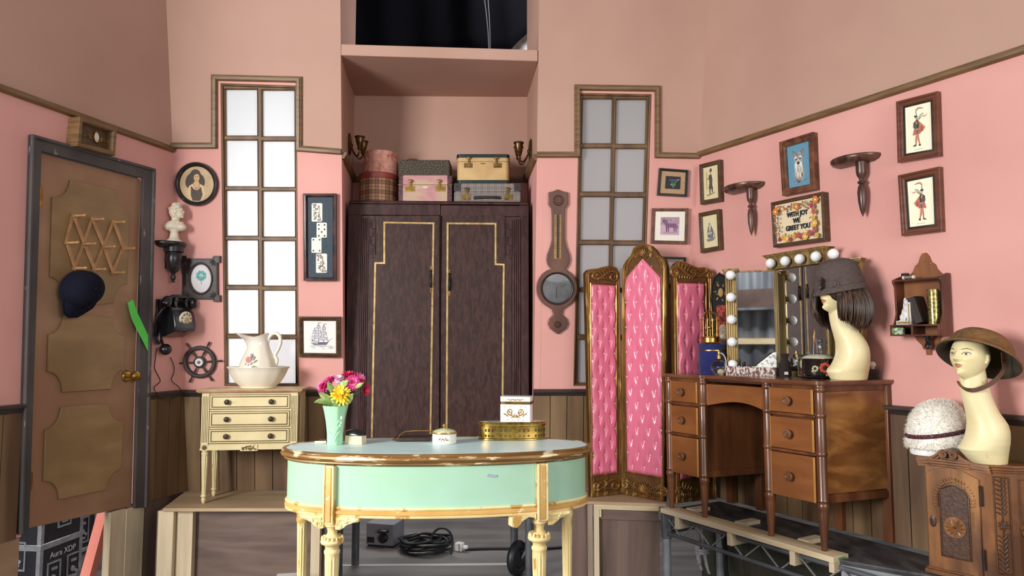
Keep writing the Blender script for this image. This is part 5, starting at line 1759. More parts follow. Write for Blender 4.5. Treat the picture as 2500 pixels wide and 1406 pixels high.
mb = MB(); mb.lathe([(0.052, -0.004), (0.052, 0.004), (0.047, 0.008), (0.030, 0.006), (0.026, 0.009), (0.0, 0.010)], 40, dc, axd); mb.cur = 1
for k in range(10):
 a = 2 * PI * k / 10 + 0.3
 mb.lathe([(0.0065, 0.0085), (0.0065, 0.0092), (0, 0.0092)], 12, dc + axd @ V((0.038 * cos(a), 0.038 * sin(a), -0.0005)), axd)
mb.cur = 2
mb.lathe([(0.020, 0.009), (0.018, 0.012), (0.006, 0.0125), (0.0, 0.0125)], 24, dc, axd)
mb.build('dial', [ink(226, 216, 190, 0.3), ink(120, 104, 84), ink(186, 166, 120, 0.4)], ph)
zc = zt_ - 0.040
for sx in (-1, 1):
 mb = MB()
 mb.box((sx * 0.045, -0.085, zt_ - 0.022), (0.022, 0.05, 0.045)); mb.box((sx * 0.045, -0.108, zt_ - 0.002), (0.018, 0.012, 0.024))
 mb.build('cradle', BAKE, ph, bevel=0.004)
mb = MB()
zH = zt_ - 0.004
mb.tube([(-0.09, -0.095, zH + 0.004), (-0.05, -0.088, zH + 0.018), (0, -0.086, zH + 0.022), (0.05, -0.088, zH + 0.018), (0.09, -0.095, zH + 0.004)], [0.014, 0.014, 0.013, 0.014, 0.014], 12)
for sx in (-1, 1):
 mb.lathe([(0.014, 0.012), (0.026, 0.0), (0.031, -0.022), (0.033, -0.034), (0.031, -0.040), (0.0, -0.040)], 22, (sx * 0.098, -0.10, zH + 0.004), Matrix.Rotation(0.35, 3, 'X') @ Matrix.Rotation(-sx * 0.35, 3, 'Y'))
mb.build('handset', BAKE, ph)
mb = MB()
xw = -wz_ - 0.012
def coil(pa, pb, pc, pd, turns, r):
 out = []
 N = turns * 8
 for i in range(N + 1):
  t = i / N
  c = V(bez(pa, pb, pc, pd, 1)[0]) if i == 0 else V(tuple((1 - t) ** 3 * a + 3 * (1 - t) ** 2 * t * b + 3 * (1 - t) * t * t * c_ + t ** 3 * d for a, b, c_, d in zip(pa, pb, pc, pd)))
  out.append(c + V((cos(t * turns * 2 * PI) * r, sin(t * turns * 2 * PI) * r, 0)))
 return out
mb.tube(coil((-0.10, -0.09, zH - 0.04), (-0.13, -0.03, zH - 0.10), (-0.15, -0.03, zb_ + 0.02), (-0.10, -0.035, zb_ - 0.045), 30, 0.009), 0.0028, 5)
mb.tube(coil((-0.10, -0.035, zb_ - 0.045), (-0.075, -0.04, zb_ - 0.03), (-0.085, -0.03, zb_ + 0.02), (-0.075, -0.02, zb_ + 0.04), 14, 0.009), 0.0028, 5)
mb.build('coiled_cord', BAKE, ph)
mb = MB()
x, z = F.at(404, 853, -0.05)
mb.sphere((x, -0.05, z), (0.036, 0.034, 0.034), 22, 14)
mb.tube([(x - 0.0, -0.03, z + 0.03), (x - 0.005, -0.02, zb_ - 0.005), (x - 0.006, -0.016, zb_ + 0.02)], [0.008, 0.006, 0.006], 8)
mb.build('bell_ball', BAKE, ph)
mb = MB()
cpts = [(383, 848), (378, 880), (377, 900), (386, 918), (390, 932), (376, 945), (371, 957), (382, 968), (398, 975), (420, 970), (434, 960), (428, 945), (418, 928), (424, 910), (423, 890), (413, 868)]
cc = [F.pt(p[0], p[1], -0.02) for p in cpts]
cc = [V((p.x, -0.022 if k in range(0, 6) or k > 11 else -0.047, p.z)) for k, p in enumerate(cc)]
sm = []
for i in range(len(cc) - 1):
 p0_, p1_, p2_, p3_ = cc[max(i - 1, 0)], cc[i], cc[i + 1], cc[min(i + 2, len(cc) - 1)]
 for t in (0, 0.25, 0.5, 0.75):
  sm.append(0.5 * (2 * p1_ + (p2_ - p0_) * t + (2 * p0_ - 5 * p1_ + 4 * p2_ - p3_) * t * t + (3 * p1_ - p0_ - 3 * p2_ + p3_) * t ** 3))
mb.tube(sm, 0.0028, 6)
mb.build('line_cord', BAKE, ph)
# ================================================================ luggage on the wardrobe
def box_round(mb, x0, x1, y0, y1, z0, z1, r=0.02, n=5, m=None, rt=0.0):
 """upright box with rounded vertical corners"""
 pts = []
 for cx, cy, a0 in ((x1 - r, y1 - r, 0), (x0 + r, y1 - r, 90), (x0 + r, y0 + r, 180), (x1 - r, y0 + r, 270)):
  for k in range(n + 1):
   a = radians(a0 + 90 * k / n)
   pts.append((cx + r * cos(a), cy + r * sin(a)))
 slab(mb, pts, z0, z1, m)
def at_front(px, y, z):
 return V(((px - 1250) / FPX * (y * cos(TILT) + (z - 1.5) * sin(TILT)), y, z))
LG = 'luggage on top of the wardrobe'
FLOR = mat('pink_floral_paper', (206, 150, 132), (190, 130, 114), sc=(26, 26, 26), lo=0.45, hi=0.55, rough=0.7, wear=(170, 104, 88), wsc=(34, 34, 20), wlo=0.56, whi=0.60)
PLAID_RED = (120, 58, 44)
def plaid(name, base, c1, c2, scale, rough=0.7):
 m = mat(name, base, rough=rough)
 nt = m.node_tree
 b = nt.nodes['Principled BSDF']
 tc = nt.nodes.new('ShaderNodeTexCoord')
 prev = lin(base)
 sep = nt.nodes.new('ShaderNodeSeparateXYZ')
 nt.links.new(tc.outputs['Object'], sep.inputs[0])
 def stripes(sock, freq, duty, col, prev, amt):
  mu = nt.nodes.new('ShaderNodeMath'); mu.operation = 'MULTIPLY'; mu.inputs[1].default_value = freq
  nt.links.new(sock, mu.inputs[0])
  fr = nt.nodes.new('ShaderNodeMath'); fr.operation = 'FRACT'
  nt.links.new(mu.outputs[0], fr.inputs[0])
  lt = nt.nodes.new('ShaderNodeMath'); lt.operation = 'LESS_THAN'; lt.inputs[1].default_value = duty
  nt.links.new(fr.outputs[0], lt.inputs[0])
  am = nt.nodes.new('ShaderNodeMath'); am.operation = 'MULTIPLY'; am.inputs[1].default_value = amt
  nt.links.new(lt.outputs[0], am.inputs[0])
  mx = nt.nodes.new('ShaderNodeMix'); mx.data_type = 'RGBA'
  nt.links.new(am.outputs[0], mx.inputs['Factor'])
  if isinstance(prev, tuple): mx.inputs[6].default_value = prev
  else: nt.links.new(prev, mx.inputs[6])
  mx.inputs[7].default_value = lin(col)
  return mx.outputs[2]
 p = prev
 for ax in (0, 2):
  p = stripes(sep.outputs[ax], scale, 0.42, c1, p, 0.55)
 for ax in (0, 2):
  p = stripes(sep.outputs[ax], scale * 3, 0.18, c2, p, 0.6)
 nt.links.new(p, b.inputs['Base Color'])
 return m
yb = 4.80
# lower, plaid hat box
o = at_front(923, yb, WZT); r = 47.5 * yb / FPX
t = thing('hat_box', 'red plaid round hat box with red lid, under the pink one', 'hat box', Matrix.Translation(o), 'hat boxes on the wardrobe')
mb = MB(); mb.lathe([(r * 0.97, 0), (r * 0.97, atY(923, 429, yb).z - WZT - 0.01)], 48); mb.build('body', plaid('tan_red_plaid', (168, 128, 92), (104, 54, 44), (52, 40, 40), 15), t, bevel=0.003)
hb_h = (428 and (atY(923, 429, yb).z - WZT))
mb = MB(); mb.lathe([(r, hb_h - 0.042), (r * 1.01, hb_h - 0.040), (r * 1.01, hb_h - 0.003), (r * 0.98, hb_h), (0, hb_h)], 48); mb.build('lid', mat('red_lid', (140, 58, 48), (118, 46, 38), sc=(9, 9, 20)), t)
mb = MB(); mb.tube(bez((r * 0.55, -r * 0.85, 0.03), (r * 0.8, -r * 0.8, 0.005), (r * 0.9, -r * 0.5, 0.03), (r * 0.95, -r * 0.3, 0.05)), 0.004, 6); mb.build('carry_cord', mat('tan_cord', (140, 84, 56)), t)
o2 = V((at_front(929.5, yb, WZT + hb_h).x, yb, WZT + hb_h)); r2 = 42.5 * yb / FPX; h2 = atY(929, 376, yb).z - o2.z
t = thing('hat_box', 'pink flowered round hat box stacked on the plaid one', 'hat box', Matrix.Translation(o2), 'hat boxes on the wardrobe')
mb = MB(); mb.lathe([(r2 * 0.975, 0), (r2 * 0.975, h2 * 0.84)], 48); mb.build('body', FLOR, t)
mb = MB(); mb.lathe([(r2, h2 * 0.79), (r2, h2 - 0.002), (r2 * 0.98, h2), (0, h2)], 48); mb.build('lid', FLOR, t)
def latch(parent, x, y, z, w, h, m, sg):
 mb = MB()
 mb.bx(x - w / 2, x + w / 2, y - 0.003, y + 0.001, z - h, z)
 mb.bx(x - 0.006 * sg - 0.007, x - 0.006 * sg + 0.007, y - 0.007, y, z - h * 0.7, z + 0.030)
 mb.sphere((x - 0.006 * sg, y - 0.005, z + 0.034), (0.019, 0.005, 0.010), 16, 8)
 mb.torus((x + w * 0.28 * sg, y - 0.003, z - h * 0.5), 0.006, 0.0018, RX, 14, 6)
 return mb.build('latch', m, parent)
# pink snake-trimmed case with the tweed case on it
yf = 4.655
x0, x1 = at_front(972, yf, WZT).x, at_front(1103.5, yf, WZT).x
hc_ = atY(1040, 427.5, yf).z - WZT
t = thing('suitcase', 'small pink and cream case with brass latches under the dark tweed case', 'suitcase', Matrix.Translation(((x0 + x1) / 2, yf, WZT)), LG)
w = (x1 - x0) / 2
MAR = mat('maroon_reptile', (92, 48, 52), (58, 32, 36), sc=(60, 60, 60), lo=0.45, hi=0.55, rough=0.4, bump=0.3)
PNK = mat('pink_cream_cloth', (188, 158, 134), (186, 126, 134), sc=(4, 4, 12), rough=0.6, lo=0.44, hi=0.56, dist=0.6)
mb = MB(); mb.bx(-w, w, 0.004, 0.30, 0, hc_, 0); mb.bx(-w + 0.030, w - 0.030, 0.0, 0.303, 0.0005, hc_ + 0.0005, 1)
mb.build('case_body', [MAR, PNK], t, bevel=0.004)
mb = MB(); mb.bx(-w - 0.002, w + 0.002, -0.0015, 0.302, hc_ * 0.64, hc_ * 0.66); mb.build('lid_seam', OLDBRASS, t)
for sx in (-1, 1):
 latch(t, sx * w * 0.57, 0.0, hc_ * 0.60, 0.066, 0.036, BRASS, sx)
mb = MB(); mb.box((0, -0.002, hc_ * 0.56), (0.034, 0.003, 0.010)); mb.build('badge', ink(214, 208, 200, 0.3), t)
TWEED = mat('dark_tweed', (92, 80, 64), (44, 38, 34), sc=(130, 130, 130), lo=0.46, hi=0.54, rough=0.8, bump=0.2)
yq = 4.74
x0, x1 = at_front(972, yq, WZT + hc_).x, at_front(1097, yq, WZT).x
ht = atY(1035, 390, yq).z - WZT - hc_
t = thing('suitcase', 'dark tweed case with brown handle lying on the pink case', 'suitcase', Matrix.Translation(((x0 + x1) / 2, yq, WZT + hc_)), LG)
w = (x1 - x0) / 2
mb = MB(); mb.bx(-w, w, 0, 0.20, 0, ht); mb.build('case_body', TWEED, t, bevel=0.008, seg=3)
mb = MB(); mb.tube(bez((-w + 0.02, 0.1, ht - 0.004), (-w + 0.05, 0.1, ht + 0.034), (-w + 0.11, 0.1, ht + 0.034), (-w + 0.15, 0.1, ht - 0.004)), 0.010, 8, flat=1.6); mb.build('handle', mat('brown_leather', (98, 56, 38), rough=0.4), t)
# grey plaid suitcase with cream train case on it
yf = 4.66
x0, x1 = at_front(1108, yf, WZT).x, at_front(1271, yf, WZT).x
hg = atY(1190, 447, yf).z - WZT
t = thing('suitcase', 'flat grey checked suitcase under the cream vanity case', 'suitcase', Matrix.Translation(((x0 + x1) / 2, yf, WZT)), LG)
w = (x1 - x0) / 2
GPL = plaid('grey_check_cloth', (140, 130, 122), (116, 108, 104), (92, 84, 82), 22)
mb = MB(); mb.bx(-w, w, 0.0, 0.31, 0, hg * 0.56); mb.bx(-w + 0.004, w - 0.004, 0.004, 0.306, hg * 0.56, hg); mb.build('case_body', GPL, t, bevel=0.006, seg=3)
CORN = mat('dark_corner_leather', (52, 44, 46), rough=0.4)
for sx in (-1, 1):
 mb = MB(); mb.bx(sx * (w - 0.045), sx * (w + 0.001), 0.001, 0.05, hg * 0.60, hg * 1.005); mb.sphere((sx * (w - 0.022), 0.0, hg * 0.8), 0.005, 8, 6); mb.build('corner_cap', CORN, t, bevel=0.006)
 latch(t, sx * w * 0.64, 0.0, hg * 0.44, 0.060, 0.040, OLDBRASS, sx)
mb = MB(); mb.tube([(-0.085, -0.003, hg * 0.25), (-0.06, -0.016, hg * 0.26), (0, -0.022, hg * 0.26), (0.06, -0.016, hg * 0.26), (0.085, -0.003, hg * 0.25)], [0.011, 0.010, 0.008, 0.010, 0.011], 8); mb.build('handle', CORN, t)
yf = 4.68
x0, x1 = at_front(1113.5, yf, WZT + hg).x, at_front(1244, yf, WZT).x
hv = atY(1180, 376, yf).z - WZT - hg
t = thing('vanity_case', 'cream train case with dark green edges on the grey suitcase', 'vanity case', Matrix.Translation(((x0 + x1) / 2, yf, WZT + hg)), LG)
w = (x1 - x0) / 2
CRC = mat('cream_leathercloth', (206, 172, 118), (190, 154, 100), sc=(9, 9, 9), rough=0.45, c3=(178, 140, 92), sc3=(3, 3, 3))
TEAL = mat('dark_green_edge', (26, 44, 44), (18, 34, 34), sc=(9, 9, 9), rough=0.35)
mb = MB(); box_round(mb, -w + 0.004, w - 0.004, 0.003, 0.24, 0.010, hv - 0.010, 0.03)
mb.build('case_body', CRC, t)
mb = MB()
box_round(mb, -w, w, 0, 0.243, hv - 0.024, hv, 0.032); box_round(mb, -w, w, 0, 0.243, 0, 0.026, 0.032)
mb.build('edge_binding', TEAL, t, bevel=0.008, seg=3)
mb = MB(); box_round(mb, -w + 0.0035, w - 0.0035, 0.002, 0.241, hv * 0.74, hv * 0.755, 0.03); mb.build('lid_seam', ink(120, 90, 54), t)
for sx in (-1, 1):
 latch(t, sx * w * 0.55, 0.003, hv * 0.70, 0.056, 0.032, OLDBRASS, sx)
mb = MB(); mb.tube(bez((-0.065, 0.12, hv - 0.002), (-0.045, 0.12, hv + 0.024), (0.045, 0.12, hv + 0.024), (0.065, 0.12, hv - 0.002)), 0.008, 8, flat=1.7); mb.build('handle', CORN, t)
mb = MB(); mb.box((0, 0.001, hv * 0.68), (0.03, 0.003, 0.005)); mb.build('badge', OLDBRASS, t)

# ================================================================ brass double sconces on the niche flanks
SCB = mat('antique_bronze_sconce', (112, 84, 50), (66, 48, 32), sc=(20, 20, 20), rough=0.32, metal=0.85)
def sconce(px, py, y, sgn, label):
 o = atY(px, py, y)
 xw = o.x
 M = frame(o, (0, -sgn, 0)).M            # local -Y points away from the flank
 t = thing('wall_sconce', label, 'wall sconce', M, 'brass sconces in the niche')
 mb = MB()
 mb.lathe([(0.034, 0.0), (0.034, 0.006), (0.026, 0.014), (0.012, 0.018), (0, 0.019)], 24, (0, 0.0, 0), RX @ Matrix.Diagonal((1, 2.3, 1)))
 mb.build('back_plate', SCB, t)
 for k, sx in enumerate((-1, 1)):
  mb = MB()
  c = V((sx * 0.055, -0.085 , 0.004))
  mb.tube(bez((0, -0.012, -0.01), (sx * 0.01, -0.05, -0.10), (sx * 0.045, -0.07, -0.115), (c.x, c.y, -0.055), 16), 0.0055, 8)
  mb.build('arm', SCB, t)
  mb = MB()
  mb.lathe([(0.006, -0.06), (0.014, -0.055), (0.018, -0.045), (0.014, -0.036), (0.019, -0.028), (0.027, 0.0), (0.030, 0.022), (0.035, 0.026), (0.035, 0.032), (0.027, 0.032), (0.024, 0.0), (0.0, -0.004)], 22, c)
  mb.build('candle_cup', SCB, t)
 mb = MB(); mb.sphere((0, -0.016, -0.01), (0.012, 0.012, 0.014), 12, 8); mb.build('boss', SCB, t)
yq = 4.72
xL = lerp(pL.x, bl_, (yq - pL.y) / (YB - pL.y)); xR = lerp(pR.x, br_, (yq - pR.y) / (YB - pR.y))
sconce(1250 + xL / (yq * cos(TILT) + 1.25 * sin(TILT)) * FPX + 1.0, 352, yq, -1, 'brass double sconce on the left flank of the niche')
sconce(1250 + xR / (yq * cos(TILT) + 1.2 * sin(TILT)) * FPX - 1.0, 366, yq, 1, 'brass double sconce on the right flank of the niche')

# ================================================================ things on the oval table
TZ = DK + 0.7457
JADE = mat('jade_glass', (172, 222, 180), (162, 214, 172), sc=(4, 4, 4), rough=0.12, spec=0.6, sss=0.2)
o = atZ(818, 1085, TZ); k_ = o.y / FPX
t = thing('vase', 'pale green flared glass vase with embossed leaves on the oval table', 'vase', Matrix.Translation(o))
mb = MB()
hV = 94 * k_
rings = []
N = 64
for z, r in ((0, 17.5), (0.02, 18.5), (0.3, 19.5), (0.6, 22.5), (0.85, 27), (1.0, 30.5), (1.0, 29.2), (0.85, 25.5), (0.5, 19), (0.08, 15)):
 rg = []
 for i in range(N):
  a = 2 * PI * i / N
  fac = 1 / max(abs(cos(((a + PI / 8) % (PI / 4)) - PI / 8)), 0.9)
  rr = r * k_ * lerp(1.0, fac * 0.96, 0.7)
  sc_ = 0.012 * abs(cos(a * 8)) if z >= 0.99 else 0
  rg.append(V((rr * cos(a), rr * sin(a), (z - 0.012 + sc_ if z >= 0.99 else z) * hV)))
 rings.append(rg)
mb.loft(rings)
mb.build('body', JADE, t, ang=0.9)
mb = MB()
yv = lambda z: -(19.0 + 3.5 * (z / hV) ** 2) * k_
for j in range(3):
 for sx in (-1, 1):
  z0 = (0.10 + 0.14 * j) * hV
  p = bez((0.002, z0), (0.006 * sx, z0 + 0.1 * hV), (0.010 * sx, z0 + 0.18 * hV), (0.020 * sx, z0 + 0.26 * hV))
  mb.tube([(q[0] + 0.003, yv(q[1]) + 0.0012, q[1]) for q in p], [0.0026] * (len(p) - 1) + [0.0006], 6)
mb.build('embossed_leaf', JADE, t)
mb = MB()
for px, z, r in ((16.5, 0.70, 4.2), (15.5, 0.58, 3.6), (14.0, 0.49, 3.0)):
 mb.sphere((px * k_, -math.sqrt(max(((19.0 + (z - 0.3) * 9) * k_) ** 2 - (px * k_) ** 2, 0)), z * hV), (r * k_, r * k_ * 0.6, r * k_ * 1.25), 12, 8)
mb.build('white_flower_relief', ink(240, 240, 230, 0.3), t)
GREENL = mat('leaf_green', (120, 152, 78), (172, 180, 110), sc=(40, 40, 40), lo=0.45, hi=0.58, rough=0.6)
STEMG = mat('stem_green', (84, 124, 58), rough=0.6)
def petal_ring(mb, n, L, w, tilt, z0, r0, jit=0.1, m=None):
 for i in range(n):
  a = 2 * PI * i / n + random.uniform(-jit, jit) + r0 * 50
  el = tilt + random.uniform(-0.12, 0.12)
  d = V((cos(a) * cos(el), sin(a) * cos(el), sin(el)))
  e = V((-sin(a), cos(a), 0))
  nn = d.cross(e)
  rs = []
  for k in range(6):
   tt = k / 5
   ww = w * (0.35 + 0.65 * sin(PI * min(tt * 0.75 + 0.2, 1))) * (1 if k < 5 else 0.35)
   c = d * (r0 + L * tt) + V((0, 0, z0)) - nn * (0.18 * L * tt * tt)
   rs.append([c + e * ww * q - nn * (0.3 * ww * (1 - abs(q))) for q in (-1, 0, 1)])
  mb.loft(rs, False, False, m)
def flower_thing(px, py, dy, R, cols, label, layers, aim=(0, -0.6, 0.5)):
 y = o.y + dy
 c = atY(px, py, y)
 ax = V(aim).normalized().to_track_quat('Z', 'Y').to_matrix().to_4x4()
 M = Matrix.Translation(c)
 f = thing('flower', label, 'flower', M, 'artificial flowers in the green vase')
 mb = MB(); mb.M = ax
 for n, L, w, tilt, zz_, r0, mi in layers:
  petal_ring(mb, n, L * R, w * R, tilt, zz_ * R, r0 * R, m=mi)
 mb.build('blossom', cols, f, recalc=False, ang=1.2)
 d_ = V((c.x - o.x, c.y - o.y, 0))
 d_ = d_ * min(1.0, 0.024 / max(d_.length, 1e-4))
 base = V((o.x, o.y, TZ + 0.03)) + d_ * 0.4 - c
 lip = V((o.x, o.y, TZ + hV * 0.97)) + d_ - c
 mb = MB(); mb.tube([V((0, 0, 0)), lip * 0.5 + V((0, 0, 0.01)), lip, base], 0.0022, 6); mb.build('stem', STEMG, f)
 return f
MAG = [mat('magenta_petal', (206, 40, 118), (226, 66, 142), sc=(60, 60, 60), rough=0.55), mat('pink_petal', (236, 120, 176), rough=0.55)]
CRIM = [mat('crimson_petal', (206, 28, 74), (222, 48, 100), sc=(60, 60, 60), rough=0.55), MAG[1]]
YEL = [mat('yellow_petal', (246, 214, 36), (250, 226, 84), sc=(60, 60, 60), rough=0.55), mat('gold_petal', (226, 178, 30), rough=0.55)]
WHT = [mat('blush_petal', (236, 206, 222), (226, 176, 206), sc=(60, 60, 60), rough=0.6)]
spider = [(22, 1.0, 0.13, 0.05, 0, 0.15, 0), (20, 0.9, 0.12, 0.45, 0.05, 0.12, 0), (16, 0.75, 0.11, 0.85, 0.1, 0.08, 1), (10, 0.55, 0.10, 1.2, 0.15, 0.05, 0)]
flower_thing(790, 944, -0.01, 0.027, MAG, 'magenta flower hanging lowest left in the green vase', spider, (-0.7, -0.7, 0.35))
flower_thing(809, 928, 0.01, 0.024, MAG, 'magenta flower at upper left beside the blush white one', spider, (-0.3, -0.4, 0.9))
flower_thing(828, 927, 0.0, 0.019, WHT, 'blush white flower at the top of the bouquet', [(18, 1.0, 0.2, 0.2, 0, 0.1, 0), (16, 0.9, 0.2, 0.6, 0.1, 0.1, 0), (14, 0.8, 0.2, 1.0, 0.15, 0.05, 0)], (0, -0.6, 0.8))
flower_thing(850, 921, 0.015, 0.028, CRIM, 'crimson flower standing highest in the bouquet', [(20, 1.0, 0.14, 0.5, 0, 0.1, 0), (18, 0.95, 0.13, 0.9, 0.05, 0.1, 0), (12, 0.7, 0.12, 1.2, 0.05, 0.05, 0)], (0.0, -0.2, 1))
flower_thing(861, 934, -0.02, 0.027, MAG, 'bright magenta flower facing forward right of centre', spider, (0.2, -0.9, 0.2))
flower_thing(874, 927, 0.02, 0.028, CRIM, 'deep pink flower turned to the upper right', [(20, 1.0, 0.14, 0.5, 0, 0.1, 0), (16, 0.9, 0.13, 0.9, 0.05, 0.1, 1)], (0.6, -0.3, 0.6))
flower_thing(888, 950, 0.01, 0.026, CRIM, 'dark magenta flower drooping furthest right', [(20, 1.0, 0.14, 0.6, 0, 0.1, 0), (14, 0.9, 0.13, 1.0, 0.05, 0.1, 0)], (0.9, -0.3, -0.15))
flower_thing(832, 964, -0.045, 0.037, YEL, 'large yellow flower at the front of the bouquet', [(16, 1.0, 0.14, -0.1, 0, 0.15, 0), (16, 0.95, 0.14, 0.25, 0.05, 0.12, 0), (14, 0.8, 0.14, 0.6, 0.1, 0.1, 1), (12, 0.6, 0.13, 1.0, 0.12, 0.06, 0)], (0, -0.8, 0.45))
def leaf_thing(pts, dy, w, label):
 c = atY(pts[0][0], pts[0][1], o.y + dy)
 f = thing('leaf_spray', label, 'leaf', Matrix.Translation(c), 'artificial leaves in the green vase')
 P = [atY(p[0], p[1], o.y + dy - 0.012 * k) - c for k, p in enumerate(pts)]
 B = bez(P[0], lerp(P[0], P[1], 0.7), lerp(P[1], P[2], 0.3), P[2], 10)
 rs = []
 for k, q in enumerate(B):
  tt = k / 10
  ww = w * sin(PI * min(1, tt * 0.92 + 0.06)) + 0.0006
  d = (V(B[min(k + 1, 10)]) - V(B[max(k - 1, 0)])).normalized()
  e = V((-d.z, 0, d.x)).normalized()
  rs.append([V(q) + e * ww * u + V((0, -0.004 * (1 - abs(u)) + 0.0015 * sin(k * 2.5) * u, 0)) for u in (-1, -0.5, 0, 0.5, 1)])
 mb = MB(); mb.loft(rs, False, False); mb.build('blade', GREENL, f, recalc=False)
 base = V((o.x, o.y, TZ + 0.05)) - c
 lip = V((o.x, o.y, TZ + hV * 0.97)) + V((c.x - o.x, c.y - o.y, 0)).normalized() * 0.02 - c
 mb = MB(); mb.tube([V((0, 0, 0)), lip * 0.9, base], 0.0018, 6); mb.build('stem', STEMG, f)
leaf_thing([(818, 985), (792, 968), (778, 958)], -0.03, 0.012, 'broad speckled leaf low on the left of the bouquet')
leaf_thing([(815, 990), (788, 972), (767, 983)], -0.01, 0.010, 'green leaf curling out at the far left of the bouquet')
leaf_thing([(812, 962), (808, 944), (800, 932)], -0.035, 0.011, 'pale leaf standing between the magenta and yellow flowers')
leaf_thing([(822, 950), (838, 938), (851, 929)], -0.02, 0.012, 'pale broad leaf behind the top of the yellow flower')
leaf_thing([(836, 990), (852, 978), (862, 960)], -0.03, 0.012, 'green leaf at the right edge of the yellow flower')
leaf_thing([(830, 992), (822, 984), (812, 976)], -0.045, 0.013, 'dark green leaf under the yellow flower at the vase lip')
leaf_thing([(858, 948), (876, 942), (888, 934)], -0.02, 0.007, 'narrow leaf between the right hand flowers')

o = atZ(868, 1083, TZ); k_ = o.y / FPX
t = thing('clothes_brush', 'black backed brush with cream bristles beside the vase', 'brush', yaw(o, -18).M)
L = 25 * k_
mb = MB(); rs = []
for k in range(13):
 a = k / 12; x = -L + 2 * L * a; hh = 0.011 + 0.006 * sin(a * PI * 1.3); zb_ = 0.034
 ww = 0.021 * (1 - abs(2 * a - 1) ** 6 * 0.6)
 rs.append([V((x, ww * cos(q), zb_ + hh * (1.2 if sin(q) > 0 else 0.4) * sin(q))) for q in (2 * PI * j / 14 for j in range(14))])
mb.loft(rs); mb.build('brush_back', BAKE, t)
mb = MB()
for i in range(24):
 for j in range(7):
  x, y = -L * 0.86 + 1.72 * L * i / 23, -0.015 + 0.005 * j
  mb.cyl((x * 1.06, y * 1.1, 0.0), (x, y, 0.031), 0.0016, 0.0018, 5)
mb.build('bristles', mat('cream_bristle', (232, 222, 196), (206, 192, 160), sc=(120, 120, 4), rough=0.7), t)
o = atZ(782, 1081, TZ)
t = thing('hair_comb', 'small cream comb with dark back lying behind the vase', 'comb', yaw(o, 12).M)
mb = MB()
for k in range(7):
 mb.bx(-0.018 + 0.006 * k, -0.015 + 0.006 * k, -0.006, 0.012, 0, 0.005)
mb.bx(-0.02, 0.022, -0.009, -0.003, 0, 0.008); mb.build('teeth', ink(236, 226, 190, 0.4), t, bevel=0.001)
mb = MB(); mb.bx(-0.005, 0.15, 0.02, 0.034, 0.0, 0.009); mb.bx(-0.005, 0.03, 0.012, 0.022, 0.0, 0.007); mb.build('handle', ink(64, 48, 38, 0.3), t, bevel=0.002)
o = atZ(1008, 1075, TZ); k_ = o.y / FPX
t = thing('crumb_tray', 'flat dark tray with thin brass wire handle on the oval table', 'tray', yaw(o, 5).M)
mb = MB(); w = 44 * k_
mb.M = Matrix.Identity(4)
slab(mb, [(-w, -0.035), (w * 0.98, -0.045), (w * 0.98, 0.075), (-w * 0.9, 0.065)], 0.004, 0.008)
mb.sweep([(-w, 0.0), (w, 0.0)], [(0.0, -0.0)] * 3, closed=False) if False else None
mb.tube([(-w, -0.035, 0.010), (w * 0.98, -0.045, 0.010), (w * 0.98, 0.075, 0.010), (-w * 0.9, 0.065, 0.010)], 0.004, 6, closed=True)
mb.build('pan', mat('dark_leather_pan', (74, 54, 46), (52, 38, 33), sc=(20, 20, 20), rough=0.4), t)
mb = MB(); hz = 21 * k_
mb.tube([(-w - 0.006, -0.03, 0.008), (-w + 0.012, -0.02, 0.012), (-w * 0.65, 0.0, hz * 0.75), (-w * 0.45, 0.0, hz * 1.0), (0, 0.01, hz * 1.05), (w * 0.8, 0.02, hz * 1.0), (w * 1.2, 0.02, hz * 0.98), (w * 1.36, 0.02, hz * 0.9)], 0.0022, 7)
mb.build('wire_handle', BRASS, t)
CHINA = mat('white_china', (240, 238, 232), (234, 230, 222), sc=(8, 8, 8), rough=0.14, spec=0.6)
GILT = mat('gold_paint', (182, 146, 84), (150, 114, 58), sc=(40, 40, 40), rough=0.3, metal=0.5)
o = atZ(1085, 1082, TZ); k_ = o.y / FPX
t = thing('trinket_pot', 'small round white china pot with gold knobbed lid on the oval table', 'trinket pot', Matrix.Translation(o))
r = 29 * k_; hp = 24 * k_
mb = MB(); mb.lathe([(r * 0.93, 0), (r, 0.003), (r, hp)], 40); mb.cur = 1
for k in range(9):
 a = -PI / 2 + (k - 4) * 0.09
 mb.sphere(((r - 0.001) * cos(a), (r - 0.001) * sin(a), hp * 0.5 + 0.004 * sin(k * 2.3)), (0.003, 0.003, 0.003), 8, 5, m=1 + k % 3)
mb.build('pot', [CHINA, ink(176, 84, 74), ink(110, 122, 76), ink(186, 140, 110)], t)
mb = MB(); mb.lathe([(r * 1.03, hp), (r * 1.05, hp + 0.003), (r * 1.03, hp + 0.006)], 40, m=1); mb.lathe([(r * 1.0, hp + 0.005), (r * 0.8, hp + 0.012), (r * 0.4, hp + 0.017), (0.004, hp + 0.019)], 40, m=0)
mb.lathe([(0.004, hp + 0.018), (0.004, hp + 0.022), (0.008, hp + 0.026), (0.008, hp + 0.031), (0.003, hp + 0.035), (0, hp + 0.0355)], 16, m=1)
mb.build('lid', [mat('celadon_lid', (206, 206, 164), (176, 186, 136), sc=(50, 50, 50), lo=0.45, hi=0.55, rough=0.2), GILT], t)
BRB = mat('bright_brass_tin', (206, 172, 92), (170, 132, 60), sc=(60, 60, 60), rough=0.22, metal=1.0)
o = atZ(1250, 1072, TZ); k_ = o.y / FPX
t = thing('brass_box', 'oval pierced brass box under the white casket on the oval table', 'box', yaw(o, 3).M)
a_o, b_o = 81 * k_, 0.046
hB_ = 40 * k_
mb = MB()
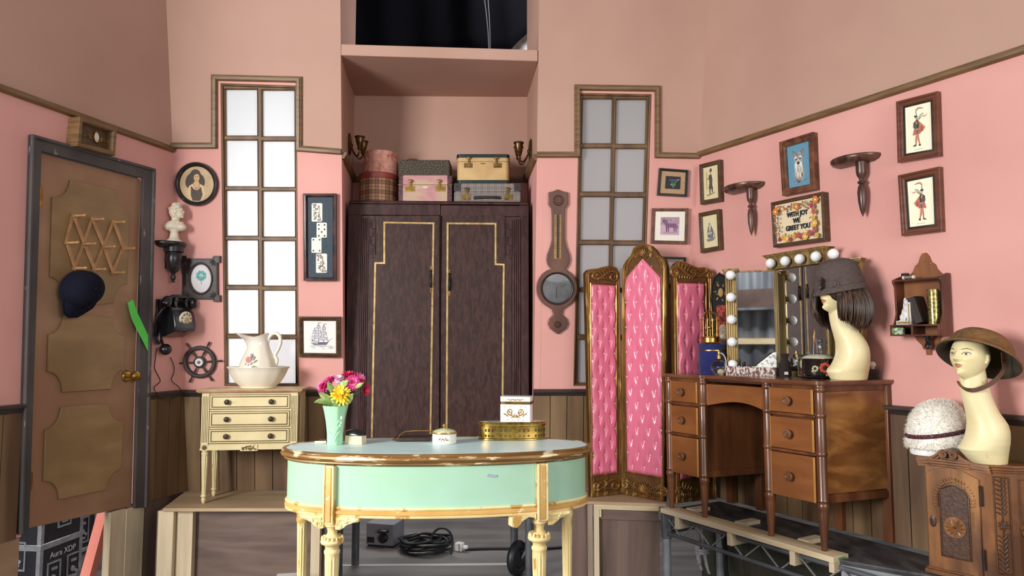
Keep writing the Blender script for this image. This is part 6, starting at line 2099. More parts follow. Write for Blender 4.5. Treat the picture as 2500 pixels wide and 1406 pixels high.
erings(mb, [(-0.004, 0), (0.001, 0.001), (0.001, 0.006), (-0.003, 0.008), (-0.003, hB_ - 0.012), (0.001, hB_ - 0.010), (0.002, hB_ - 0.004), (-0.001, hB_)], a_o, b_o, 96, 2.0)
mb.build('body', BRB, t)
mb = MB()
for i in range(22):
 a = PI + PI * (i + 0.5) / 22
 if i % 4 == 3:
  continue
 for zz_, hh in ((hB_ * 0.58, 0.012 - 0.0025 * abs((i % 4) - 1)), (hB_ * 0.26, 0.007 + 0.002 * abs((i % 4) - 1))):
  for q in (-0.028, 0.0, 0.028):
   x, y = (a_o - 0.0025) * cos(a + q), (b_o - 0.0025) * sin(a + q)
   mb.box((x, y, zz_), (0.0016, 0.0016, hh))
mb.build('piercing', ink(48, 34, 18), t)
mb = MB()
erings(mb, [(-0.001, hB_), (0.001, hB_ + 0.002), (-0.002, hB_ + 0.005), (-0.006, hB_ + 0.005)], a_o, b_o, 96, 2.0)
mb.build('lid_rim', BRB, t)
mb = MB(); erings(mb, [(-0.007, hB_ + 0.003), (-0.007, hB_ + 0.0055), (-0.012, hB_ + 0.006)], a_o, b_o, 64, 2.0); mb.build('glass_lid', mat('grey_glass_lid', (150, 158, 162), rough=0.06, spec=0.8), t)
zB = TZ + hB_ + 0.006
c = V((at_front(1262, o.y, zB).x, o.y - 0.004, zB))
t = thing('china_casket', 'white china casket with gold scrolls standing on the brass box', 'casket', yaw(c, -10).M)
w, dpt, hh = 37 * k_, 0.038, 42 * k_
mb = MB(); box_round(mb, -w, w, -dpt, dpt, 0, hh * 0.98, 0.008)
mb.build('body', CHINA, t, bevel=0.003, seg=3)
mb = MB(); box_round(mb, -w, w, -dpt, dpt, hh * 1.14, hh * 1.42, 0.008); mb.build('lid', CHINA, t, bevel=0.005, seg=3)
mb = MB(); box_round(mb, -w - 0.001, w + 0.001, -dpt - 0.001, dpt + 0.001, hh * 0.98, hh * 1.05, 0.009); box_round(mb, -w - 0.0005, w + 0.0005, -dpt - 0.0005, dpt + 0.0005, hh * 1.07, hh * 1.15, 0.009)
mb.build('metal_band', OLDBRASS, t)
mb = MB()
yy = -dpt - 0.0003
for sx in (-1, 1):
 vine(mb, spiral(sx * 0.020, hh * 0.58, 0.013, 1.4, -PI / 2, sx), 0.0026, 0.0012, yy, flat=0.25)
 vine(mb, bez((sx * 0.020, hh * 0.58 - 0.013), (0, hh * 0.22), (sx * -0.012, hh * 0.3), (sx * -0.02, hh * 0.2)), 0.0028, 0.001, yy, flat=0.25)
 for k in range(5):
  leaf(mb, sx * (0.008 + 0.007 * k), hh * (0.3 + 0.1 * (k % 3)), PI / 2 + sx * (0.6 - 0.4 * k), 0.012, 0.003, yy)
 for k in range(4):
  mb.sphere((sx * (0.010 + 0.010 * k), yy, hh * (0.86 if k % 2 else 0.12)), (0.0024, 0.0006, 0.0018), 6, 4)
vine(mb, [(-0.032 + 0.064 * k / 20, hh * 1.24 + 0.0025 * sin(k * 1.1)) for k in range(21)], 0.0014, 0.0014, yy, flat=0.3)
for k in range(9):
 mb.sphere((-0.02 + 0.005 * k, yy, hh * 1.25), (0.003, 0.0006, 0.002), 6, 4)
mb.build('gold_scroll', GILT, t)

# ---------------------------------------------------------------- pitcher and basin on the chest
CERA = mat('ivory_ceramic', (234, 226, 210), (226, 216, 196), sc=(5, 5, 5), rough=0.15, spec=0.6)
cyy = 4.30
o = V((at_front(630, cyy, CHZ).x, cyy, CHZ)); k_ = cyy / FPX
t = thing('wash_basin', 'ivory ceramic wash basin on the cream chest', 'basin', Matrix.Translation(o))
mb = MB(); rs = []
for z, r in ((0, 38), (1, 42), (4, 42), (6, 44), (14, 54), (26, 62), (38, 68), (46, 71), (50, 74.5), (51.5, 74), (50, 70), (44, 66), (30, 60), (12, 46), (6, 30)):
 rg = []
 for i in range(60):
  a = 2 * PI * i / 60
  f_ = 1.0 - (0.018 * (0.5 - 0.5 * cos(a * 12)) if 6 < z < 48 else 0)
  rg.append(V((r * k_ * f_ * cos(a), min(r, 78) * k_ * 0.80 * f_ * sin(a), z * k_)))
 rs.append(rg)
mb.loft(rs); mb.build('bowl', CERA, t, ang=0.9)
zP = CHZ + 6.5 * k_
p = V((at_front(629, cyy, zP).x, cyy, zP))
t = thing('pitcher', 'ivory ceramic pitcher with red rose standing in the wash basin', 'pitcher', Matrix.Translation(p))
mb = MB(); rs = []
K = k_
prof = [(0, 36, 0), (10, 41, 0), (22, 45, 0), (36, 46, 0), (50, 44, 0), (64, 39, 0), (78, 32, 0), (92, 26.5, 0), (102, 25, -1), (110, 27, -4), (117, 31, -8), (121, 34, -11)]
def pring(z, r, dx_, tip):
 rg = []
 for i in range(60):
  a = 2 * PI * i / 60
  f_ = 1.0 + (0.012 * cos(a * 10) if z < 95 else 0)
  x, y = r * f_ * cos(a), r * 0.92 * f_ * sin(a)
  lift = 0.0
  if tip > 0:
   s_ = max(0, -cos(a)) ** 3
   x -= 15 * s_ * tip; y *= 1 - 0.45 * s_ * tip
   lift = (6 * s_ - 5.0 * max(0, sin(a) ** 2) ** 1.2 + 6 * max(0, cos(a)) ** 4) * tip
  rg.append(V(((x + dx_) * K, y * K, (z + lift) * K)))
 return rg
for z, r, dx_ in prof:
 rs.append(pring(z, r, dx_, max(0, (z - 92) / 29)))
rs.append(pring(121.5, 32, -11, 1.0)); rs.append(pring(112, 26, -6, 0.6)); rs.append(pring(90, 22, 0, 0)); rs.append(pring(40, 40, 0, 0))
mb.loft(rs); mb.build('jug', CERA, t, ang=0.9)
mb = MB()
h_ = [(21, 104), (24, 116), (32, 125), (43, 126), (51, 118), (53, 104), (48, 88), (42, 78), (40, 70), (45, 62), (44, 52), (38, 45)]
hp_ = []
for i in range(len(h_) - 1):
 hp_ += [(lerp(h_[i][0], h_[i + 1][0], q), lerp(h_[i][1], h_[i + 1][1], q)) for q in (0, 0.5)]
hp_.append(h_[-1])
mb.tube([(q[0] * K, 0, q[1] * K) for q in hp_], [4.6 * K] * len(hp_), 10); mb.build('handle', CERA, t)
mb = MB()
def dec(x, z, rx_, rz2, m, rot=0.0):
 rr = 45.5 - max(0, (z - 36)) * 0.18
 y = -math.sqrt(max((rr * 0.925) ** 2 - (x * 0.92) ** 2, 1)) - 0.6
 pts = [V((x + rx_ * cos(a) * cos(rot) - rz2 * sin(a) * sin(rot), y - 0.1, z + rx_ * cos(a) * sin(rot) + rz2 * sin(a) * cos(rot))) * K for a in (2 * PI * i / 12 for i in range(12))]
 mb.hexa(pts, [q + V((0, 0.004, 0)) for q in pts], m)
for k in range(6):
 dec(-10 + 4.5 * cos(k), 62 + 4.5 * sin(k), 3.4, 4.0, 0)
for x, z, r in ((-3, 52, 1.0), (3, 46, 0.3), (-8, 48, 2.0), (6, 58, 0.8), (-14, 50, 2.4), (2, 66, 1.4), (8, 44, 0.2), (-4, 72, 1.6), (-2, 36, 0.1), (6, 35, 0.2), (-9, 38, 2.8), (11, 38, 0.6)):
 dec(x, z, 5.5, 1.9, 1, r)
for x, z in ((1, 50), (-1, 47), (4, 51)):
 dec(x, z, 2.2, 2.2, 2)
mb.build('rose_decoration', [ink(160, 36, 40, 0.3), ink(74, 70, 52, 0.3), ink(222, 196, 120, 0.3)], t)
# ================================================================ mannequin heads
def head_mesh(mb, H, c, R):
 """a stylised display head: H = chin to crown, looking along local +X before rotation R, centred on c"""
 N, K = 72, 60
 def g(v, m, s_):
  return math.exp(-((v - m) / s_) ** 2)
 rs = []
 for k in range(K + 1):
  t = k / K                                    # 0 chin .. 1 crown
  ph = -PI / 2 + PI * t
  z = sin(ph) * 0.5
  cr = max(cos(ph), 1e-3)
  rg = []
  for i in range(N):
   a = 2 * PI * i / N
   ca, sa = cos(a), sin(a)
   back = 0.5 - 0.5 * ca
   # plan of the skull: longer at the back and high, jaw narrow and forward
   lowness = max(0.0, -z * 2)
   rx = 0.40 + 0.06 * (ca < 0) * (-ca) - 0.17 * lowness * back - 0.02 * lowness
   ry = 0.335 - 0.100 * lowness ** 1.3
   x, y = rx * cr * ca, ry * cr * sa
   front = max(0.0, ca) ** 3
   # features on the front
   f = math.atan2(sa, ca)
   x += 0.128 * g(f, 0, 0.16) * g(z, -0.100, 0.042)         # nose tip
   x += 0.068 * g(f, 0, 0.12) * g(z, -0.02, 0.078)               # bridge
   x += 0.036 * g(f, 0, 0.35) * g(z, -0.205, 0.024)              # upper lip
   x += 0.034 * g(f, 0, 0.30) * g(z, -0.252, 0.024)              # lower lip
   x -= 0.022 * g(f, 0, 0.35) * g(z, -0.229, 0.010)              # mouth line
   x -= 0.018 * g(f, 0, 0.4) * g(z, -0.300, 0.025)               # under lip
   x += 0.135 * g(f, 0, 0.40) * g(z, -0.400, 0.085)              # chin
   for s_ in (-1, 1):
    x -= 0.040 * g(f, 0.44 * s_, 0.20) * g(z, 0.015, 0.050)   # eye socket
    x += 0.016 * g(f, 0.44 * s_, 0.12) * g(z, 0.012, 0.026)   # eye lid
    x += 0.020 * g(f, 0.45 * s_, 0.25) * g(z, 0.085, 0.035)   # brow
    x += 0.022 * g(f, 0.62 * s_, 0.25) * g(z, -0.09, 0.06)    # cheek
    x += 0.014 * g(f, 0.20 * s_, 0.10) * g(z, -0.105, 0.025)  # nostril
   rg.append(V(c) + R @ (V((x, y, z)) * H))
  rs.append(rg)
 mb.loft(rs)
 # ears
 for s_ in (-1, 1):
  e = V((-0.055, s_ * 0.338, -0.045))
  for q, r in ((V((0, 0, 0.055)), (0.045, 0.022, 0.055)), (V((0.004, -s_ * 0.004, 0)), (0.038, 0.018, 0.060)), (V((0.012, -s_ * 0.008, -0.062)), (0.026, 0.016, 0.032))):
   mb.sphere(V(c) + R @ ((e + q) * H), [v * H for v in r], 14, 10, R=R)
  pts = [V(c) + R @ ((e + V((0.020 * sin(b) - 0.018, s_ * 0.016, 0.060 * cos(b) + 0.035))) * H) for b in (PI * k / 8 for k in range(-2, 9))]
  mb.tube(pts, 0.011 * H, 6)
def loft_bust(mb, prof):
 """prof rows: (centre x, centre y, half width x, half depth y, z)"""
 mb.loft([[V((cx + a * math.copysign(abs(cos(q)) ** 0.9, cos(q)), cy + b * sin(q), z)) for q in (2 * PI * i / 40 for i in range(40))] for cx, cy, a, b, z in prof])
WAX = mat('cream_mannequin_paint', (241, 228, 182), (235, 218, 166), sc=(5, 5, 5), rough=0.38, spec=0.4, wear=(206, 178, 116), wsc=(30, 30, 30), wlo=0.70, whi=0.74)
INKD = ink(52, 40, 36, 0.5)
# ---- desk mannequin
yM = 3.35
M1 = V((at_front(2070, yM, DTZ).x, yM, DTZ))
k_ = yM / FPX
t = thing('mannequin_head', 'cream mannequin head on the desk wearing brown bob wig and hat', 'mannequin head', Matrix.Translation(M1), 'display mannequin heads')
mb = MB()
zf = lambda py: (921.5 - py) * k_
rows = [(921.5, 2031, 2114, 34), (914, 2027, 2116, 35), (903, 2021, 2118, 37), (896, 2023, 2119.5, 39), (886, 2033, 2120.5, 41), (873, 2041, 2121, 43), (860, 2046, 2121, 43), (846, 2047.5, 2120, 41), (833, 2046.5, 2116, 37), (820, 2043, 2109, 33), (806, 2039, 2099, 28), (792, 2035, 2092, 25), (775, 2032, 2087, 24), (755, 2030, 2084, 24), (735, 2034, 2080, 22)]
loft_bust(mb, [((l + r) / 2 - 2070, 0, (r - l) / 2, d, (921.5 - py)) for py, l, r, d in rows])
mb.v = [V((p.x * k_, p.y * k_, p.z * k_)) for p in mb.v]
Rh = Matrix.Rotation(radians(180 + 14), 3, 'Z') @ Matrix.Rotation(radians(-6), 3, 'Y')
hc1 = V(((2052 - 2070) * k_, -0.002, zf(710)))
head_mesh(mb, 108 * k_, hc1, Rh)
b1 = mb.build('figure', WAX, t)
remesh(b1, 0.0028, 2)
def face_paint(t, c, R, H, lipcol=(196, 120, 84)):
 def P(f, z, out=0.0):
  """a point on the face: angle from the nose line, height"""
  return V(c) + R @ (V(((0.40 - 0.02 * max(0, -z * 2)) * max(cos(math.asin(max(-1, min(1, z * 2)))), 0.1) * cos(f) + out, 0.335 * cos(math.asin(z * 2)) * sin(f), z)) * H)
 return P
# lips of the desk head
def sprout(o, c, R, H):
 """drop painted features on the fused head by casting rays from outside"""
 bpy.context.view_layer.update()
 from mathutils.bvhtree import BVHTree
 bm = bmesh.new(); bm.from_mesh(o.data)
 tr = BVHTree.FromBMesh(bm); bm.free()
 def hit(y, z):
  q = V(c) + R @ (V((1.2, y, z)) * H)
  d = R @ V((-1, 0, 0))
  h = tr.ray_cast(q, d)
  return h[0] if h[0] is not None else V(c) + R @ (V((0.4, y, z)) * H)
 return hit
def painted(mb, hit, R, H, pts, m, lift=0.004):
 f = R @ V((1, 0, 0))
 vs = [hit(y, z) + f * lift * H for y, z in pts]
 cy, cz = sum(p[0] for p in pts) / len(pts), sum(p[1] for p in pts) / len(pts)
 vs.append(hit(cy, cz) + f * lift * H)
 n = len(pts)
 mb.add(vs, [(i, (i + 1) % n, n) for i in range(n)], m)
def make_face(o, t, c, R, H, closed=False):
 hit = sprout(o, c, R, H)
 for s_ in (-1, 1):
  mb = MB()
  ey, ez = s_ * 0.150, 0.012
  eye = [(ey + 0.062 * cos(a), ez + 0.026 * sin(a) * (1.0 if sin(a) > 0 else 0.8) + s_ * 0.008 * cos(a)) for a in (2 * PI * i / 16 for i in range(16))]
  painted(mb, hit, R, H, [(ey + 0.078 * cos(a), ez + 0.008 + 0.048 * sin(a)) for a in (2 * PI * i / 16 for i in range(16))], 0, 0.003)
  painted(mb, hit, R, H, eye, 1, 0.006)
  painted(mb, hit, R, H, [(ey - s_ * 0.004 + 0.024 * cos(a), ez + 0.022 * sin(a)) for a in (2 * PI * i / 14 for i in range(14))], 2, 0.009)
  painted(mb, hit, R, H, [(ey - s_ * 0.004 + 0.011 * cos(a), ez + 0.010 * sin(a)) for a in (2 * PI * i / 10 for i in range(10))], 3, 0.012)
  f = R @ V((1, 0, 0))
  lid = [hit(ey + 0.066 * cos(a), ez + 0.028 * sin(a) + s_ * 0.008 * cos(a)) + f * 0.008 * H for a in (PI * k / 10 for k in range(11))]
  mb.tube(lid, 0.006 * H, 6, m=3)
  br_ = [hit(s_ * yy, zz_) + f * 0.004 * H for yy, zz_ in ((0.070, 0.088), (0.110, 0.112), (0.160, 0.124), (0.210, 0.112), (0.245, 0.088))]
  mb.tube(br_, [0.005 * H, 0.007 * H, 0.007 * H, 0.005 * H, 0.002 * H], 6, m=3)
  mb.build('eye', [ink(224, 200, 150, 0.4), ink(240, 238, 226, 0.2), ink(110, 116, 134, 0.2), INKD], t)
 mb = MB()
 painted(mb, hit, R, H, [(-0.085, -0.228), (-0.04, -0.200), (-0.014, -0.192), (0, -0.198), (0.014, -0.192), (0.04, -0.200), (0.085, -0.228), (0.045, -0.232), (0, -0.229), (-0.045, -0.232)], 0, 0.011)
 painted(mb, hit, R, H, [(-0.080, -0.230), (-0.04, -0.232), (0, -0.231), (0.04, -0.232), (0.080, -0.230), (0.048, -0.262), (0, -0.278), (-0.050, -0.264)], 0, 0.011)
 mb.build('lips', ink(192, 132, 100, 0.4), t)
make_face(b1, t, hc1, Rh, 108 * k_)
# ---- brown bob wig
HAIR = mat('dark_brown_hair', (60, 42, 31), (32, 22, 17), sc=(70, 70, 5), rough=0.42, c3=(86, 62, 46), sc3=(90, 90, 3))
wig = thing('wig', 'brown chin length bob wig on the desk mannequin, under the felt hat', 'wig', Matrix.Translation(M1))
mb = MB()
hc = hc1 + V((0.004, 0, 0))
rX, rY = 64 * k_, 56 * k_
mb.sphere(hc1 + V((8 * k_, 0, 10 * k_)), (54 * k_, 50 * k_, 48 * k_), 24, 16)
n = 430
for i in range(n):
 a = 2 * PI * (i + random.random() * 0.8) / n
 ca, sa = cos(a), sin(a)
 fs = (a - radians(194) + PI) % (2 * PI) - PI                  # angle from the face direction
 fa = abs(fs)
 if -0.50 < fs < 0.86:
  continue
 lay = random.uniform(0.90, 1.04)
 zt_ = 12 + random.uniform(-4, 4)
 down = lerp(-54, -92, min(1, max(0, (fa - 0.5) / 1.3))) if fa < 1.8 else lerp(-92, -70, (fa - 1.8) / 1.35)
 down += random.uniform(-5, 4)
 bulge = 1.10 if fa > 1.0 else 1.02
 curl = random.uniform(-0.16, -0.04)
 pts = []
 for k in range(8):
  q = k / 7
  rr = lay * (0.78 + 0.22 * sin(min(1, q * 1.7) * PI / 2)) * (1 + (bulge - 1) * sin(q * PI)) + (curl * (max(0, q - 0.72) / 0.28) ** 2)
  wv = 0.012 * sin(q * 5 + i)
  pts.append(hc1 + V((6 * k_, 0, 0)) + V(((rX * rr + wv * 0.02) * cos(a + wv), (rY * rr) * sin(a + wv), (zt_ + (down - zt_) * q) * k_)))
 mb.tube(pts, [1.8 * k_, 2.3 * k_, 2.5 * k_, 2.5 * k_, 2.4 * k_, 2.1 * k_, 1.5 * k_, 0.5 * k_], 5)
for s_ in (-1,):                                                       # thin front locks curving past the cheek
 for j in range(5):
  a = radians(194) + s_ * (0.52 + 0.05 * j)
  pts = [hc1 + V(((54 + 7 * sin(q * PI) - (6 + j * 1.0) * q * q) * k_ * cos(a), (46 + 5 * sin(q * PI)) * k_ * sin(a), lerp(10, -56 - 2 * j, q) * k_)) for q in (k / 7 for k in range(8))]
  mb.tube(pts, [2.2 * k_] * 6 + [1.4 * k_, 0.5 * k_], 5)
mb.build('hair', HAIR, wig)
# ---- felt cloche
FELT = mat('grey_brown_felt', (92, 80, 76), (82, 70, 67), sc=(90, 90, 90), rough=0.9, spec=0.2, bump=0.1, bsc=(160, 160, 160))
tilt = Matrix.Rotation(radians(-9), 3, 'Y')
hO = hc1 + V((5 * k_, 0, 13 * k_))
hat = thing('cloche_hat', 'grey brown felt cloche hat with a felt flower on the bob wig', 'hat', Matrix.Translation(M1))
mb = MB()
def hat_rings(pr):
 rs = []
 for z, rx_, ry_, dxx in pr:
  rg = []
  for i in range(56):
   a = 2 * PI * i / 56
   droop = -3.0 * max(0, -cos(a)) ** 2 if z < 4 else 0
   rg.append(hO + tilt @ (V((rx_ * cos(a) + dxx, ry_ * sin(a), z + droop)) * k_))
  rs.append(rg)
 return rs
mb.loft(hat_rings([(-9, 66, 58, 0), (-4, 64, 56, 0), (2, 60, 54, 0), (14, 58, 52, 0), (30, 56, 51, 0), (45, 53, 48, 0), (57, 46, 42, 1), (65, 35, 32, 1), (70, 20, 18, 1), (71, 1, 1, 1)] ), False)
mb.loft(hat_rings([(-9, 66, 58, 0), (-10.5, 65, 57, 0), (-8, 62, 54, 0), (2, 58, 52, 0), (30, 54, 49, 0), (56, 44, 40, 1), (66, 10, 9, 1)]), False)
mb.build('felt_body', FELT, hat)
mb = MB()
mb.loft(hat_rings([(5, 60.6, 54.6, 0), (9, 60.8, 54.8, 0), (17, 59.4, 53.4, 0), (18, 58.6, 52.6, 0)]), False)
mb.build('hat_band', FELT, hat)
mb = MB()
fc = hO + tilt @ (V((-53, -26, 16)) * k_)
for k in range(7):
 a = 2 * PI * k / 7 + 0.4
 d = V((-0.1, cos(a) * 0.75, sin(a)))
 rs = []
 for q in range(7):
  u = q / 6
  w = 8.5 * sin(PI * min(1, u * 0.85 + 0.12)) * k_
  cpt = fc + d * 17 * k_ * u + V((-5.5, -4.0, 0)) * k_ * sin(u * PI * 0.8)
  e = d.cross(V((-0.85, -0.5, 0))).normalized()
  rs.append([cpt + e * w * s_ + V((-2.0, -1.2, 0)) * k_ * s_ * s_ for s_ in (-1, -0.4, 0.4, 1)])
 mb.loft(rs, False, False)
mb.tube([fc + V((-4, -3, 6)) * k_, fc + V((-7, -5, 2)) * k_, fc + V((-5, -4, -6)) * k_], [3 * k_, 3.4 * k_, 2.4 * k_], 8)
mb.build('felt_flower', FELT, hat)
mb = MB()
mb.tube([fc + V((14, -30, -3)) * k_ + V((9 * cos(q), -1.5, 9 * sin(q))) * k_ for q in (radians(-100 + 20 * k) for k in range(10))], 0.8 * k_, 5)
mb.build('stitched_curl', mat('dark_felt_edge', (44, 38, 36), rough=0.9), hat)

# ================================================================ carved wall cupboard standing on the deck
OAK = mat('carved_oak', (150, 98, 56), (116, 72, 40), sc=(16, 16, 3), rough=0.36, c3=(86, 52, 30), sc3=(6, 6, 4), coat=0.15, bump=0.12)
OAKL = mat('light_oak_panel', (168, 116, 66), (136, 88, 48), sc=(14, 14, 3.5), rough=0.32, c3=(84, 50, 28), sc3=(7, 7, 2), coat=0.2, bump=0.08)
OAKD = mat('dark_oak_carving', (84, 52, 32), (60, 36, 22), sc=(60, 60, 60), rough=0.42, bump=0.3, bsc=(90, 90, 90))
IRON = mat('iron_hinge', (70, 56, 46), (48, 38, 32), sc=(20, 20, 20), rough=0.4, metal=0.5)
DECKZ = 0.565
A_ = V((1.705, 2.985, DECKZ)); B_ = V((1.843, 2.812, DECKZ)); C_ = V((1.925, 2.772, DECKZ)); E_ = V((2.06, 2.778, DECKZ))
K = frame(A_, B_ - A_)
cup = thing('carved_cupboard', 'small carved oak cupboard with scrolled top standing on the black deck at far right', 'cupboard', K.M)
KI = K.I
a2, b2, c2, e2 = [KI @ p for p in (A_, B_, C_, E_)]
Lk = b2.x
# back corners lie just in front of the wall
wq = WR.M @ V((0, -0.025, 0)); wd = WR.M.to_3x3() @ V((1, 0, 0)); wn = WR.M.to_3x3() @ V((0, -1, 0))
def to_wall(p, d):
 """follow direction d from p until just short of the right wall"""
 return p + d * ((wq - p).dot(wn) / d.dot(wn))
bA = KI @ to_wall(A_, wn * -1.0); bE = KI @ to_wall(E_, V((1, 0.35, 0)).normalized())
plan = [(a2.x, a2.y), (b2.x, b2.y), (c2.x, c2.y), (e2.x, e2.y), (bE.x, bE.y), (bA.x, bA.y)]
zK = lambda py, px=2312: K.at(px, py, 0)[1]
H1 = 0.452                                   # flat top under the cornice
mb = MB(); slab(mb, plan, 0.0, H1); mb.build('carcass', OAK, cup, bevel=0.004)
def off(pl, d):
 n = len(pl); out = []
 for i in range(n):
  p, q, r = V(pl[i - 1]), V(pl[i]), V(pl[(i + 1) % n])
  d0, d1 = (q - p).normalized(), (r - q).normalized()
  n0, n1 = V((d0.y, -d0.x)), V((d1.y, -d1.x))
  if i == n - 1: n0, n1 = V((0, 0)), n1
  if i == n - 2: n0, n1 = n0, V((0, 0))
  b = n0 + n1
  s_ = 1.0 if b.length < 1e-6 else 1.0 / max(0.5, b.dot(n0 if n0.length > 0 else n1))
  out.append(tuple(q + b * d * s_ * (1 if n0.length and n1.length else 0.6)))
 return out
mb = MB()
slab(mb, off(plan, 0.010), 0.0, 0.018); slab(mb, off(plan, 0.005), 0.018, 0.026)
mb.build('plinth', OAK, cup, bevel=0.003)
# cornice: flat on the canted sides, rising to a double scroll over the door
mb = MB()
for o_, z0, z1 in ((0.006, H1 - 0.018, H1 - 0.008), (0.014, H1 - 0.008, H1 + 0.004), (0.022, H1 + 0.004, H1 + 0.014)):
 slab(mb, off(plan, o_), z0, z1)
mb.build('cornice', OAK, cup, bevel=0.003)
top = [(-0.022, H1 + 0.006), (0.015, H1 + 0.010), (0.045, H1 + 0.024), (0.072, H1 + 0.046), (0.100, H1 + 0.056), (0.128, H1 + 0.044), (0.155, H1 + 0.022), (0.185, H1 + 0.010), (Lk + 0.02, H1 + 0.006)]
for i, p in enumerate(top):
 top[i] = (p[0] * Lk / 0.221 if 0 < i < len(top) - 1 else p[0], p[1])
sm = []
for i in range(len(top) - 1):
 sm += [(lerp(top[i][0], top[i + 1][0], q), lerp(top[i][1], top[i + 1][1], q)) for q in (0, 0.34, 0.67)]
sm.append(top[-1])
mb = MB()
for o_, dz0, dz1 in ((-0.006, -0.030, -0.018), (-0.015, -0.019, -0.006), (-0.023, -0.007, 0.004)):
 up_ = [(p[0], p[1] + dz1) for p in sm]
 dn = [(p[0], p[1] + dz0) for p in sm]
 mb.poly(up_ + dn[::-1], o_, 0.05)
mb.poly([(p[0], p[1] - 0.02) for p in sm] + [(Lk, H1 - 0.02), (0, H1 - 0.02)], -0.002, 0.05)
xm = Lk * 0.45
for s_ in (-1, 1):
 vine(mb, spiral(xm + s_ * 0.017, H1 + 0.036, 0.015, 1.7, PI / 2, -s_), 0.0055, 0.003, -0.026)
mb.build('scrolled_pediment', OAK, cup)
# door with arched head
da, db_ = 0.010, Lk - 0.022
dz0, dz1 = 0.030, H1 - 0.050
arch = [(da, dz0), (db_, dz0), (db_, dz1)] + [(lerp(db_, da, t_), dz1 + 0.030 * sin(PI * t_) ** 1.2 + 0.006 * t_) for t_ in (k / 12 for k in range(1, 12))] + [(da, dz1)]
mb = MB(); mb.poly(arch, -0.012, 0.004)
dr = mb.build('door', OAKL, cup, bevel=0.004)
mb = MB()
pa, pb = lerp(da, db_, 0.26), lerp(da, db_, 0.80)
pz0, pz1 = 0.085, dz1 - 0.055
pan = [(pa, pz0), (pb, pz0), (pb, pz1)] + [(lerp(pb, pa, t_), pz1 + 0.020 * sin(PI * t_) ** 1.6) for t_ in (k / 10 for k in range(1, 10))] + [(pa, pz1)]
mb.poly(pan, -0.0135, -0.01)
mb.sweep(pan, [(-0.004, 0.0), (-0.004, 0.004), (0.0, 0.0055), (0.003, 0.003), (0.003, 0)], y=-0.012)
mb.build('sunk_panel', OAKD, dr)
mb = MB()
rx_, rz_2 = (pb - pa) * 0.40, (pb - pa) * 0.40
rc = ((pa + pb) / 2, pz0 + (pz1 - pz0) * 0.45)
ca_ = [(rc[0] + rx_ * cos(2 * PI * k / 32), rc[1] + rz_2 * sin(2 * PI * k / 32)) for k in range(32)]
mb.poly(ca_, -0.018, -0.01)
for k in range(12):
 a = 2 * PI * k / 12
 d, e = V((cos(a), sin(a))), V((-sin(a), cos(a)))
 P = [V(rc) + d * rx_ * 0.14, V(rc) + d * rx_ * 0.6 + e * rx_ * 0.15, V(rc) + d * rx_ * 0.97, V(rc) + d * rx_ * 0.6 - e * rx_ * 0.15]
 ct = V(rc) + d * rx_ * 0.5
 vs = [(p.x, -0.0182, p.y) for p in P] + [(ct.x, -0.0245, ct.y)]
 mb.add(vs, [(0, 1, 4), (1, 2, 4), (2, 3, 4), (3, 0, 4)])
mb.sphere((rc[0], -0.020, rc[1]), (rx_ * 0.14, 0.008, rx_ * 0.14), 12, 8, m=1)
mb.build('rosette', [OAKL, OAKD], dr)
mb = MB()
ax_, az_ = (pa + pb) / 2, pz1 + 0.002
gp = [(pa - 0.014, pz1 - 0.07), (pa - 0.014, pz1 - 0.02), (pa + 0.01, az_ + 0.022), (ax_, az_ + 0.040), (pb - 0.01, az_ + 0.022), (pb + 0.014, pz1 - 0.02), (pb + 0.014, pz1 - 0.07)]
gg = []
for i in range(len(gp) - 1):
 gg += [(lerp(gp[i][0], gp[i + 1][0], q), lerp(gp[i][1], gp[i + 1][1], q)) for q in (0, 0.25, 0.5, 0.75)]
vine(mb, gg, 0.004, 0.004, -0.013)
for i in range(0, len(gg) - 1):
 an = math.atan2(gg[i + 1][1] - gg[i][1], gg[i + 1][0] - gg[i][0])
 for s_ in (-1, 1):
  leaf(mb, gg[i][0], gg[i][1], an + s_ * 0.8, 0.014, 0.0045, -0.015)
for s_ in (pa - 0.014, pb + 0.014):
 for k in range(8):
  mb.sphere((s_, -0.013, pz1 - 0.075 - 0.008 * k), (0.004, 0.004, 0.0035), 8, 5)
mb.build('carved_garland', OAKL, dr)
mb = MB(); xk = da + 0.020
mb.lathe([(0.012, 0.0), (0.012, 0.003), (0.009, 0.005), (0, 0.005)], 20, (xk, -0.012, rc[1] + 0.01), RX @ Matrix.Diagonal((1, 1.9, 1))); mb.cur = 1
mb.box((xk, -0.0175, rc[1] + 0.012), (0.004, 0.002, 0.012)); mb.build('escutcheon', [OAKD, ink(16, 12, 10)], dr)
for hz in (H1 - 0.115, 0.095):
 mb = MB(); mb.cyl((db_ + 0.006, -0.012, hz - 0.035), (db_ + 0.006, -0.012, hz + 0.035), 0.0055); mb.sphere((db_ + 0.006, -0.012, hz + 0.038), 0.006, 8, 6); mb.build('hinge', IRON, cup)
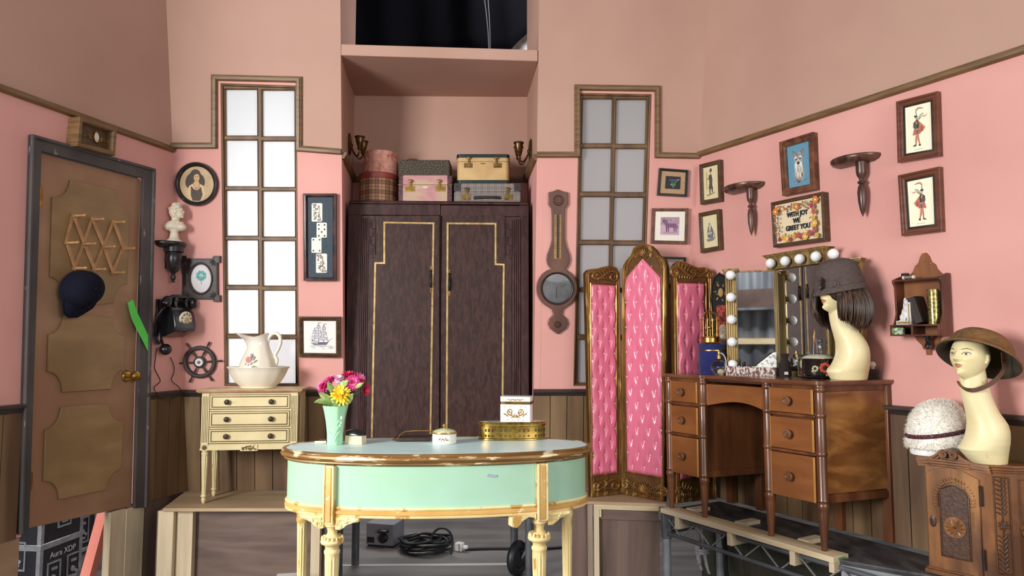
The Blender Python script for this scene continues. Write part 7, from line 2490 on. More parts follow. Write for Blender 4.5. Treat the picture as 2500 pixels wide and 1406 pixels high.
# canted corner with herringbone leaves, and the end panel with a whorl
def face_frame(p, q):
 d = V((q.x - p.x, q.y - p.y, 0)); L = d.length; d.normalize()
 y = V((0, 0, 1)).cross(d)
 return Matrix(((d.x, y.x, 0, p.x), (d.y, y.y, 0, p.y), (0, 0, 1, 0), (0, 0, 0, 1))), L
Mf, L = face_frame(b2, c2)
mb = MB(); mb.M = Mf
x0, x1, z0, z1 = L * 0.28, L * 0.80, 0.055, H1 - 0.035
mb.sweep([(x0, z0), (x1, z0), (x1, z1), (x0, z1)], [(-0.004, 0), (-0.004, 0.003), (0, 0.004), (0.002, 0.0)])
xm = (x0 + x1) / 2
mb.cyl((xm, -0.002, z0), (xm, -0.002, z1), 0.002, seg=6)
nl_ = 20
for k in range(nl_):
 z = lerp(z0 + 0.008, z1 - 0.02, k / (nl_ - 1))
 for s_ in (-1, 1):
  if abs(k - 9.5) < 1.6:
   continue
  leaf(mb, xm, z, PI / 2 - s_ * 0.85, (x1 - x0) * 0.52, 0.0045, -0.0015)
for k in range(8):
 leaf(mb, xm, (z0 + z1) / 2, 2 * PI * k / 8, (x1 - x0) * 0.42, 0.005, -0.003)
mb.build('carved_strip', OAKD, cup)
Mf, L = face_frame(c2, e2)
mb = MB(); mb.M = Mf
cx_, cz_ = 0.050, H1 * 0.50
mb.poly([(cx_ + 0.038 * cos(2 * PI * k / 28), cz_ + 0.038 * sin(2 * PI * k / 28)) for k in range(28)], -0.005, 0.0)
for k in range(9):
 a = 2 * PI * k / 9
 pts = bez((cx_, cz_), (cx_ + 0.016 * cos(a), cz_ + 0.016 * sin(a)), (cx_ + 0.03 * cos(a + 0.5), cz_ + 0.03 * sin(a + 0.5)), (cx_ + 0.034 * cos(a + 1.1), cz_ + 0.034 * sin(a + 1.1)), 8)
 vine(mb, pts, 0.003, 0.0065, -0.005, flat=0.7)
mb.sweep([(0.016, 0.05), (L - 0.005, 0.05), (L - 0.005, H1 - 0.04), (0.016, H1 - 0.04)], [(-0.003, 0), (-0.003, 0.003), (0.002, 0.003), (0.004, 0.0)])
mb.build('carved_whorl', OAK, cup)
CUPZ = DECKZ + H1 + 0.014

# ---- second mannequin with steel helmet
yM = 2.83
M2 = V((at_front(2416, yM, CUPZ).x, yM, CUPZ)); k_ = yM / FPX
t = thing('mannequin_head', 'cream mannequin head on the carved cupboard wearing the brown helmet', 'mannequin head', Matrix.Translation(M2), 'display mannequin heads')
mb = MB()
rows = [(1114.5, 2377, 2453, 34), (1104, 2366, 2455, 36), (1092, 2355, 2457, 38), (1080, 2346, 2459, 41), (1068, 2357, 2460.5, 43), (1052, 2366, 2461, 44), (1038, 2370.5, 2461, 43), (1022, 2372, 2458, 40), (1008, 2371, 2450, 36), (994, 2368.5, 2441, 31), (975, 2364, 2433, 28), (955, 2359, 2426, 26), (935, 2354, 2421, 25), (912, 2356, 2416, 25), (890, 2364, 2412, 24)]
loft_bust(mb, [((l + r) / 2 - 2416, 0, (r - l) / 2, d, (1114.5 - py)) for py, l, r, d in rows])
mb.v = [V((p.x * k_, p.y * k_, p.z * k_)) for p in mb.v]
Rh2 = Matrix.Rotation(radians(180 + 25), 3, 'Z') @ Matrix.Rotation(radians(-9), 3, 'Y')
H2 = 116 * k_
hc2 = V(((2379 - 2416) * k_, -0.004, (1114.5 - 861) * k_))
head_mesh(mb, H2, hc2, Rh2)
b2_ = mb.build('figure', WAX, t)
remesh(b2_, 0.0026, 2)
make_face(b2_, t, hc2, Rh2, H2)
HELM = mat('brown_fuzzy_helmet', (124, 98, 66), (98, 76, 50), sc=(60, 60, 60), rough=0.95, spec=0.15, c3=(140, 96, 58), sc3=(5, 5, 5), bump=0.9, bsc=(120, 120, 120))
HIN = mat('dark_olive_lining', (66, 58, 44), (50, 44, 34), sc=(20, 20, 20), rough=0.8)
hel = thing('steel_helmet', 'brown wide brimmed helmet with leather chin strap on the right mannequin', 'helmet', Matrix.Translation(M2))
Rt = Matrix.Rotation(radians(29), 3, 'Y') @ Matrix.Rotation(radians(-15), 3, 'X')
hO2 = V(((2402 - 2416) * k_, 0.0, (1114.5 - 862) * k_))
def hr(pr):
 return [[hO2 + Rt @ (V((r * cos(a), r * 0.94 * sin(a), z)) * k_) for a in (2 * PI * i / 64 for i in range(64))] for r, z in pr]
outer_ = [(92, -7), (93.5, -4), (92, -1), (84, 4), (77, 11), (73.5, 20), (71, 30), (65, 42), (54, 53), (38, 61), (20, 65.5), (0.5, 67)]
inner_ = [(92, -7), (89, -7), (81, -2), (74, 5), (70, 14), (67, 27), (60, 39), (46, 51), (24, 58), (0.5, 60)]
mb = MB(); mb.loft(hr(outer_), False); mb.build('shell', HELM, hel)
mb = MB(); mb.loft(hr(inner_), False); mb.build('lining', HIN, hel)
LEA = mat('brown_leather_strap', (104, 68, 46), (80, 50, 34), sc=(20, 20, 20), rough=0.45)
mb = MB()
sp = [(2441, 850, -0.055), (2438, 872, -0.066), (2436, 890, -0.070), (2420, 909, -0.074), (2398, 926, -0.074), (2374, 938, -0.058), (2359, 939, -0.040), (2352, 930, -0.012), (2353, 917, 0.012)]
pts = [V(((px - 2416) * k_, dy * 0.88, (1114.5 - py) * k_)) for px, py, dy in sp]
ss = []
for i in range(len(pts) - 1):
 p0_, p1_, p2_, p3_ = pts[max(i - 1, 0)], pts[i], pts[i + 1], pts[min(i + 2, len(pts) - 1)]
 for q in (0, 0.33, 0.66):
  ss.append(0.5 * (2 * p1_ + (p2_ - p0_) * q + (2 * p0_ - 5 * p1_ + 4 * p2_ - p3_) * q * q + (3 * p1_ - p0_ - 3 * p2_ + p3_) * q ** 3))
rs = []
for i, p in enumerate(ss):
 d = (ss[min(i + 1, len(ss) - 1)] - ss[max(i - 1, 0)]).normalized()
 e = d.cross(V((0.3, -1, 0.2))).normalized() * 5.0 * k_
 nn = e.cross(d).normalized() * 1.0 * k_
 rs.append([p + e + nn, p - e + nn, p - e - nn, p + e - nn])
mb.loft(rs); mb.build('chin_strap', LEA, hel)
mb = MB(); mb.torus(pts[1] + V((0, -0.004, 0)), 6 * k_, 1.1 * k_, RX, 18, 6); mb.build('strap_ring', OLDBRASS, hel)

# ---- white fur hat
yF = 3.035
FU = V((at_front(2289, yF, CUPZ).x, yF, CUPZ + 0.002)); k_ = 0.96 * yF / FPX
WFUR = mat('white_fur', (250, 247, 240), (236, 230, 218), sc=(40, 40, 40), rough=0.95, spec=0.1)
fh = thing('fur_hat', 'white fur hat with maroon braid and tassel on the carved cupboard', 'hat', Matrix.Translation(FU))
mb = MB()
def fur_pt(a, q):
 """q 0 at the brim .. 1 at the crown"""
 if q < 0.30:
  r, z = 70 + 2 * sin(q / 0.30 * PI), 16 + 36 * q / 0.30
 elif q < 0.36:
  r, z = 66.5, 52 + 6 * (q - 0.30) / 0.06
 else:
  w = (q - 0.36) / 0.64 * PI / 2
  r, z = 69 * cos(w) ** 0.75, 58 + 74 * sin(w)
 return V((r * cos(a), r * 0.90 * sin(a), z + 0.19 * r * cos(a) * min(1, q / 0.3)))
rs = [[fur_pt(2 * PI * i / 40, k / 22) * k_ for i in range(40)] for k in range(23)]
mb.loft(rs)
for _ in range(5200):
 a, q = random.uniform(0, 2 * PI), random.random() ** 0.8
 if 0.30 < q < 0.36:
  continue
 p = fur_pt(a, q)
 nrm = (p - V((0, 0, 62))).normalized()
 tg = V((random.uniform(-1, 1), random.uniform(-1, 1), random.uniform(-1.2, 0.4)))
 d = (nrm * 0.55 + tg * 0.6).normalized()
 L = random.uniform(4.5, 9)
 e = d.cross(V((0.3, 0.5, 0.8))).normalized() * 0.9
 b = p * 0.985
 m_ = p + d * L * 0.5
 tip = p + d * L + V((0, 0, -1.2))
 vs = [(b + e) * k_, (b - e) * k_, (m_ - e * 0.7) * k_, (m_ + e * 0.7) * k_, tip * k_]
 mb.add(vs, [(0, 1, 2, 3), (3, 2, 4)])
mb.build('fur', WFUR, fh, recalc=False, ang=3.0)
MARO = mat('maroon_braid', (92, 34, 48), (64, 24, 36), sc=(60, 60, 60), rough=0.6)
mb = MB()
for ph in range(3):
 pts = []
 for i in range(150):
  a = radians(160) + radians(205) * i / 149
  base = fur_pt(a, 0.33) * 1.045
  w = 2 * PI * (i / 149 * 20) + ph * 2 * PI / 3
  pts.append((base + V((cos(a), sin(a), 0)) * 1.6 * cos(w * 2) + V((0, 0, 3.4 * sin(w)))) * k_)
 mb.tube(pts, 2.6 * k_, 6)
mb.build('braid', MARO, fh)
mb = MB()
a = radians(318)
tp = V((54, -52, 68)) * k_
mb.sphere(tp, 6 * k_, 10, 8); mb.cyl(tp, tp + V((2, -1, -16)) * k_, 1.6 * k_, seg=8)
tt = tp + V((2, -1, -16)) * k_
mb.lathe([(3.5 * k_, 0), (4.5 * k_, -4 * k_), (3.6 * k_, -8 * k_)], 12, tt, m=1)
for k in range(26):
 q = 2 * PI * k / 26
 mb.cyl(tt + V((2.6 * cos(q), 2.6 * sin(q), -8)) * k_, tt + V((6.5 * cos(q), 6.5 * sin(q), -32 + random.uniform(-2, 2))) * k_, 1.2 * k_, 1.0 * k_, 5)
mb.build('tassel', [MARO, ink(214, 150, 120)], fh)
mb = MB()
mb.loft([[V((r * cos(a), r * 0.8 * sin(a), z)) * k_ for a in (2 * PI * i / 36 for i in range(36))] for r, z in ((62, 0), (64, 8), (60, 18))])
mb.build('white_lining_band', ink(244, 242, 236, 0.5), fh)

# ================================================================ wall shelf with its things
SHW = mat('shelf_mahogany', (112, 62, 40), (82, 42, 28), sc=(16, 16, 4), rough=0.35, c3=(64, 34, 24), sc3=(6, 6, 2), coat=0.15)
SHB = mat('shelf_back_board', (146, 92, 52), (112, 64, 36), sc=(18, 18, 3), rough=0.4)
F = WR.sub(2262, 740)
sh = thing('wall_shelf', 'mahogany wall shelf with scrolled top and drop finial, right of the cloche hat', 'shelf', F.M)
dep = 0.092
yF_ = -dep
zF = lambda py, px=2235: F.at(px, py, yF_)[1]
xL_, xR_ = F.at(2180, 740, yF_)[0], F.at(2293, 740, yF_)[0]
wallp = lambda pts: F.ats(pts, 0.0)
back = wallp([(2214, 823), (2213, 700), (2213, 668), (2222, 661), (2229, 650), (2233, 640), (2241, 634), (2246, 621), (2258, 612), (2270, 618), (2275, 632), (2284, 639), (2290, 652), (2297, 662), (2310, 668), (2320, 668)])
zt_ = zF(681)
zs_ = zF(792)
zb_ = zF(820)
back = [(xL_, zb_)] + [(xL_, zt_ + 0.0)] + [(lerp(xL_, xR_, q), zt_ + h_) for q, h_ in ((0.06, 0.012), (0.16, 0.025), (0.24, 0.045), (0.28, 0.066), (0.36, 0.080), (0.40, 0.105), (0.46, 0.122), (0.54, 0.122), (0.60, 0.105), (0.64, 0.080), (0.72, 0.066), (0.76, 0.045), (0.84, 0.025), (0.94, 0.012))] + [(xR_, zt_)] + [(xR_, zb_)]
low = [(lerp(xL_, xR_, q), zb_ - h_) for q, h_ in ((0.80, 0.0), (0.74, 0.022), (0.64, 0.042), (0.62, 0.058), (0.56, 0.062), (0.555, 0.084), (0.445, 0.084), (0.44, 0.062), (0.38, 0.058), (0.36, 0.042), (0.26, 0.022), (0.20, 0.0))]
mb = MB(); mb.poly(back + low, -0.010, 0.0); mb.build('back_board', SHB, sh, bevel=0.002)
for x, nm in ((xL_, 'side'), (xR_, 'side')):
 zz0, zz1 = zb_, zt_ + 0.022
 cut = [(-0.008, zz1), (-0.03, zz1), (-dep + 0.006, zt_ + 0.004), (-dep + 0.004, zt_ - 0.008), (-dep + 0.018, zt_ - 0.030), (-dep + 0.022, zs_ + 0.05), (-dep + 0.010, zs_ + 0.018), (-dep, zs_), (-dep, zz0), (-0.008, zz0)]
 mb = MB(); mb.hexa([(x - 0.0045, p[0], p[1]) for p in cut], [(x + 0.0045, p[0], p[1]) for p in cut]); mb.build(nm, SHW, sh, bevel=0.0015)
mb = MB(); mb.bx(xL_, xR_, -dep + 0.008, -0.008, zt_ - 0.006, zt_ + 0.003)
mb.build('shelf_board', SHW, sh, bevel=0.002)
mb = MB(); mb.bx(xL_ - 0.012, xR_ - 0.002, -dep - 0.012, -0.008, zs_ - 0.008, zs_); mb.bx(xL_ - 0.012, xR_ - 0.002, -dep - 0.012, -0.008, zb_, zb_ + 0.007)
for x in (xL_ - 0.010, lerp(xL_, xR_, 0.42), xR_ - 0.004):
 mb.bx(x - 0.003, x + 0.006, -dep - 0.011, -0.008, zb_, zs_)
mb.build('pigeonholes', SHW, sh, bevel=0.001)
mb = MB(); mb.lathe([(0.022, 0.0), (0.020, -0.010), (0.010, -0.014), (0.012, -0.022), (0.008, -0.028), (0.015, -0.040), (0.016, -0.050), (0.009, -0.058), (0, -0.060)], 20, (lerp(xL_, xR_, 0.60), -0.045, zb_)); mb.build('drop_finial', BLKW, sh)
mb = MB()
for q, h_ in ((0.36, 0.070), (0.5, 0.085), (0.64, 0.070)):
 mb.sphere((lerp(xL_, xR_, q), -0.012, zt_ + h_), 0.0035, 8, 6)
mb.build('brass_pin', BRASS, sh)
def on_shelf(px, z, y):
 """a root standing at height z in the shelf, at pixel column px, local depth y"""
 x = F.at(px, 740, y)[0]
 return F.M @ Matrix.Translation((x, y, z))
sk = 2.95 / FPX
t = thing('thread_spool', 'black thread spool standing on top of the wall shelf', 'thread spool', on_shelf(2213, zt_ + 0.003, -0.055))
mb = MB(); mb.lathe([(0.0165, 0), (0.0165, 0.029), (0.012, 0.030), (0, 0.030)], 24); mb.build('thread', ink(28, 28, 32, 0.8), t)
mb = MB(); mb.cyl((0, 0, 0.03), (0.004, -0.002, 0.042), 0.0008, seg=5); mb.build('needle', STEEL, t)
t = thing('thread_spool', 'spool of silver thread lying on the wall shelf top', 'thread spool', on_shelf(2221, zt_ + 0.011, -0.080))
mb = MB(); mb.cyl((-0.019, 0, 0), (0.019, 0, 0), 0.0065, seg=16); mb.build('thread', mat('silver_thread', (168, 158, 136), (136, 126, 108), sc=(300, 20, 20), rough=0.4, metal=0.4), t)
for s_ in (-1, 1):
 mb = MB(); mb.cyl((s_ * 0.019, 0, 0), (s_ * 0.026, 0, 0), 0.008, seg=16); mb.build('flange', ink(226, 222, 214, 0.4), t)
WPOR = mat('white_porcelain', (236, 234, 230), (222, 220, 218), sc=(6, 6, 6), rough=0.2)
t = thing('cat_bookend', 'white seated cat figurine bookend on the wall shelf', 'figurine', on_shelf(2213, zs_, -0.060))
mb = MB(); q = sk
mb.sphere((0.0, 0, 22 * q + 0.012), (14 * q, 12 * q, 20 * q)); mb.sphere((-8 * q, 0, 14 * q + 0.01), (11 * q, 11 * q, 12 * q)); mb.sphere((5 * q, -4 * q, 40 * q + 0.012), (11 * q, 11 * q, 20 * q))
hx_ = V((6 * q, -3 * q, 56 * q))
mb.sphere(hx_, (12.5 * q, 11 * q, 11 * q)); mb.sphere(hx_ + V((2 * q, -9 * q, -4 * q)), (5.5 * q, 5 * q, 4 * q))
for s_ in (-1, 1):
 mb.lathe([(5 * q, 0), (3 * q, 6 * q), (0.3 * q, 11 * q)], 10, hx_ + V((s_ * 8 * q, 1 * q, 7 * q)))
 mb.tube([(6 * q + s_ * 5 * q, -6 * q, 34 * q), (6 * q + s_ * 5 * q, -11 * q, 16 * q), (6 * q + s_ * 5 * q, -15 * q, 12 * q)], [5 * q, 3.6 * q, 3.6 * q], 10)
mb.tube([(-14 * q, 2 * q, 12 * q), (-20 * q, -4 * q, 9 * q), (-16 * q, -11 * q, 9 * q)], [4 * q, 3.4 * q, 2.4 * q], 8)
remesh(mb.build('cat', WPOR, t), 0.0016, 2)
mb = MB()
for s_ in (-1, 1):
 mb.sphere(hx_ + V((s_ * 5 * q, -10 * q, 1.5 * q)), (2.2 * q, 1.0 * q, 1.1 * q), 8, 6)
mb.sphere(hx_ + V((2 * q, -14.0 * q, -2.5 * q)), (1.5 * q, 1 * q, 1 * q), 8, 6)
mb.build('cat_face', ink(72, 74, 78), t)
mb = MB(); mb.bx(-0.034, 0.034, -0.030, 0.03, 0, 0.018); mb.cur = 1; mb.bx(-0.029, 0.029, -0.0315, -0.02, 0.004, 0.0145); mb.cur = 0
mb.bx(0.022, 0.034, -0.030, 0.03, 0.0, 0.10); mb.cur = 1; mb.bx(0.0255, 0.0315, -0.0315, -0.02, 0.004, 0.095)
mb.build('bookend_base', [WPOR, mat('bronze_gold_edge', (168, 136, 78), (140, 110, 58), sc=(40, 40, 40), rough=0.4)], t, bevel=0.002)
t = thing('book', 'dark brown book leaning between the cat bookend and gold tin', 'book', on_shelf(2252, zs_, -0.052) @ Matrix.Rotation(radians(-16), 4, 'Y'))
mb = MB(); mb.bx(-0.016, 0.018, -0.034, 0.034, 0.006, 0.128); mb.build('cover', mat('dark_book_cloth', (58, 42, 34), (42, 30, 26), sc=(40, 40, 6), rough=0.6), t, bevel=0.002)
mb = MB(); mb.bx(-0.0145, 0.0165, -0.030, 0.032, 0.0075, 0.129); mb.build('pages', ink(206, 190, 150), t)
t = thing('gold_tin', 'tall patterned gold round tin at the right end of the wall shelf', 'tin', on_shelf(2279, zs_, -0.062))
GTIN = mat('patterned_gold_tin', (176, 158, 96), (112, 104, 58), sc=(90, 90, 90), lo=0.46, hi=0.54, rough=0.25, metal=0.7)
hT = 90 * sk; r = 13.6 * sk
mb = MB(); mb.lathe([(r, 0), (r, hT * 0.61), (r * 0.97, hT * 0.615)], 32); mb.build('body', GTIN, t)
mb = MB(); mb.lathe([(r * 1.03, hT * 0.62), (r * 1.03, hT - 0.003), (r, hT), (0, hT)], 32); mb.build('lid', GTIN, t)
t = thing('ribbon_tin', 'small green patterned round tin in the shelf pigeonhole', 'tin', on_shelf(2191, zb_ + 0.007, -0.080))
mb = MB(); mb.lathe([(0.026, 0), (0.0265, 0.001), (0.0265, 0.031), (0.024, 0.032), (0, 0.032)], 32); mb.build('tin_body', mat('green_pattern', (92, 132, 92), (196, 204, 168), sc=(70, 70, 70), lo=0.50, hi=0.58, rough=0.35), t)

# ================================================================ on the desk
def on_desk(px, py):
 return atZ(px, py, DTZ)
def stand(px, y, z=None):
 z = DTZ if z is None else z
 return V((at_front(px, y, z).x, y, z))
# tri-fold lighted mirror
MIRROR = mat('mirror_glass', (228, 230, 230), rough=0.02, metal=1.0)
MGOLD = mat('olive_gold_column', (150, 122, 72), (112, 90, 52), sc=(12, 12, 4), rough=0.4, metal=0.35, c3=(176, 150, 96), sc3=(40, 40, 3))
BULB = mat('white_bulb_glass', (242, 242, 242), rough=0.12, spec=0.6)
hinge = stand(1899, 3.86); far_r = hinge + V((0.362, -0.932, 0)) * 0.372
VM = frame(hinge, far_r - hinge)
LW_ = (far_r - hinge).length
van = thing('vanity_mirror', 'three part theatre mirror with white bulbs and gold fluted columns on the desk', 'mirror', VM.M)
mz = lambda px, py: VM.at(px, py, 0)[1]
Hm = mz(1895, 657)
mb = MB(); mb.bx(0.012, LW_ - 0.012, -0.004, 0.006, 0.02, Hm - 0.005); mb.build('mirror_glass', MIRROR, van)
mb = MB(); mb.bx(0.0, LW_, 0.006, 0.03, 0.0, Hm); mb.bx(0.0, 0.016, -0.012, 0.01, 0.0, Hm); mb.bx(LW_ - 0.016, LW_, -0.012, 0.01, 0.0, Hm); mb.bx(0.0, LW_, -0.018, 0.02, 0.0, 0.024)
mb.build('mirror_frame', MGOLD, van, bevel=0.002)
mb = MB()
ht_ = mz(1960, 612) ; hb_ = mz(1900, 657)
x0_, x1_ = -0.035, LW_ + 0.02
za = Hm - 0.004
mb.hexa([(x0_ + 0.015, -0.035, za), (x1_ - 0.015, -0.035, za), (x1_ - 0.015, -0.035, za + 0.062), (x0_ + 0.015, -0.035, za + 0.062)], [(x0_ + 0.015, 0.03, za), (x1_ - 0.015, 0.03, za), (x1_ - 0.015, 0.03, za + 0.062), (x0_ + 0.015, 0.03, za + 0.062)])
for o_, z0, z1 in ((0.004, za + 0.060, za + 0.068), (0.012, za + 0.068, za + 0.076), (0.018, za + 0.076, za + 0.082)):
 mb.bx(x0_ + 0.015 - o_, x1_ - 0.015 + o_, -0.035 - o_, 0.03, z0, z1)
mb.build('light_bar', MGOLD, van, bevel=0.002)
def bulb(parent, M):
 mb = MB(); mb.M = M
 mb.lathe([(0.013, 0.0), (0.015, 0.004), (0.014, 0.008), (0.011, 0.012)], 16, (0, 0, 0), RX, m=1)
 mb.sphere((0, -0.030, 0), 0.0265, 20, 14, 0)
 mb.build('bulb', [BULB, OLDBRASS], parent)
barR = lambda px, py: VM.at(px, py, -0.065)
for px, py in ((1881, 645.8), (1917, 641), (1952, 637.6), (1992, 632), (2034, 627)):
 x, z = barR(px, py); bulb(van, Matrix.Translation((x, -0.034, za + 0.030)))
wl = V((-0.947, 0.32, 0)).normalized()
def wing(hp, d, w, label, col_px, bulb_py):
 """a side wing: hinge point hp, direction d to its outer edge"""
 a, b = (hp, hp + d * w) if d.x > 0 else (hp + d * w, hp)
 W = frame(a, b - a)
 rel = VM.I @ W.M
 outer = 1.0 if d.x > 0 else 0.0
 cx = w - 0.030 if outer else 0.030
 mb = MB(); g0, g1 = (0.012, w - 0.058) if outer else (0.058, w - 0.010)
 mb.bx(g0, g1, -0.003, 0.006, 0.022, Hm - 0.012); o = mb.build('wing_mirror', MIRROR, van); o.matrix_local = rel
 mb = MB(); mb.bx(g0 - 0.008, g1 + 0.008, 0.006, 0.022, 0.0, Hm - 0.004); mb.bx(g0 - 0.006, g1 + 0.008, -0.01, 0.012, 0.0, 0.022); mb.bx(g0 - 0.004, g1 + 0.004, -0.008, 0.01, Hm - 0.012, Hm - 0.004)
 mb.build('wing_frame', MGOLD, van, bevel=0.002).matrix_local = rel
 mb = MB()
 mb.bx(cx - 0.030, cx + 0.030, -0.020, 0.03, 0.0, Hm - 0.005)
 for k in range(5):
  x = cx - 0.024 + 0.012 * k
  mb.cyl((x, -0.020, 0.012), (x, -0.020, Hm - 0.02), 0.0052, seg=10)
 for o_, z0, z1 in ((0.002, Hm - 0.016, Hm - 0.008), (0.008, Hm - 0.008, Hm), (0.014, Hm, Hm + 0.008)):
  mb.bx(cx - 0.030 - o_, cx + 0.030 + o_, -0.026 - o_, 0.032, z0, z1)
 c = mb.build('light_column', MGOLD, van, bevel=0.0015); c.matrix_local = rel
 for k in range(5):
  z = lerp(Hm - 0.030, 0.055, k / 4)
  bulb(c, Matrix.Translation((cx, -0.024, z)))
 return W
wing(hinge + V((0.0, -0.004, 0)), wl, 0.262, '', 1785, None)
wing(far_r + V((0.012, -0.004, 0)), V((0.66, -0.75, 0)).normalized(), 0.150, '', 2088, None)
# things left of the mirror
BLUV = mat('blue_velvet', (24, 34, 104), (18, 26, 84), sc=(60, 60, 60), rough=0.9, sheen=0.3)
ob = stand(1741.5, 4.06); k_ = 4.06 / FPX
t = thing('blue_velvet_box', 'round royal blue velvet box under the brass birdcage', 'box', Matrix.Translation(ob))
r = 34.5 * k_; hb2 = 71 * k_
mb = MB(); mb.lathe([(r, 0), (r, hb2 - 0.038)], 48); mb.build('body', BLUV, t, bevel=0.002)
mb = MB(); mb.lathe([(r * 1.012, hb2 - 0.036), (r * 1.012, hb2), (0, hb2)], 48); mb.build('lid', BLUV, t, bevel=0.003)
mb = MB(); mb.lathe([(r * 1.014, hb2 - 0.0395), (r * 1.018, hb2 - 0.0365), (r * 1.014, hb2 - 0.0335)], 48); mb.build('gold_line', BRASS, t)
oc = stand(1734, 4.03, DTZ + hb2 + 0.001)
t = thing('birdcage', 'small brass birdcage with a gold bird on the blue velvet box', 'birdcage', Matrix.Translation(oc))
q = k_
mb = MB(); mb.lathe([(23 * q, 0), (24 * q, 2 * q), (22 * q, 4 * q), (22 * q, 14 * q), (23.5 * q, 15 * q), (23 * q, 17 * q), (0, 17 * q)], 40); mb.build('base', BRASS, t)
mb = MB()
for k in range(12):
 a = 2 * PI * k / 12
 pts = [(22 * q * cos(a), 22 * q * sin(a), 16 * q)] + [(22 * q * cos(w) * cos(a), 22 * q * cos(w) * sin(a), (58 + 20 * sin(w)) * q) for w in (PI / 2 * j / 8 for j in range(9))]
 mb.tube(pts, 0.9 * q, 5)
for z in (32, 58):
 mb.torus((0, 0, z * q), 22 * q, 0.8 * q, None, 36, 5)
mb.torus((0, 0, 81 * q), 3 * q, 0.8 * q, RX, 14, 5); mb.sphere((0, 0, 78 * q), 1.8 * q, 8, 6)
mb.build('cage_wire', BRASS, t)
mb = MB(); mb.sphere((0, 0, 40 * q), (6 * q, 3.5 * q, 4 * q), R=Matrix.Rotation(-0.5, 3, 'Y')); mb.sphere((5 * q, 0, 44 * q), 3 * q); mb.lathe([(1 * q, 0), (0, 4 * q)], 8, (7.5 * q, 0, 44 * q), Matrix.Rotation(PI / 2, 3, 'Y')); mb.tube([(-4 * q, 0, 38 * q), (-12 * q, 0, 33 * q)], [2.4 * q, 1 * q], 6); mb.cyl((0, 0, 16 * q), (0, 0, 37 * q), 0.7 * q, seg=6); mb.build('bird', BRASS, t)
CGL = glass_mat('clear_glass', (240, 242, 244))
oa = stand(1756, 3.90); k_ = 3.9 / FPX
t = thing('perfume_atomiser', 'round cut glass perfume atomiser with cord and bulb before the blue box', 'perfume bottle', Matrix.Translation(oa)); q = k_
mb = MB(); mb.lathe([(9 * q, 0), (10 * q, 1 * q), (15 * q, 5 * q), (20 * q, 13 * q), (20 * q, 21 * q), (15 * q, 30 * q), (7 * q, 35 * q), (5 * q, 37 * q), (5 * q, 39 * q)], 40, flute=(20, 0.5 * q, 4 * q, 31 * q)); mb.build('bottle', CGL, t)
mb = MB(); mb.lathe([(5.5 * q, 38 * q), (5.5 * q, 47 * q), (3 * q, 49 * q), (2.5 * q, 56 * q), (0, 56.5 * q)], 20); mb.build('spray_top', BRASS, t)
mb = MB(); mb.tube(bez((3 * q, 0, 52 * q), (18 * q, -4 * q, 52 * q), (16 * q, -20 * q, 14 * q), (4 * q, -21 * q, 8 * q)), 1.6 * q, 7); mb.build('tube', ink(186, 172, 150), t)
mb = MB(); mb.sphere((-2 * q, -21 * q, 7.5 * q), (9 * q, 7 * q, 7 * q)); mb.build('squeeze_bulb', ink(176, 158, 116, 0.7), t)
# painted tray, red embroidered box and cream pouch at the back
LACQ = mat('black_painted_lacquer', (22, 20, 20), (18, 20, 17), sc=(14, 14, 14), rough=0.55, spec=0.2, wear=(98, 92, 48), wsc=(34, 34, 34), wlo=0.63, whi=0.67)
yT = 4.235
ot = stand(1762, yT)
t = thing('painted_tray', 'black lacquer tray with gold flowers standing behind the blue box', 'tray', yaw(ot, -20).M); q = yT / FPX
zz1 = (909 - 664) * q * 0.985
mb = MB(); out = [(-20 * q, 0), (20 * q, 0), (22 * q, zz1 * 0.45), (23 * q, zz1 * 0.62), (18 * q, zz1 * 0.72), (20 * q, zz1 * 0.84), (14 * q, zz1 * 0.95), (0, zz1), (-12 * q, zz1 * 0.95), (-19 * q, zz1 * 0.86), (-21 * q, zz1 * 0.72), (-18 * q, zz1 * 0.62), (-22 * q, zz1 * 0.45)]
mb.poly(out, -0.008, 0.004); mb.sweep(out, [(-0.003, -0.006), (-0.003, 0.006), (0.002, 0.008), (0.006, 0.004), (0.006, -0.006)], y=-0.004); mb.build('tray_body', LACQ, t)
mb = MB(); mb.sphere((2 * q, -0.008, zz1 * 0.80), (6 * q, 0.003, 11 * q), 16, 10)
for k in range(7):
 leaf(mb, 2 * q + 9 * q * cos(k), zz1 * 0.80 + 16 * q * sin(k), k, 9 * q, 2.4 * q, -0.009, m=k % 2)
mb.build('painted_flower', [ink(178, 134, 74), ink(120, 112, 60)], t)
yR = 4.185
t = thing('embroidered_box', 'tall red embroidered box behind the birdcage', 'box', yaw(stand(1766, yR), -20).M); q = yR / FPX
hR = (910 - 747) * q
mb = MB(); box_round(mb, -13 * q, 13 * q, -0.014, 0.014, 0, hR, 0.006); mb.build('box_body', mat('red_embroidery', (176, 60, 40), (70, 34, 30), sc=(50, 50, 50), lo=0.52, hi=0.58, rough=0.7, wear=(206, 120, 70), wsc=(60, 60, 60), wlo=0.62, whi=0.65), t, bevel=0.004)
yP = 4.13
t = thing('lace_jar', 'tall cream lace patterned jar beside the birdcage', 'jar', Matrix.Translation(stand(1768, yP))); q = yP / FPX
hJ = (910 - 793) * q
mb = MB(); mb.lathe([(9 * q, 0), (10.5 * q, 4 * q), (10.5 * q, hJ * 0.86), (8 * q, hJ * 0.95), (4 * q, hJ), (0, hJ)], 28); mb.build('jar_body', mat('cream_lace', (226, 214, 190), (196, 182, 154), sc=(60, 60, 60), lo=0.5, hi=0.56, rough=0.6), t)
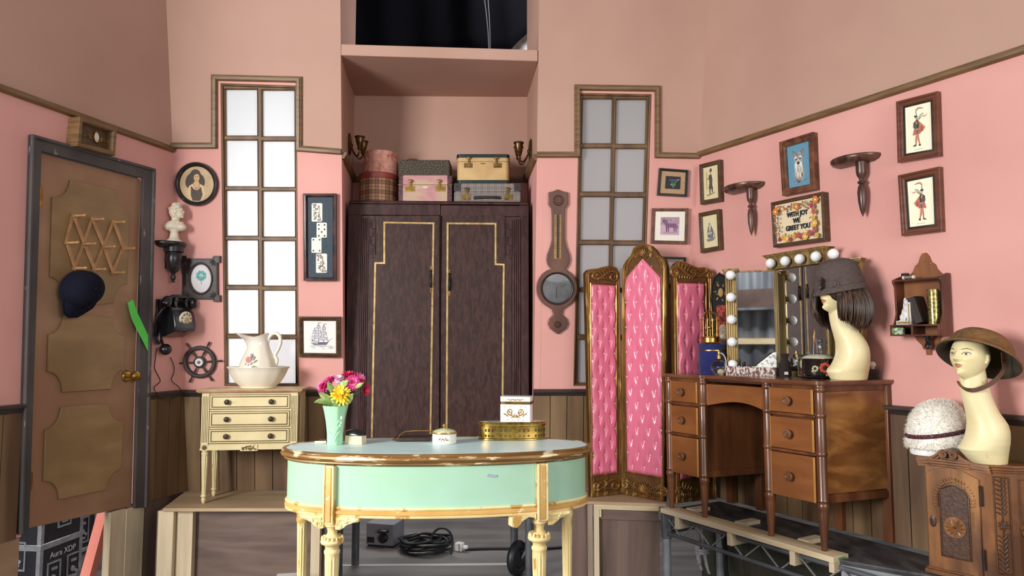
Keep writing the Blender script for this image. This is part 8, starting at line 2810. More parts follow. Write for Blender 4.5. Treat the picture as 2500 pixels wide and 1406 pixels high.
# woven tray with bottles and a folded card
yW = 3.80
WOV = mat('woven_white_brown', (214, 204, 196), (110, 74, 70), sc=(120, 120, 60), lo=0.47, hi=0.53, rough=0.7, bump=0.4)
ow = (stand(1781, 3.90) + stand(1903, 3.70)) / 2
dW = stand(1903, 3.70) - stand(1781, 3.90)
t = thing('woven_tray', 'low white and brown woven tray before the left mirror wing', 'tray', frame(ow, dW).M)
Wl = dW.length / 2
mb = MB(); mb.bx(-Wl, Wl, -0.05, 0.05, 0, 0.006); rect = [(-Wl, -0.05), (Wl, -0.05), (Wl, 0.05), (-Wl, 0.05)]
for z in (0.010, 0.018, 0.026, 0.034, 0.042):
 mb.tube([(p[0] * (1 + 0.012 * sin(z * 400)), p[1], z) for p in rect], 0.0052, 6, closed=True)
for i in range(22):
 x = lerp(-Wl, Wl, (i + 0.5) / 22)
 for y in (-0.053, 0.053):
  mb.cyl((x, y, 0.004), (x, y, 0.046), 0.0028, seg=6)
mb.build('basketwork', WOV, t)
DGL = mat('dark_bottle_glass', (26, 22, 24), rough=0.08, spec=0.7)
def bottle(M, r, h, label, neck=0.35, m=DGL, name='scent_bottle', cap=BLKF):
 t = thing(name, label, 'bottle', M)
 mb = MB(); mb.lathe([(r * 0.92, 0), (r, 0.002), (r, h * 0.55), (r * 0.8, h * 0.64), (r * neck, h * 0.70), (r * neck, h * 0.80)], 22); mb.build('glass', m, t)
 mb = MB(); mb.lathe([(r * neck * 1.5, h * 0.79), (r * neck * 1.6, h * 0.81), (r * neck * 1.5, h * 0.99), (0, h)], 18); mb.build('stopper', cap, t)
TM = frame(ow, dW).M
bottle(TM @ Matrix.Translation((-Wl * 0.62, 0.012, 0.006)), 0.011, 0.080, 'slim dark scent bottle at the left end of the woven tray')
bottle(TM @ Matrix.Translation((-Wl * 0.36, -0.008, 0.006)), 0.017, 0.062, 'squat dark scent bottle in the woven tray')
t = thing('folded_card', 'white flowered card folded to a triangle in the woven tray', 'card', TM @ Matrix.Translation((Wl * 0.30, 0.005, 0.006)))
mb = MB(); w = Wl * 0.62
mb.poly([(-w, 0.0), (w, 0.0), (w, 0.118), (w * 0.8, 0.116)], -0.012, -0.010); mb.poly([(-w * 0.8, 0.0), (w, 0.0), (w, 0.118), (w * 0.86, 0.117)], 0.004, 0.006)
mb.hexa([(w - 0.001, -0.012, 0), (w + 0.001, -0.012, 0), (w + 0.001, -0.012, 0.118), (w - 0.001, -0.012, 0.118)], [(w - 0.001, 0.006, 0), (w + 0.001, 0.006, 0), (w + 0.001, 0.006, 0.118), (w - 0.001, 0.006, 0.118)])
mb.build('card_sheet', mat('flowered_white_card', (232, 232, 226), (156, 160, 150), sc=(60, 60, 60), lo=0.52, hi=0.58, rough=0.5), t)
t = thing('velvet_pouch', 'dark brown pouch with a cream tag right of the woven tray', 'pouch', Matrix.Translation(stand(1918, 3.64)))
q = 3.64 / FPX
mb = MB(); mb.loft([[V((r * (1 + 0.08 * sin(5 * a)) * cos(a), r * 0.6 * sin(a), z)) * q for a in (2 * PI * i / 30 for i in range(30))] for r, z in ((13, 0), (15, 6), (14, 22), (11, 34), (7, 42), (8.5, 50), (11, 56), (9, 55), (5, 46))]); mb.build('bag', mat('dark_velvet', (42, 28, 26), (30, 20, 20), sc=(60, 60, 60), rough=0.85), t)
mb = MB(); mb.box((-2 * q, -10.5 * q, 9 * q), (9 * q, 1.2 * q, 7 * q)); mb.build('tag', ink(224, 220, 206), t)
t = thing('soap_tin', 'dark green tin with an oval picture leaning on the mirror', 'tin', frame(stand(1960, 3.58), far_r - hinge).M)
q = 3.58 / FPX
mb = MB(); mb.bx(-14 * q, 14 * q, -0.006, 0.016, 0, 55 * q); mb.build('tin_body', mat('dark_green_tin', (44, 48, 36), (34, 38, 30), sc=(30, 30, 30), rough=0.35), t, bevel=0.003)
A = Art([(-13 * q, 53 * q), (13 * q, 53 * q), (13 * q, 2 * q), (-13 * q, 2 * q)], -0.0062)
A.line([(0.08, 0.04), (0.92, 0.04), (0.92, 0.96), (0.08, 0.96), (0.08, 0.04)], 0.0016, (168, 152, 96))
A.ell(0.5, 0.60, 0.24, 0.22, (120, 124, 92)); A.ell(0.5, 0.58, 0.14, 0.16, (170, 164, 122)); A.ell(0.5, 0.70, 0.09, 0.07, (196, 176, 140)); A.ell(0.5, 0.20, 0.26, 0.09, (110, 40, 34))
for k in range(4):
 A.ell(0.2 + 0.2 * k, 0.88, 0.05, 0.03, (160, 150, 96))
A.done('tin_label', t)
# pin cushion box with hat pins
oP = on_desk(1999, 921)
yP = 3.50
oP = stand(1999, yP); q = yP / FPX
t = thing('pin_cushion_box', 'black flower painted round box with cream pin cushion top', 'pin cushion', Matrix.Translation(oP))
BFL = mat('black_flower_enamel', (26, 22, 24), (30, 24, 22), sc=(20, 20, 20), rough=0.3, wear=(196, 176, 130), wsc=(40, 40, 40), wlo=0.60, whi=0.62)
mb = MB(); r = 37 * q
mb.lathe([(r * 0.86, 0.010), (r * 0.95, 0.014), (r, 0.03), (r, 45 * q), (r * 1.02, 46 * q), (r * 0.98, 48 * q)], 48); mb.build('box_body', BFL, t)
mb = MB()
for px_, z, R_2, m in ((0.02, 26, 12, 0), (-22, 24, 7, 1), (22, 30, 7, 1)):
 a0 = -PI / 2 + px_ / 37
 for k in range(8):
  a = 2 * PI * k / 8
  aa = a0 + R_2 * 0.75 * cos(a) / 37
  mb.sphere((r * cos(aa), r * sin(aa), (z + R_2 * 0.75 * sin(a)) * q), (R_2 * 0.42 * q, 0.9 * q, R_2 * 0.34 * q), 8, 6, m)
 mb.sphere((r * cos(a0), r * sin(a0), z * q), (R_2 * 0.5 * q, 1.1 * q, R_2 * 0.45 * q), 8, 6, 2)
mb.build('painted_flower', [ink(196, 76, 56), ink(206, 190, 150), ink(38, 34, 32)], t)
mb = MB(); mb.lathe([(r * 0.97, 46 * q), (r * 0.99, 49 * q), (r * 0.85, 53 * q), (r * 0.5, 57 * q), (0.001, 58 * q)], 40); mb.build('cushion', mat('cream_pin_cushion', (206, 200, 182), (188, 180, 160), sc=(50, 50, 50), rough=0.8), t)
mb = MB()
mb.lathe([(r * 1.03, 0.004), (r * 1.08, 0.007), (r * 1.02, 0.011), (0, 0.011)], 40)
for k in range(6):
 a = 2 * PI * k / 6 + 0.3
 mb.sphere((r * cos(a), r * sin(a), 0.0045), 0.0045, 8, 6)
mb.build('footed_base', BLKF, t)
def pin(px, pytop, pybase, dx_, head, label, name='hat_pin'):
 z0 = 56 * q
 x0 = (px + dx_ - 1999) * q
 t = thing(name, label, 'hat pin', Matrix.Translation(oP + V((x0, 0, z0 - 0.012))), 'hat pins in the cushion')
 L = (867 - pytop) * q + 0.012
 sx = -dx_ * q
 mb = MB(); mb.cyl((0, 0, 0), (sx, 0, L), 0.0011, seg=6); mb.build('shaft', STEEL, t)
 mb = MB()
 ax = V((sx, 0, L)).to_track_quat('Z', 'Y').to_matrix()
 head(mb, V((sx, 0, L)), ax); return mb, t
m_, t = pin(1990, 838, 867, -3, lambda mb, p, ax: mb.lathe([(0.001, -0.002), (0.0035, 0.002), (0.0042, 0.02), (0.006, 0.03), (0.0035, 0.045), (0.0015, 0.066), (0, 0.072)], 12, p, ax), 'hat pin with long amber head, leftmost in the cushion'); m_.build('head', mat('amber_bead', (206, 162, 96), (168, 92, 54), sc=(60, 60, 60), rough=0.3), t)
m_, t = pin(1994, 815, 867, 5, lambda mb, p, ax: mb.sphere(p, 0.003, 10, 8), 'plain steel hat pin with tiny head in the cushion'); m_.build('head', STEEL, t)
m_, t = pin(2005, 848, 867, -1, lambda mb, p, ax: mb.sphere(p, (0.0115, 0.0115, 0.016), 14, 10), 'hat pin with big silver pear shaped head in the cushion'); m_.build('head', mat('silver_bead', (210, 212, 206), rough=0.15, metal=0.9), t)
m_, t = pin(2006, 833, 867, 3, lambda mb, p, ax: mb.sphere(p, 0.0115, 14, 10), 'hat pin with dark blue grey round head in the cushion'); m_.build('head', mat('smoke_bead', (70, 86, 100), rough=0.1, spec=0.8), t)
m_, t = pin(2026, 783, 867, 1, lambda mb, p, ax: mb.sphere(p, 0.0045, 10, 8), 'tallest hat pin with white head, nearest the mannequin neck'); m_.build('head', ink(236, 232, 224, 0.2), t)
oQ = stand(2131, 3.40)
t = thing('perfume_bottle', 'square clear perfume bottle with white ball stopper behind the mannequin neck', 'perfume bottle', yaw(oQ, -30).M); q = 3.4 / FPX
mb = MB(); box_round(mb, -14 * q, 14 * q, -0.016, 0.016, 0, 25 * q, 0.004); mb.build('bottle', CGL, t, bevel=0.002)
mb = MB(); mb.lathe([(5 * q, 25 * q), (5 * q, 28 * q)], 16); mb.sphere((0, 0, 35 * q), 8.5 * q, 16, 12); mb.build('stopper', ink(228, 216, 204, 0.3), t)
# ================================================================ staging, timber and clutter under the set
PLY = mat('brown_film_ply', (112, 92, 82), (92, 74, 66), sc=(1.6, 14, 14), rough=0.5, dist=1.0, c3=(126, 104, 92), sc3=(0.8, 6, 6))
PLYV = mat('brown_film_ply_upright', (112, 90, 80), (90, 72, 66), sc=(14, 14, 1.6), rough=0.5, dist=1.2, c3=(128, 106, 96), sc3=(5, 5, 0.8))
BIRCH = mat('birch_ply_top', (176, 150, 116), (156, 130, 98), sc=(2, 12, 12), rough=0.55, c3=(190, 164, 130), sc3=(1, 5, 5))
ID = Matrix.Identity(4)
# ---- left riser under the chest
o = V((-1.95, 4.05, 0))
t = thing('timber_riser', 'plywood and pine riser carrying the cream chest of drawers', 'platform', Matrix.Translation(o))
mb = MB(); slab(mb, [(0.0, 0.0), (0.90, 0.0), (0.90, 0.44), (-0.09, 0.50), (-0.055, 0.30)], FLOOR - 0.019, FLOOR - 0.0005); mb.build('top_board', BIRCH, t, bevel=0.001)
xo = lambda px: (px - 1250) / FPX * 4.06 + 1.95
for x0, x1, y0 in ((xo(404), xo(441), 0.012), (xo(442), xo(481), 0.045), (xo(768), xo(790), 0.03)):
 mb = MB(); mb.bx(x0, x1, y0, y0 + 0.045, 0, FLOOR - 0.019); mb.build('stud', PINEM, t, bevel=0.002)
mb = MB(); mb.bx(xo(404), xo(792), 0.092, 0.11, 0, FLOOR - 0.019); mb.build('side_panel', PLY, t)
mb = MB(); mb.hexa([(xo(404) - 0.01, 0.02, 0), (xo(404), 0.02, 0), (xo(404), 0.02, FLOOR - 0.02), (xo(404) - 0.01, 0.02, FLOOR - 0.02)], [(-0.06, 0.5, 0), (-0.05, 0.5, 0), (-0.05, 0.5, FLOOR - 0.02), (-0.06, 0.5, FLOOR - 0.02)]); mb.build('side_panel', PLYV, t)
# ---- flats below the left wall
mb = MB(); x0, x1 = WL.at(352, 1240)[0], cb.x - 0.02
mb.poly([(x0, -FLOOR), (x1, -FLOOR), (x1, -0.004), (x0, -0.004)], 0.01, 0.03)
p_ = tag(mb.build('plywood_panel', PLYV, world=WL.M), 'brown plywood panel under the left wall between post and riser', 'panel')
mb = MB(); x1 = WL.at(50, 1312)[0]
mb.poly([(xl, -FLOOR), (x1, -FLOOR), (x1, -0.004), (xl, -0.004)], 0.005, 0.03)
tag(mb.build('plywood_panel', mat('pale_ply', (166, 134, 106), (148, 118, 92), sc=(3, 3, 12), rough=0.6), world=WL.M), 'pale plywood panel below the wainscot left of the door', 'panel')
x0, x1, x2 = WL.at(276, 1252)[0], WL.at(306, 1240)[0], WL.at(351, 1240)[0]
pt = thing('timber_post', 'raw pine door post under the right door jamb', 'post', Fr(WL.M @ Matrix.Translation((x1, 0, -FLOOR))).M)
mb = MB(); mb.bx(-0.10, 0.004, 0.0, 0.045, 0, FLOOR - 0.006); mb.build('plank', PINEM, pt, bevel=0.002)
mb = MB(); mb.bx(0.006, x2 - x1, -0.004, 0.04, 0, FLOOR - 0.012); mb.build('plank', PINEM, pt, bevel=0.002)
# ---- platform under the wardrobe
t = thing('wardrobe_platform', 'black steel legged platform under the wardrobe', 'platform', Matrix.Translation((-0.48, 4.78, 0)))
mb = MB(); mb.bx(-0.64, 0.64, -0.27, 0.22, FLOOR - 0.16, FLOOR - 0.0005); mb.build('deck_frame', mat('maroon_black_fascia', (52, 40, 42), (40, 30, 32), sc=(5, 5, 20), rough=0.5), t, bevel=0.003)
for x, y in (((839 - 1250) / FPX * 4.6 + 0.48, -0.20), ((1291 - 1250) / FPX * 4.6 + 0.48, -0.20), ((878 - 1250) / FPX * 4.95 + 0.48, 0.16), ((1255 - 1250) / FPX * 4.95 + 0.48, 0.16)):
 mb = MB(); mb.cyl((x, y, 0), (x, y, FLOOR - 0.16), 0.026); mb.build('leg', DSTEEL, t)
# ---- riser under the folding screen
t = thing('timber_riser', 'plywood riser with pine trim under the pink folding screen', 'platform', Matrix.Translation((0.33, 4.235, 0)))
fe = [(0.0, 0.0), (0.13, -0.012), (0.555, -0.075)]
mb = MB(); slab(mb, fe + [(0.60, 0.12), (0.30, 0.34), (-0.02, 0.36)], FLOOR - 0.018, FLOOR - 0.0005); mb.build('top_board', BIRCH, t, bevel=0.001)
def front_strip(pxa, pxb, z0, z1, dy, m, name, par, bev=0.001):
 """an upright board on the riser's front edge, between two pixel columns"""
 def pnt(px):
  u = (px - 1250) / FPX
  a, b = V((0.33 + 0.13, 4.235 - 0.012)), V((0.33 + 0.555, 4.235 - 0.075))
  if px < 1437:
   a, b = V((0.33, 4.235)), V((0.33 + 0.13, 4.235 - 0.012))
  q = (u * a.y - a.x) / ((b.x - a.x) - u * (b.y - a.y))
  p = a + (b - a) * q
  return V((p.x - 0.33, p.y - 4.235))
 A, B = pnt(pxa), pnt(pxb)
 mb = MB()
 mb.hexa([(A.x, A.y + dy, z0), (B.x, B.y + dy, z0), (B.x, B.y + dy, z1), (A.x, A.y + dy, z1)], [(A.x, A.y + dy + 0.02, z0), (B.x, B.y + dy + 0.02, z0), (B.x, B.y + dy + 0.02, z1), (A.x, A.y + dy + 0.02, z1)])
 mb.build(name, m, par, bevel=bev)
front_strip(1372, 1431, 0, FLOOR - 0.02, 0.03, PLYV, 'side_panel', t)
front_strip(1431, 1443, 0, FLOOR - 0.02, 0.01, mat('weathered_pine', (164, 146, 128), (142, 124, 108), sc=(20, 20, 2)), 'stud', t)
front_strip(1446, 1458, 0, FLOOR - 0.045, 0.0, PINEM, 'stud', t)
front_strip(1446, 1601, FLOOR - 0.045, FLOOR - 0.018, 0.0, PINEX, 'top_rail', t)
front_strip(1458, 1601, FLOOR - 0.105, FLOOR - 0.045, 0.016, PLY, 'batten', t)
front_strip(1458, 1604, 0, FLOOR - 0.105, 0.028, PLYV, 'side_panel', t)
front_strip(1458, 1464, FLOOR - 0.09, FLOOR - 0.045, 0.004, PINEM, 'stud', t)
# ---- steel deck along the right wall carrying desk and cupboard
dk = thing('stage_deck', 'black topped steel truss deck along the right wall under the desk', 'platform', Matrix.Translation((1.3, 3.5, 0)))
DI = dk.matrix_world.inverted()
DX = lambda x, y: DI @ (D.M @ V((x, y, 0)))
pA = DX(-0.035, 0.065); pB = DX(LD + 0.085, 0.065)
q0, q1 = DX(LD + 0.085, 0.0), DI @ atZ(2260, 1402, DECKZ)
q2 = DI @ V((2.05, 2.55, 0))
wallr = lambda p, d: DI @ to_wall(p, d)
w1 = DI @ (to_wall(V((2.05, 2.55, 0)), wn * -1)); w2 = DI @ (to_wall(D.M @ V((-0.03, 0.45, 0)), wn * -1))
pts = [pA, pB, q0, q1, q2, w1, w2, DX(-0.03, 0.40)]
mb = MB(); slab(mb, [(p.x, p.y) for p in pts], DECKZ - 0.022, DECKZ - 0.0005); mb.build('deck_board', DECK, dk)
def beam(mb, a, b, za, zb, th):
 d = (b - a).normalized(); e = V((-d.y, d.x, 0)) * th
 A = [V((a.x, a.y, za)), V((b.x, b.y, za)), V((b.x, b.y, zb)), V((a.x, a.y, zb))]
 mb.hexa(A, [p + e for p in A])
mb = MB(); beam(mb, V(q0), V(q1), DECKZ - 0.075, DECKZ - 0.004, 0.02); beam(mb, V(q1), V(q2), DECKZ - 0.075, DECKZ - 0.004, 0.02); mb.build('edge_channel', STEEL, dk, bevel=0.003)
ZL, ZU = 0.440, DECKZ - 0.035
tr = lambda x, y, z: DI @ (D.M @ V((x, y, z - FLOOR)))
mb = MB(); mb.tube([tr(-0.03, -0.01, ZL), tr(LD + 0.75, -0.01, ZL)], 0.011, 10); mb.build('lower_chord', DSTEEL, dk)
mb = MB(); mb.tube([tr(-0.03, 0.0, ZU), tr(LD + 0.75, 0.0, ZU)], 0.012, 10); mb.build('upper_chord', DSTEEL, dk)
zg = []
nz = 17
for i in range(nz):
 zg.append(tr(-0.02 + (LD + 0.76) * i / (nz - 1), -0.005, ZU if i % 2 == 0 else ZL))
mb = MB(); mb.tube(zg, 0.0058, 8); mb.build('lattice', STEEL, dk)
mb = MB(); mb.tube([tr(-0.03, 0.0, ZL), tr(-0.03, 0.44, ZL)], 0.011, 8); mb.tube([tr(-0.03, 0.0, ZL), tr(-0.03, 0.16, ZU), tr(-0.03, 0.30, ZL), tr(-0.03, 0.44, ZU)], 0.006, 8); mb.build('end_lattice', DSTEEL, dk)
for x, y in ((-0.03, -0.002), (LD + 0.6, 0.02), (-0.03, 0.42)):
 p = tr(x, y, 0)
 mb = MB(); mb.cyl((p.x, p.y, 0), (p.x, p.y, ZL - 0.02), 0.024); lg = mb.build('leg', STEEL, dk)
 mb = MB(); mb.box((p.x, p.y, (ZL + DECKZ) / 2 - 0.02), (0.05, 0.05, DECKZ - ZL + 0.02)); mb.build('leg_socket', DSTEEL, lg, bevel=0.004)
# pine plank along the edge, its blocks and packers
t = thing('pine_plank', 'pale pine plank along the deck edge under the desk front legs', 'plank', D.M)
mb = MB(); mb.bx(-0.030, LD + 0.082, -0.045, 0.062, -0.026, -0.0005); mb.build('board', PINEX, t, bevel=0.002)
mb = MB(); mb.bx(LD + 0.055, LD + 0.080, -0.04, 0.06, -0.07, -0.026); mb.build('end_cap', PINEM, t, bevel=0.002)
GREENM = ink(84, 150, 116)
mb = MB(); mb.bx(LD + 0.0815, LD + 0.0828, -0.01, 0.04, -0.020, -0.008); mb.build('stamp', GREENM, t)
for k, (px, lab) in enumerate(((1651, 'pine block under the plank at the left end of the deck'), (1779, 'pine block under the middle of the plank'), (1931, 'pine block with a bored hole under the right of the plank'))):
 x = dx(px, -0.045, 1290)
 b = thing('pine_block', lab, 'block', D.M @ Matrix.Translation((x, -0.044, -0.027)), 'pine blocks under the plank')
 mb = MB(); mb.bx(-0.014, 0.014, 0.0, 0.20, -0.062, 0.0); mb.build('block_body', PINEM, b, bevel=0.0015)
 if k == 2:
  mb = MB(); mb.lathe([(0.014, 0), (0.014, 0.001), (0, 0.001)], 20, (0.0138, 0.06, -0.045), Matrix.Rotation(PI / 2, 3, 'Y')); mb.build('bored_hole', ink(120, 84, 54), b)
for k, (px, py, y0, lab) in enumerate(((1684, 1250, 0.068, 'short pine packer on the deck behind the left desk legs'), (1804, 1287, 0.070, 'pine packer on the deck below the kneehole'), (1960, 1331, 0.068, 'pine packer with a green stamp by the right desk leg'))):
 x = D.at(px, py, y0)[0]
 b = thing('pine_packer', lab, 'packer', D.M @ Matrix.Translation((x, y0, DECKZ - FLOOR)), 'pine packers on the deck')
 mb = MB(); mb.bx(-0.028, 0.028, 0.0, 0.13, 0.0, 0.019); mb.build('packer_body', PINEM, b, bevel=0.0015)
 if k == 2:
  mb = MB(); mb.bx(-0.022, 0.016, -0.0012, 0.001, 0.006, 0.013); mb.build('stamp', GREENM, b)
# chequer plate, rope and pole below
CHQ = mat('olive_chequer_plate', (84, 82, 68), (70, 68, 56), sc=(6, 6, 6), rough=0.55, metal=0.2)
pl0 = D.M @ V((0.10, 0.50, -FLOOR))
pq = thing('chequer_plate', 'olive grey chequer plate sheet standing under the deck', 'metal sheet', Fr(D.M @ Matrix.Translation((-0.22, 0.46, -FLOOR))).M)
mb = MB(); mb.bx(0, 1.8, 0, 0.006, 0, 0.42)
for i in range(41):
 for j in range(11):
  s_ = 1 if (i + j) % 2 else -1
  x, z = 0.02 + 0.0435 * i, 0.02 + 0.038 * j
  d = V((0.013, s_ * 0.013)); e = V((-s_ * 0.0030, 0.0030))
  mb.hexa([(x - d.x, -0.0002, z - d.y), (x + e.x, -0.0025, z + e.y), (x + d.x, -0.0002, z + d.y), (x - e.x, -0.0025, z - e.y)], [(x - d.x, 0.001, z - d.y), (x + e.x, 0.001, z + e.y), (x + d.x, 0.001, z + d.y), (x - e.x, 0.001, z - e.y)])
mb.build('plate', CHQ, pq)
ROPE = mat('grey_white_rope', (196, 190, 194), (146, 140, 146), sc=(160, 160, 160), rough=0.8, bump=0.3)
rp = D.M @ V((dx(1712, 0.15, 1300), 0.15, 0))
t = thing('rope_bundle', 'grey white rope hung in loops under the deck', 'rope', Matrix.Translation((rp.x, rp.y, 0.50)))
mb = MB()
for k in range(11):
 w, L = random.uniform(0.015, 0.05), random.uniform(0.13, 0.30)
 dx_, dy_ = random.uniform(-0.035, 0.03), random.uniform(-0.03, 0.03)
 pts = [V((dx_ * 0.3 - w * 0.4 * cos(q) + dx_ * sin(q / 2), dy_ * sin(q / 2), -L * abs(sin(q / 2)) ** 0.8)) for q in (2 * PI * i / 26 for i in range(27))]
 mb.tube(pts, 0.0078, 7)
mb.torus((0, 0, -0.16), 0.035, 0.008, None, 18, 7); mb.torus((0.002, 0, -0.145), 0.034, 0.008, None, 18, 7)
mb.build('loops', ROPE, t)
pp = D.M @ V((dx(1772, 0.25, 1330), 0.25, -FLOOR))
t = thing('black_pole', 'thin black pole under the deck beside the rope', 'pole', Matrix.Translation(pp))
mb = MB(); mb.tube([(0.03, 0, 0), (-0.03, 0, 0.53)], 0.008, 8); mb.build('shaft', ink(24, 24, 26, 0.4), t)
# ---- seen under the oval table
t = MB(); t.bx(-1.25, 0.12, -0.018, 0.018, 0.0, 0.002)
tag(t.build('floor_tape', ink(186, 180, 172), world=yaw((-0.0, 4.96, 0.0003), 1.5).M), 'long pale tape line across the studio floor under the wardrobe', 'tape')
o = V(((935 - 1250) / FPX * 5.36, 5.36, 0))
t = thing('power_box', 'grey power distribution box on the studio floor', 'electrical box', yaw(o, -14).M)
GB = mat('grey_enamel', (142, 146, 156), (126, 130, 140), sc=(7, 7, 7), rough=0.4)
mb = MB(); mb.bx(-0.11, 0.11, 0.0, 0.20, 0.012, 0.17); mb.build('body', GB, t, bevel=0.006)
mb = MB(); mb.tube([(0.0, -0.004, 0.12), (0.0, -0.03, 0.12), (0.06, -0.03, 0.12), (0.06, -0.004, 0.12)], 0.012, 8); mb.lathe([(0.035, 0), (0.035, 0.02), (0.025, 0.03), (0, 0.03)], 20, (0.03, 0, 0.07), RX); mb.build('socket', ink(26, 26, 28, 0.4), t)
mb = MB(); mb.bx(-0.10, -0.045, -0.003, 0, 0.03, 0.07); mb.build('socket_plate', ink(30, 30, 32, 0.4), t)
for sx in (-0.09, 0.09):
 mb = MB(); mb.bx(sx - 0.012, sx + 0.012, 0.02, 0.18, 0, 0.012); mb.build('foot', BLKF, t)
RUB = mat('black_rubber_cable', (30, 30, 33), (24, 24, 26), sc=(20, 20, 20), rough=0.45)
o = V(((1043 - 1250) / FPX * 5.3, 5.3, 0))
t = thing('cable_coil', 'coil of black cable on the floor beside the grey power box', 'cable', Matrix.Translation(o))
mb = MB(); pts = []
for i in range(9 * 28):
 a = 2 * PI * i / 28
 r = 0.15 + 0.03 * sin(i * 0.37) - 0.008 * (i // 28 % 3)
 pts.append(V((r * 1.15 * cos(a), r * sin(a), 0.012 + 0.0085 * (i / 28) + 0.006 * sin(i * 0.9))))
mb.tube(pts, 0.009, 7)
mb.tube(bez((0.05, -0.1, 0.07), (0.05, -0.05, 0.22), (0.26, -0.1, 0.22), (0.20, -0.16, 0.01), 20), 0.009, 7)
mb.build('loops', RUB, t)
o2 = V(((1092 - 1250) / FPX * 5.25, 5.25, 0))
for k, (x, lab) in enumerate(((-0.01, 'white mains plug lying by the cable coil'), (0.10, 'white connector standing at the end of the black cable'))):
 p = thing('mains_plug', lab, 'plug', yaw(o2 + V((x, 0.02 * k, 0)), 20 - 50 * k).M)
 mb = MB(); mb.box((0, 0, 0.03), (0.06, 0.05, 0.06)); mb.cyl((0.03, 0, 0.03), (0.07, 0, 0.035), 0.014); mb.build('plug_body', ink(224, 222, 218, 0.4), p, bevel=0.008)
t = MB(); t.tube(bez((0, 0, 0.012), (0.3, 0.06, 0.012), (0.5, -0.02, 0.012), (0.72, 0.06, 0.012), 24), 0.011, 7)
tag(t.build('floor_cable', RUB, world=Matrix.Translation(o2 + V((0.14, 0.02, 0)))), 'black cable running right across the floor from the plugs', 'cable')
o = V(((1256 - 1250) / FPX * 4.72 + 0.02, 4.72, 0.112))
t = thing('trolley_wheel', 'black tyred trolley wheel on the floor beside the platform leg', 'wheel', yaw(o, 60).M)
mb = MB(); mb.torus((0, 0, 0), 0.082, 0.030, RX, 40, 12, sz=1.0); mb.build('tyre', RUB, t)
mb = MB(); mb.lathe([(0.056, -0.02), (0.056, 0.02), (0.02, 0.03), (0, 0.03)], 28, (0, 0, 0), RX); mb.build('wheel_hub', ink(44, 44, 48, 0.4), t)
mb = MB(); mb.tube([(0, -0.03, 0), (0.03, -0.05, 0.05), (0.10, -0.03, 0.22)], 0.012, 8); mb.build('fork', DSTEEL, t)
o = V(((714 - 1250) / FPX * 3.86, 3.86, 0))
t = thing('floor_lamp_box', 'white box with round top and black bracket beside the table leg', 'box', yaw(o, 10).M)
mb = MB(); mb.bx(-0.055, 0.055, -0.06, 0.06, 0, 0.27); mb.build('body', ink(222, 220, 216, 0.4), t, bevel=0.006)
mb = MB(); mb.sphere((-0.02, -0.03, 0.235), (0.045, 0.05, 0.03), 18, 10); mb.build('dome', ink(206, 212, 222, 0.2), t)
mb = MB(); mb.box((0.062, -0.02, 0.27), (0.02, 0.05, 0.13), R=Matrix.Rotation(0.35, 3, 'Y')); mb.box((0.09, -0.02, 0.16), (0.03, 0.05, 0.20)); mb.build('bracket', ink(24, 24, 26, 0.4), t, bevel=0.003)
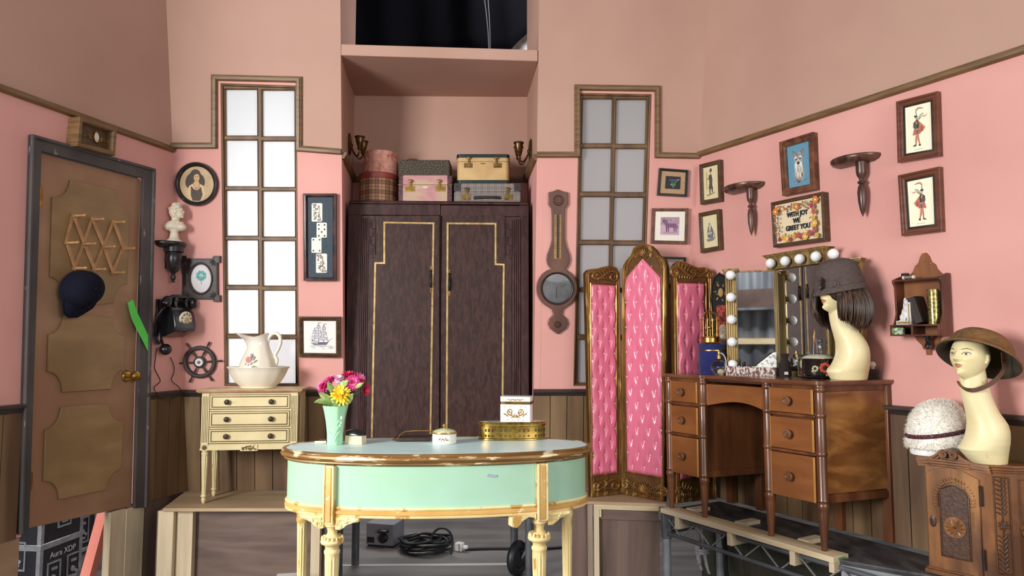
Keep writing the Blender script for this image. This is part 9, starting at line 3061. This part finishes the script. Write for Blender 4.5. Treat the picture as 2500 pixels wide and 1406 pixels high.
# ---- road cases seen through the gap under the door
CASE = mat('black_case_laminate', (38, 38, 44), (30, 30, 36), sc=(9, 9, 9), rough=0.4)
ALU = mat('aluminium_edge', (196, 196, 200), (168, 168, 174), sc=(20, 20, 20), rough=0.35, metal=0.7)
def road_case(o, ang, w, d, z0, z1, label, split, latches, text=None, casters=False):
 t = thing('road_case', label, 'flight case', yaw(o, ang).M, 'road cases behind the door')
 mb = MB(); mb.bx(-w, 0, 0, d, z0, z1); mb.build('case_shell', CASE, t)
 mb = MB(); e = 0.022
 for x in (-w, 0):
  for y in (0, d):
   mb.bx(x - e if x == 0 else x - 0.004, x + 0.004 if x == 0 else x + e, y - 0.004 if y == 0 else y - e, y + e if y == 0 else y + 0.004, z0 - 0.004, z1 + 0.004)
 for z in (z0, z1):
  for y in (0, d):
   mb.bx(-w, 0, y - 0.004 if y == 0 else y - e, y + e if y == 0 else y + 0.004, z - 0.004 if z == z0 else z - e, z + e if z == z0 else z + 0.004)
  for x in (-w, 0):
   mb.bx(x - 0.004 if x == -w else x - e, x + e if x == -w else x + 0.004, 0, d, z - 0.004 if z == z0 else z - e, z + e if z == z0 else z + 0.004)
 for s_ in split:
  mb.bx(-w, 0.005, -0.006, d, s_ - 0.018, s_ + 0.018)
 mb.build('edge_extrusion', ALU, t, bevel=0.002)
 for face, u, z in latches:
  mb = MB()
  R = ID if face == 'f' else Matrix.Translation((0, 0, 0)) @ Matrix.Rotation(PI / 2, 4, 'Z')
  mb.M = R
  x = u if face == 'f' else u
  y = 0.0
  q = [(x - 0.055, z - 0.085), (x + 0.055, z - 0.085), (x + 0.055, z + 0.085), (x - 0.055, z + 0.085)]
  mb.sweep(q, [(0, 0), (0, 0.006), (0.010, 0.006), (0.011, 0.002), (0.011, 0)], y=-0.001); mb.cur = 1
  mb.bx(x - 0.038, x + 0.038, -0.003, 0.0, z - 0.068, z + 0.068); mb.cur = 0
  mb.lathe([(0.018, 0.002), (0.018, 0.010), (0.010, 0.014), (0, 0.014)], 16, (x - 0.005, 0, z - 0.01), RX)
  mb.box((x + 0.012, -0.010, z - 0.022), (0.045, 0.006, 0.018), R=Matrix.Rotation(0.6, 3, 'Y'))
  mb.bx(x - 0.022, x + 0.022, -0.010, -0.003, z + 0.035, z + 0.05); mb.bx(x - 0.022, x + 0.022, -0.010, -0.003, z - 0.06, z - 0.045)
  mb.build('latch', [ALU, CASE], t)
 if text:
  o_ = lettering('Aura XDP', t, 0, 0, 0, 0.05, ink(206, 206, 206), thick=0.0004)
  o_.data.transform(Matrix.Translation((0.006, d * 0.52, text)) @ Matrix.Rotation(PI / 2, 4, 'Z'))
 if casters:
  for x, y in ((-0.08, 0.10), (-0.08, d - 0.10), (-w + 0.08, 0.10)):
   mb = MB(); mb.torus((x, y, 0.05), 0.034, 0.016, Matrix.Rotation(PI / 2, 3, 'Y'), 24, 8); c = mb.build('caster', RUB, t)
   mb = MB(); mb.box((x, y, 0.10), (0.05, 0.06, z0 - 0.10 + 0.01 if z0 > 0.11 else 0.02)); mb.lathe([(0.022, -0.02), (0.022, 0.02)], 14, (x, y, 0.05), Matrix.Rotation(PI / 2, 3, 'Y')); mb.build('caster_fork', STEEL, c)
 return t
cA = V(((127 - 1250) / FPX * 4.30, 4.30, 0))
road_case(cA, -7, 0.55, 0.34, 0.04, 0.92, 'nearest black road case with aluminium edges under the door', (0.29,), [('f', -0.145, 0.24), ('s', 0.30 * 0.6, 0.46), ('s', 0.27, 0.105), ('s', 0.11, 0.10)], text=0.225)
cB = cA + V((0.042, 0.345, 0))
road_case(V(((189 - 1250) / FPX * 4.66, 4.66, 0)), -8, 0.5, 0.26, 0.13, 0.88, 'second black road case just behind the nearest one', (0.44,), [('s', 0.13, 0.27)], casters=True)
road_case(V(((214 - 1250) / FPX * 5.0, 5.0, 0)), -12, 0.5, 0.75, 0.20, 0.95, 'furthest black road case on casters beside the pine post', (), [('s', 0.10, 0.50), ('s', 0.4, 0.55)], casters=True)
a, b = atY(253, 1236, 4.28), atY(203, 1420, 4.18)
t = thing('red_board', 'red painted timber leaning across the gap under the door', 'board', Matrix.Translation(b))
mb = MB(); d = (a - b); e = V((0.030, 0.0, 0.008)); n_ = V((0.012, 0.045, 0))
mb.hexa([-e, e, d * 1.25 + e, d * 1.25 - e], [-e + n_, e + n_, d * 1.25 + e + n_, d * 1.25 - e + n_]); mb.build('timber', mat('red_paint', (236, 140, 122), (224, 122, 104), sc=(6, 6, 3), rough=0.5), t)
# ---- black drape over the niche, with the pale sheet and cable
DRAPE = mat('black_drape_cloth', (11, 11, 16), (8, 8, 12), sc=(3, 3, 1), rough=0.95, spec=0.05)
yD = 6.05
mb = MB()
def dfn(u, v):
 x = -3.2 + 5.6 * u
 hem = 3.3
 xr_0, xr_1 = atY(1240, 100, yD).x, atY(1312, 100, yD).x
 hem = atY(1250, 128, yD).z + max(0.0, x - xr_0) / (xr_1 - xr_0) * (atY(1312, 40, yD).z - atY(1250, 128, yD).z) * 0.9
 z = lerp(hem, 7.2, v)
 return (x, yD + 0.05 * sin(x * 7 + 0.6 * sin(z * 2)) + 0.03 * sin(x * 17 + z) - 0.10 * sin(v * 3), z)
mb.grid(dfn, 140, 24)
dr_ = mb.build('black_drape', DRAPE, recalc=False)
tag(dr_, 'black drape hanging above the pink shelf behind the niche', 'drape')
sd = dr_.modifiers.new('thick', 'SOLIDIFY'); sd.thickness = 0.01
mb = MB(); x0, x1 = atY(1225, 100, 6.35).x, atY(1330, 100, 6.35).x
mb.bx(x0, x1 + 0.6, 6.30, 6.33, 0.0, 4.6)
tag(mb.build('bubble_wrap_sheet', mat('white_bubble_wrap', (226, 226, 222), (196, 196, 192), sc=(24, 24, 24), lo=0.46, hi=0.54, rough=0.4, bump=0.3)), 'white bubble wrap sheet showing past the drape corner', 'sheet')
mb = MB()
for dx_ in (0.0, 0.035):
 a = atY(1178, -30, 5.75) + V((dx_, 0, 0)); b = atY(1192, 60, 5.75) + V((dx_ * 0.5, 0, 0)); c = atY(1194, 150, 5.75) + V((dx_ * 0.2, 0, 0))
 mb.tube(bez(a, lerp(a, b, 0.8), lerp(b, c, 0.3), c, 16), 0.006, 6)
tag(mb.build('hanging_cable', ink(46, 46, 50, 0.6)), 'pair of thin grey cables hanging before the black drape', 'cable')
mb = MB(); p = atY(855, 80, 5.15)
mb.bx(p.x - 0.02, p.x + 0.018, 5.13, 5.20, 3.2, 4.4); tag(mb.build('timber_batten', PINEM), 'pale upright batten behind the left flank above the shelf', 'batten')
area('sheet_fill', (0.6, 5.2, 4.9), (0.35, 6.3, 4.0), 0.4, 0.4, 45)  # added fill, only brightens the bubble wrap corner
mb = MB(); mb.bx(-6, 4, 7.4, 7.5, 0, 4.0); struct('wall_far', mb, mat('dark_far_wall', (62, 60, 62), (50, 48, 50), sc=(2, 2, 2)), label='dark studio wall far behind the set', cat='wall')
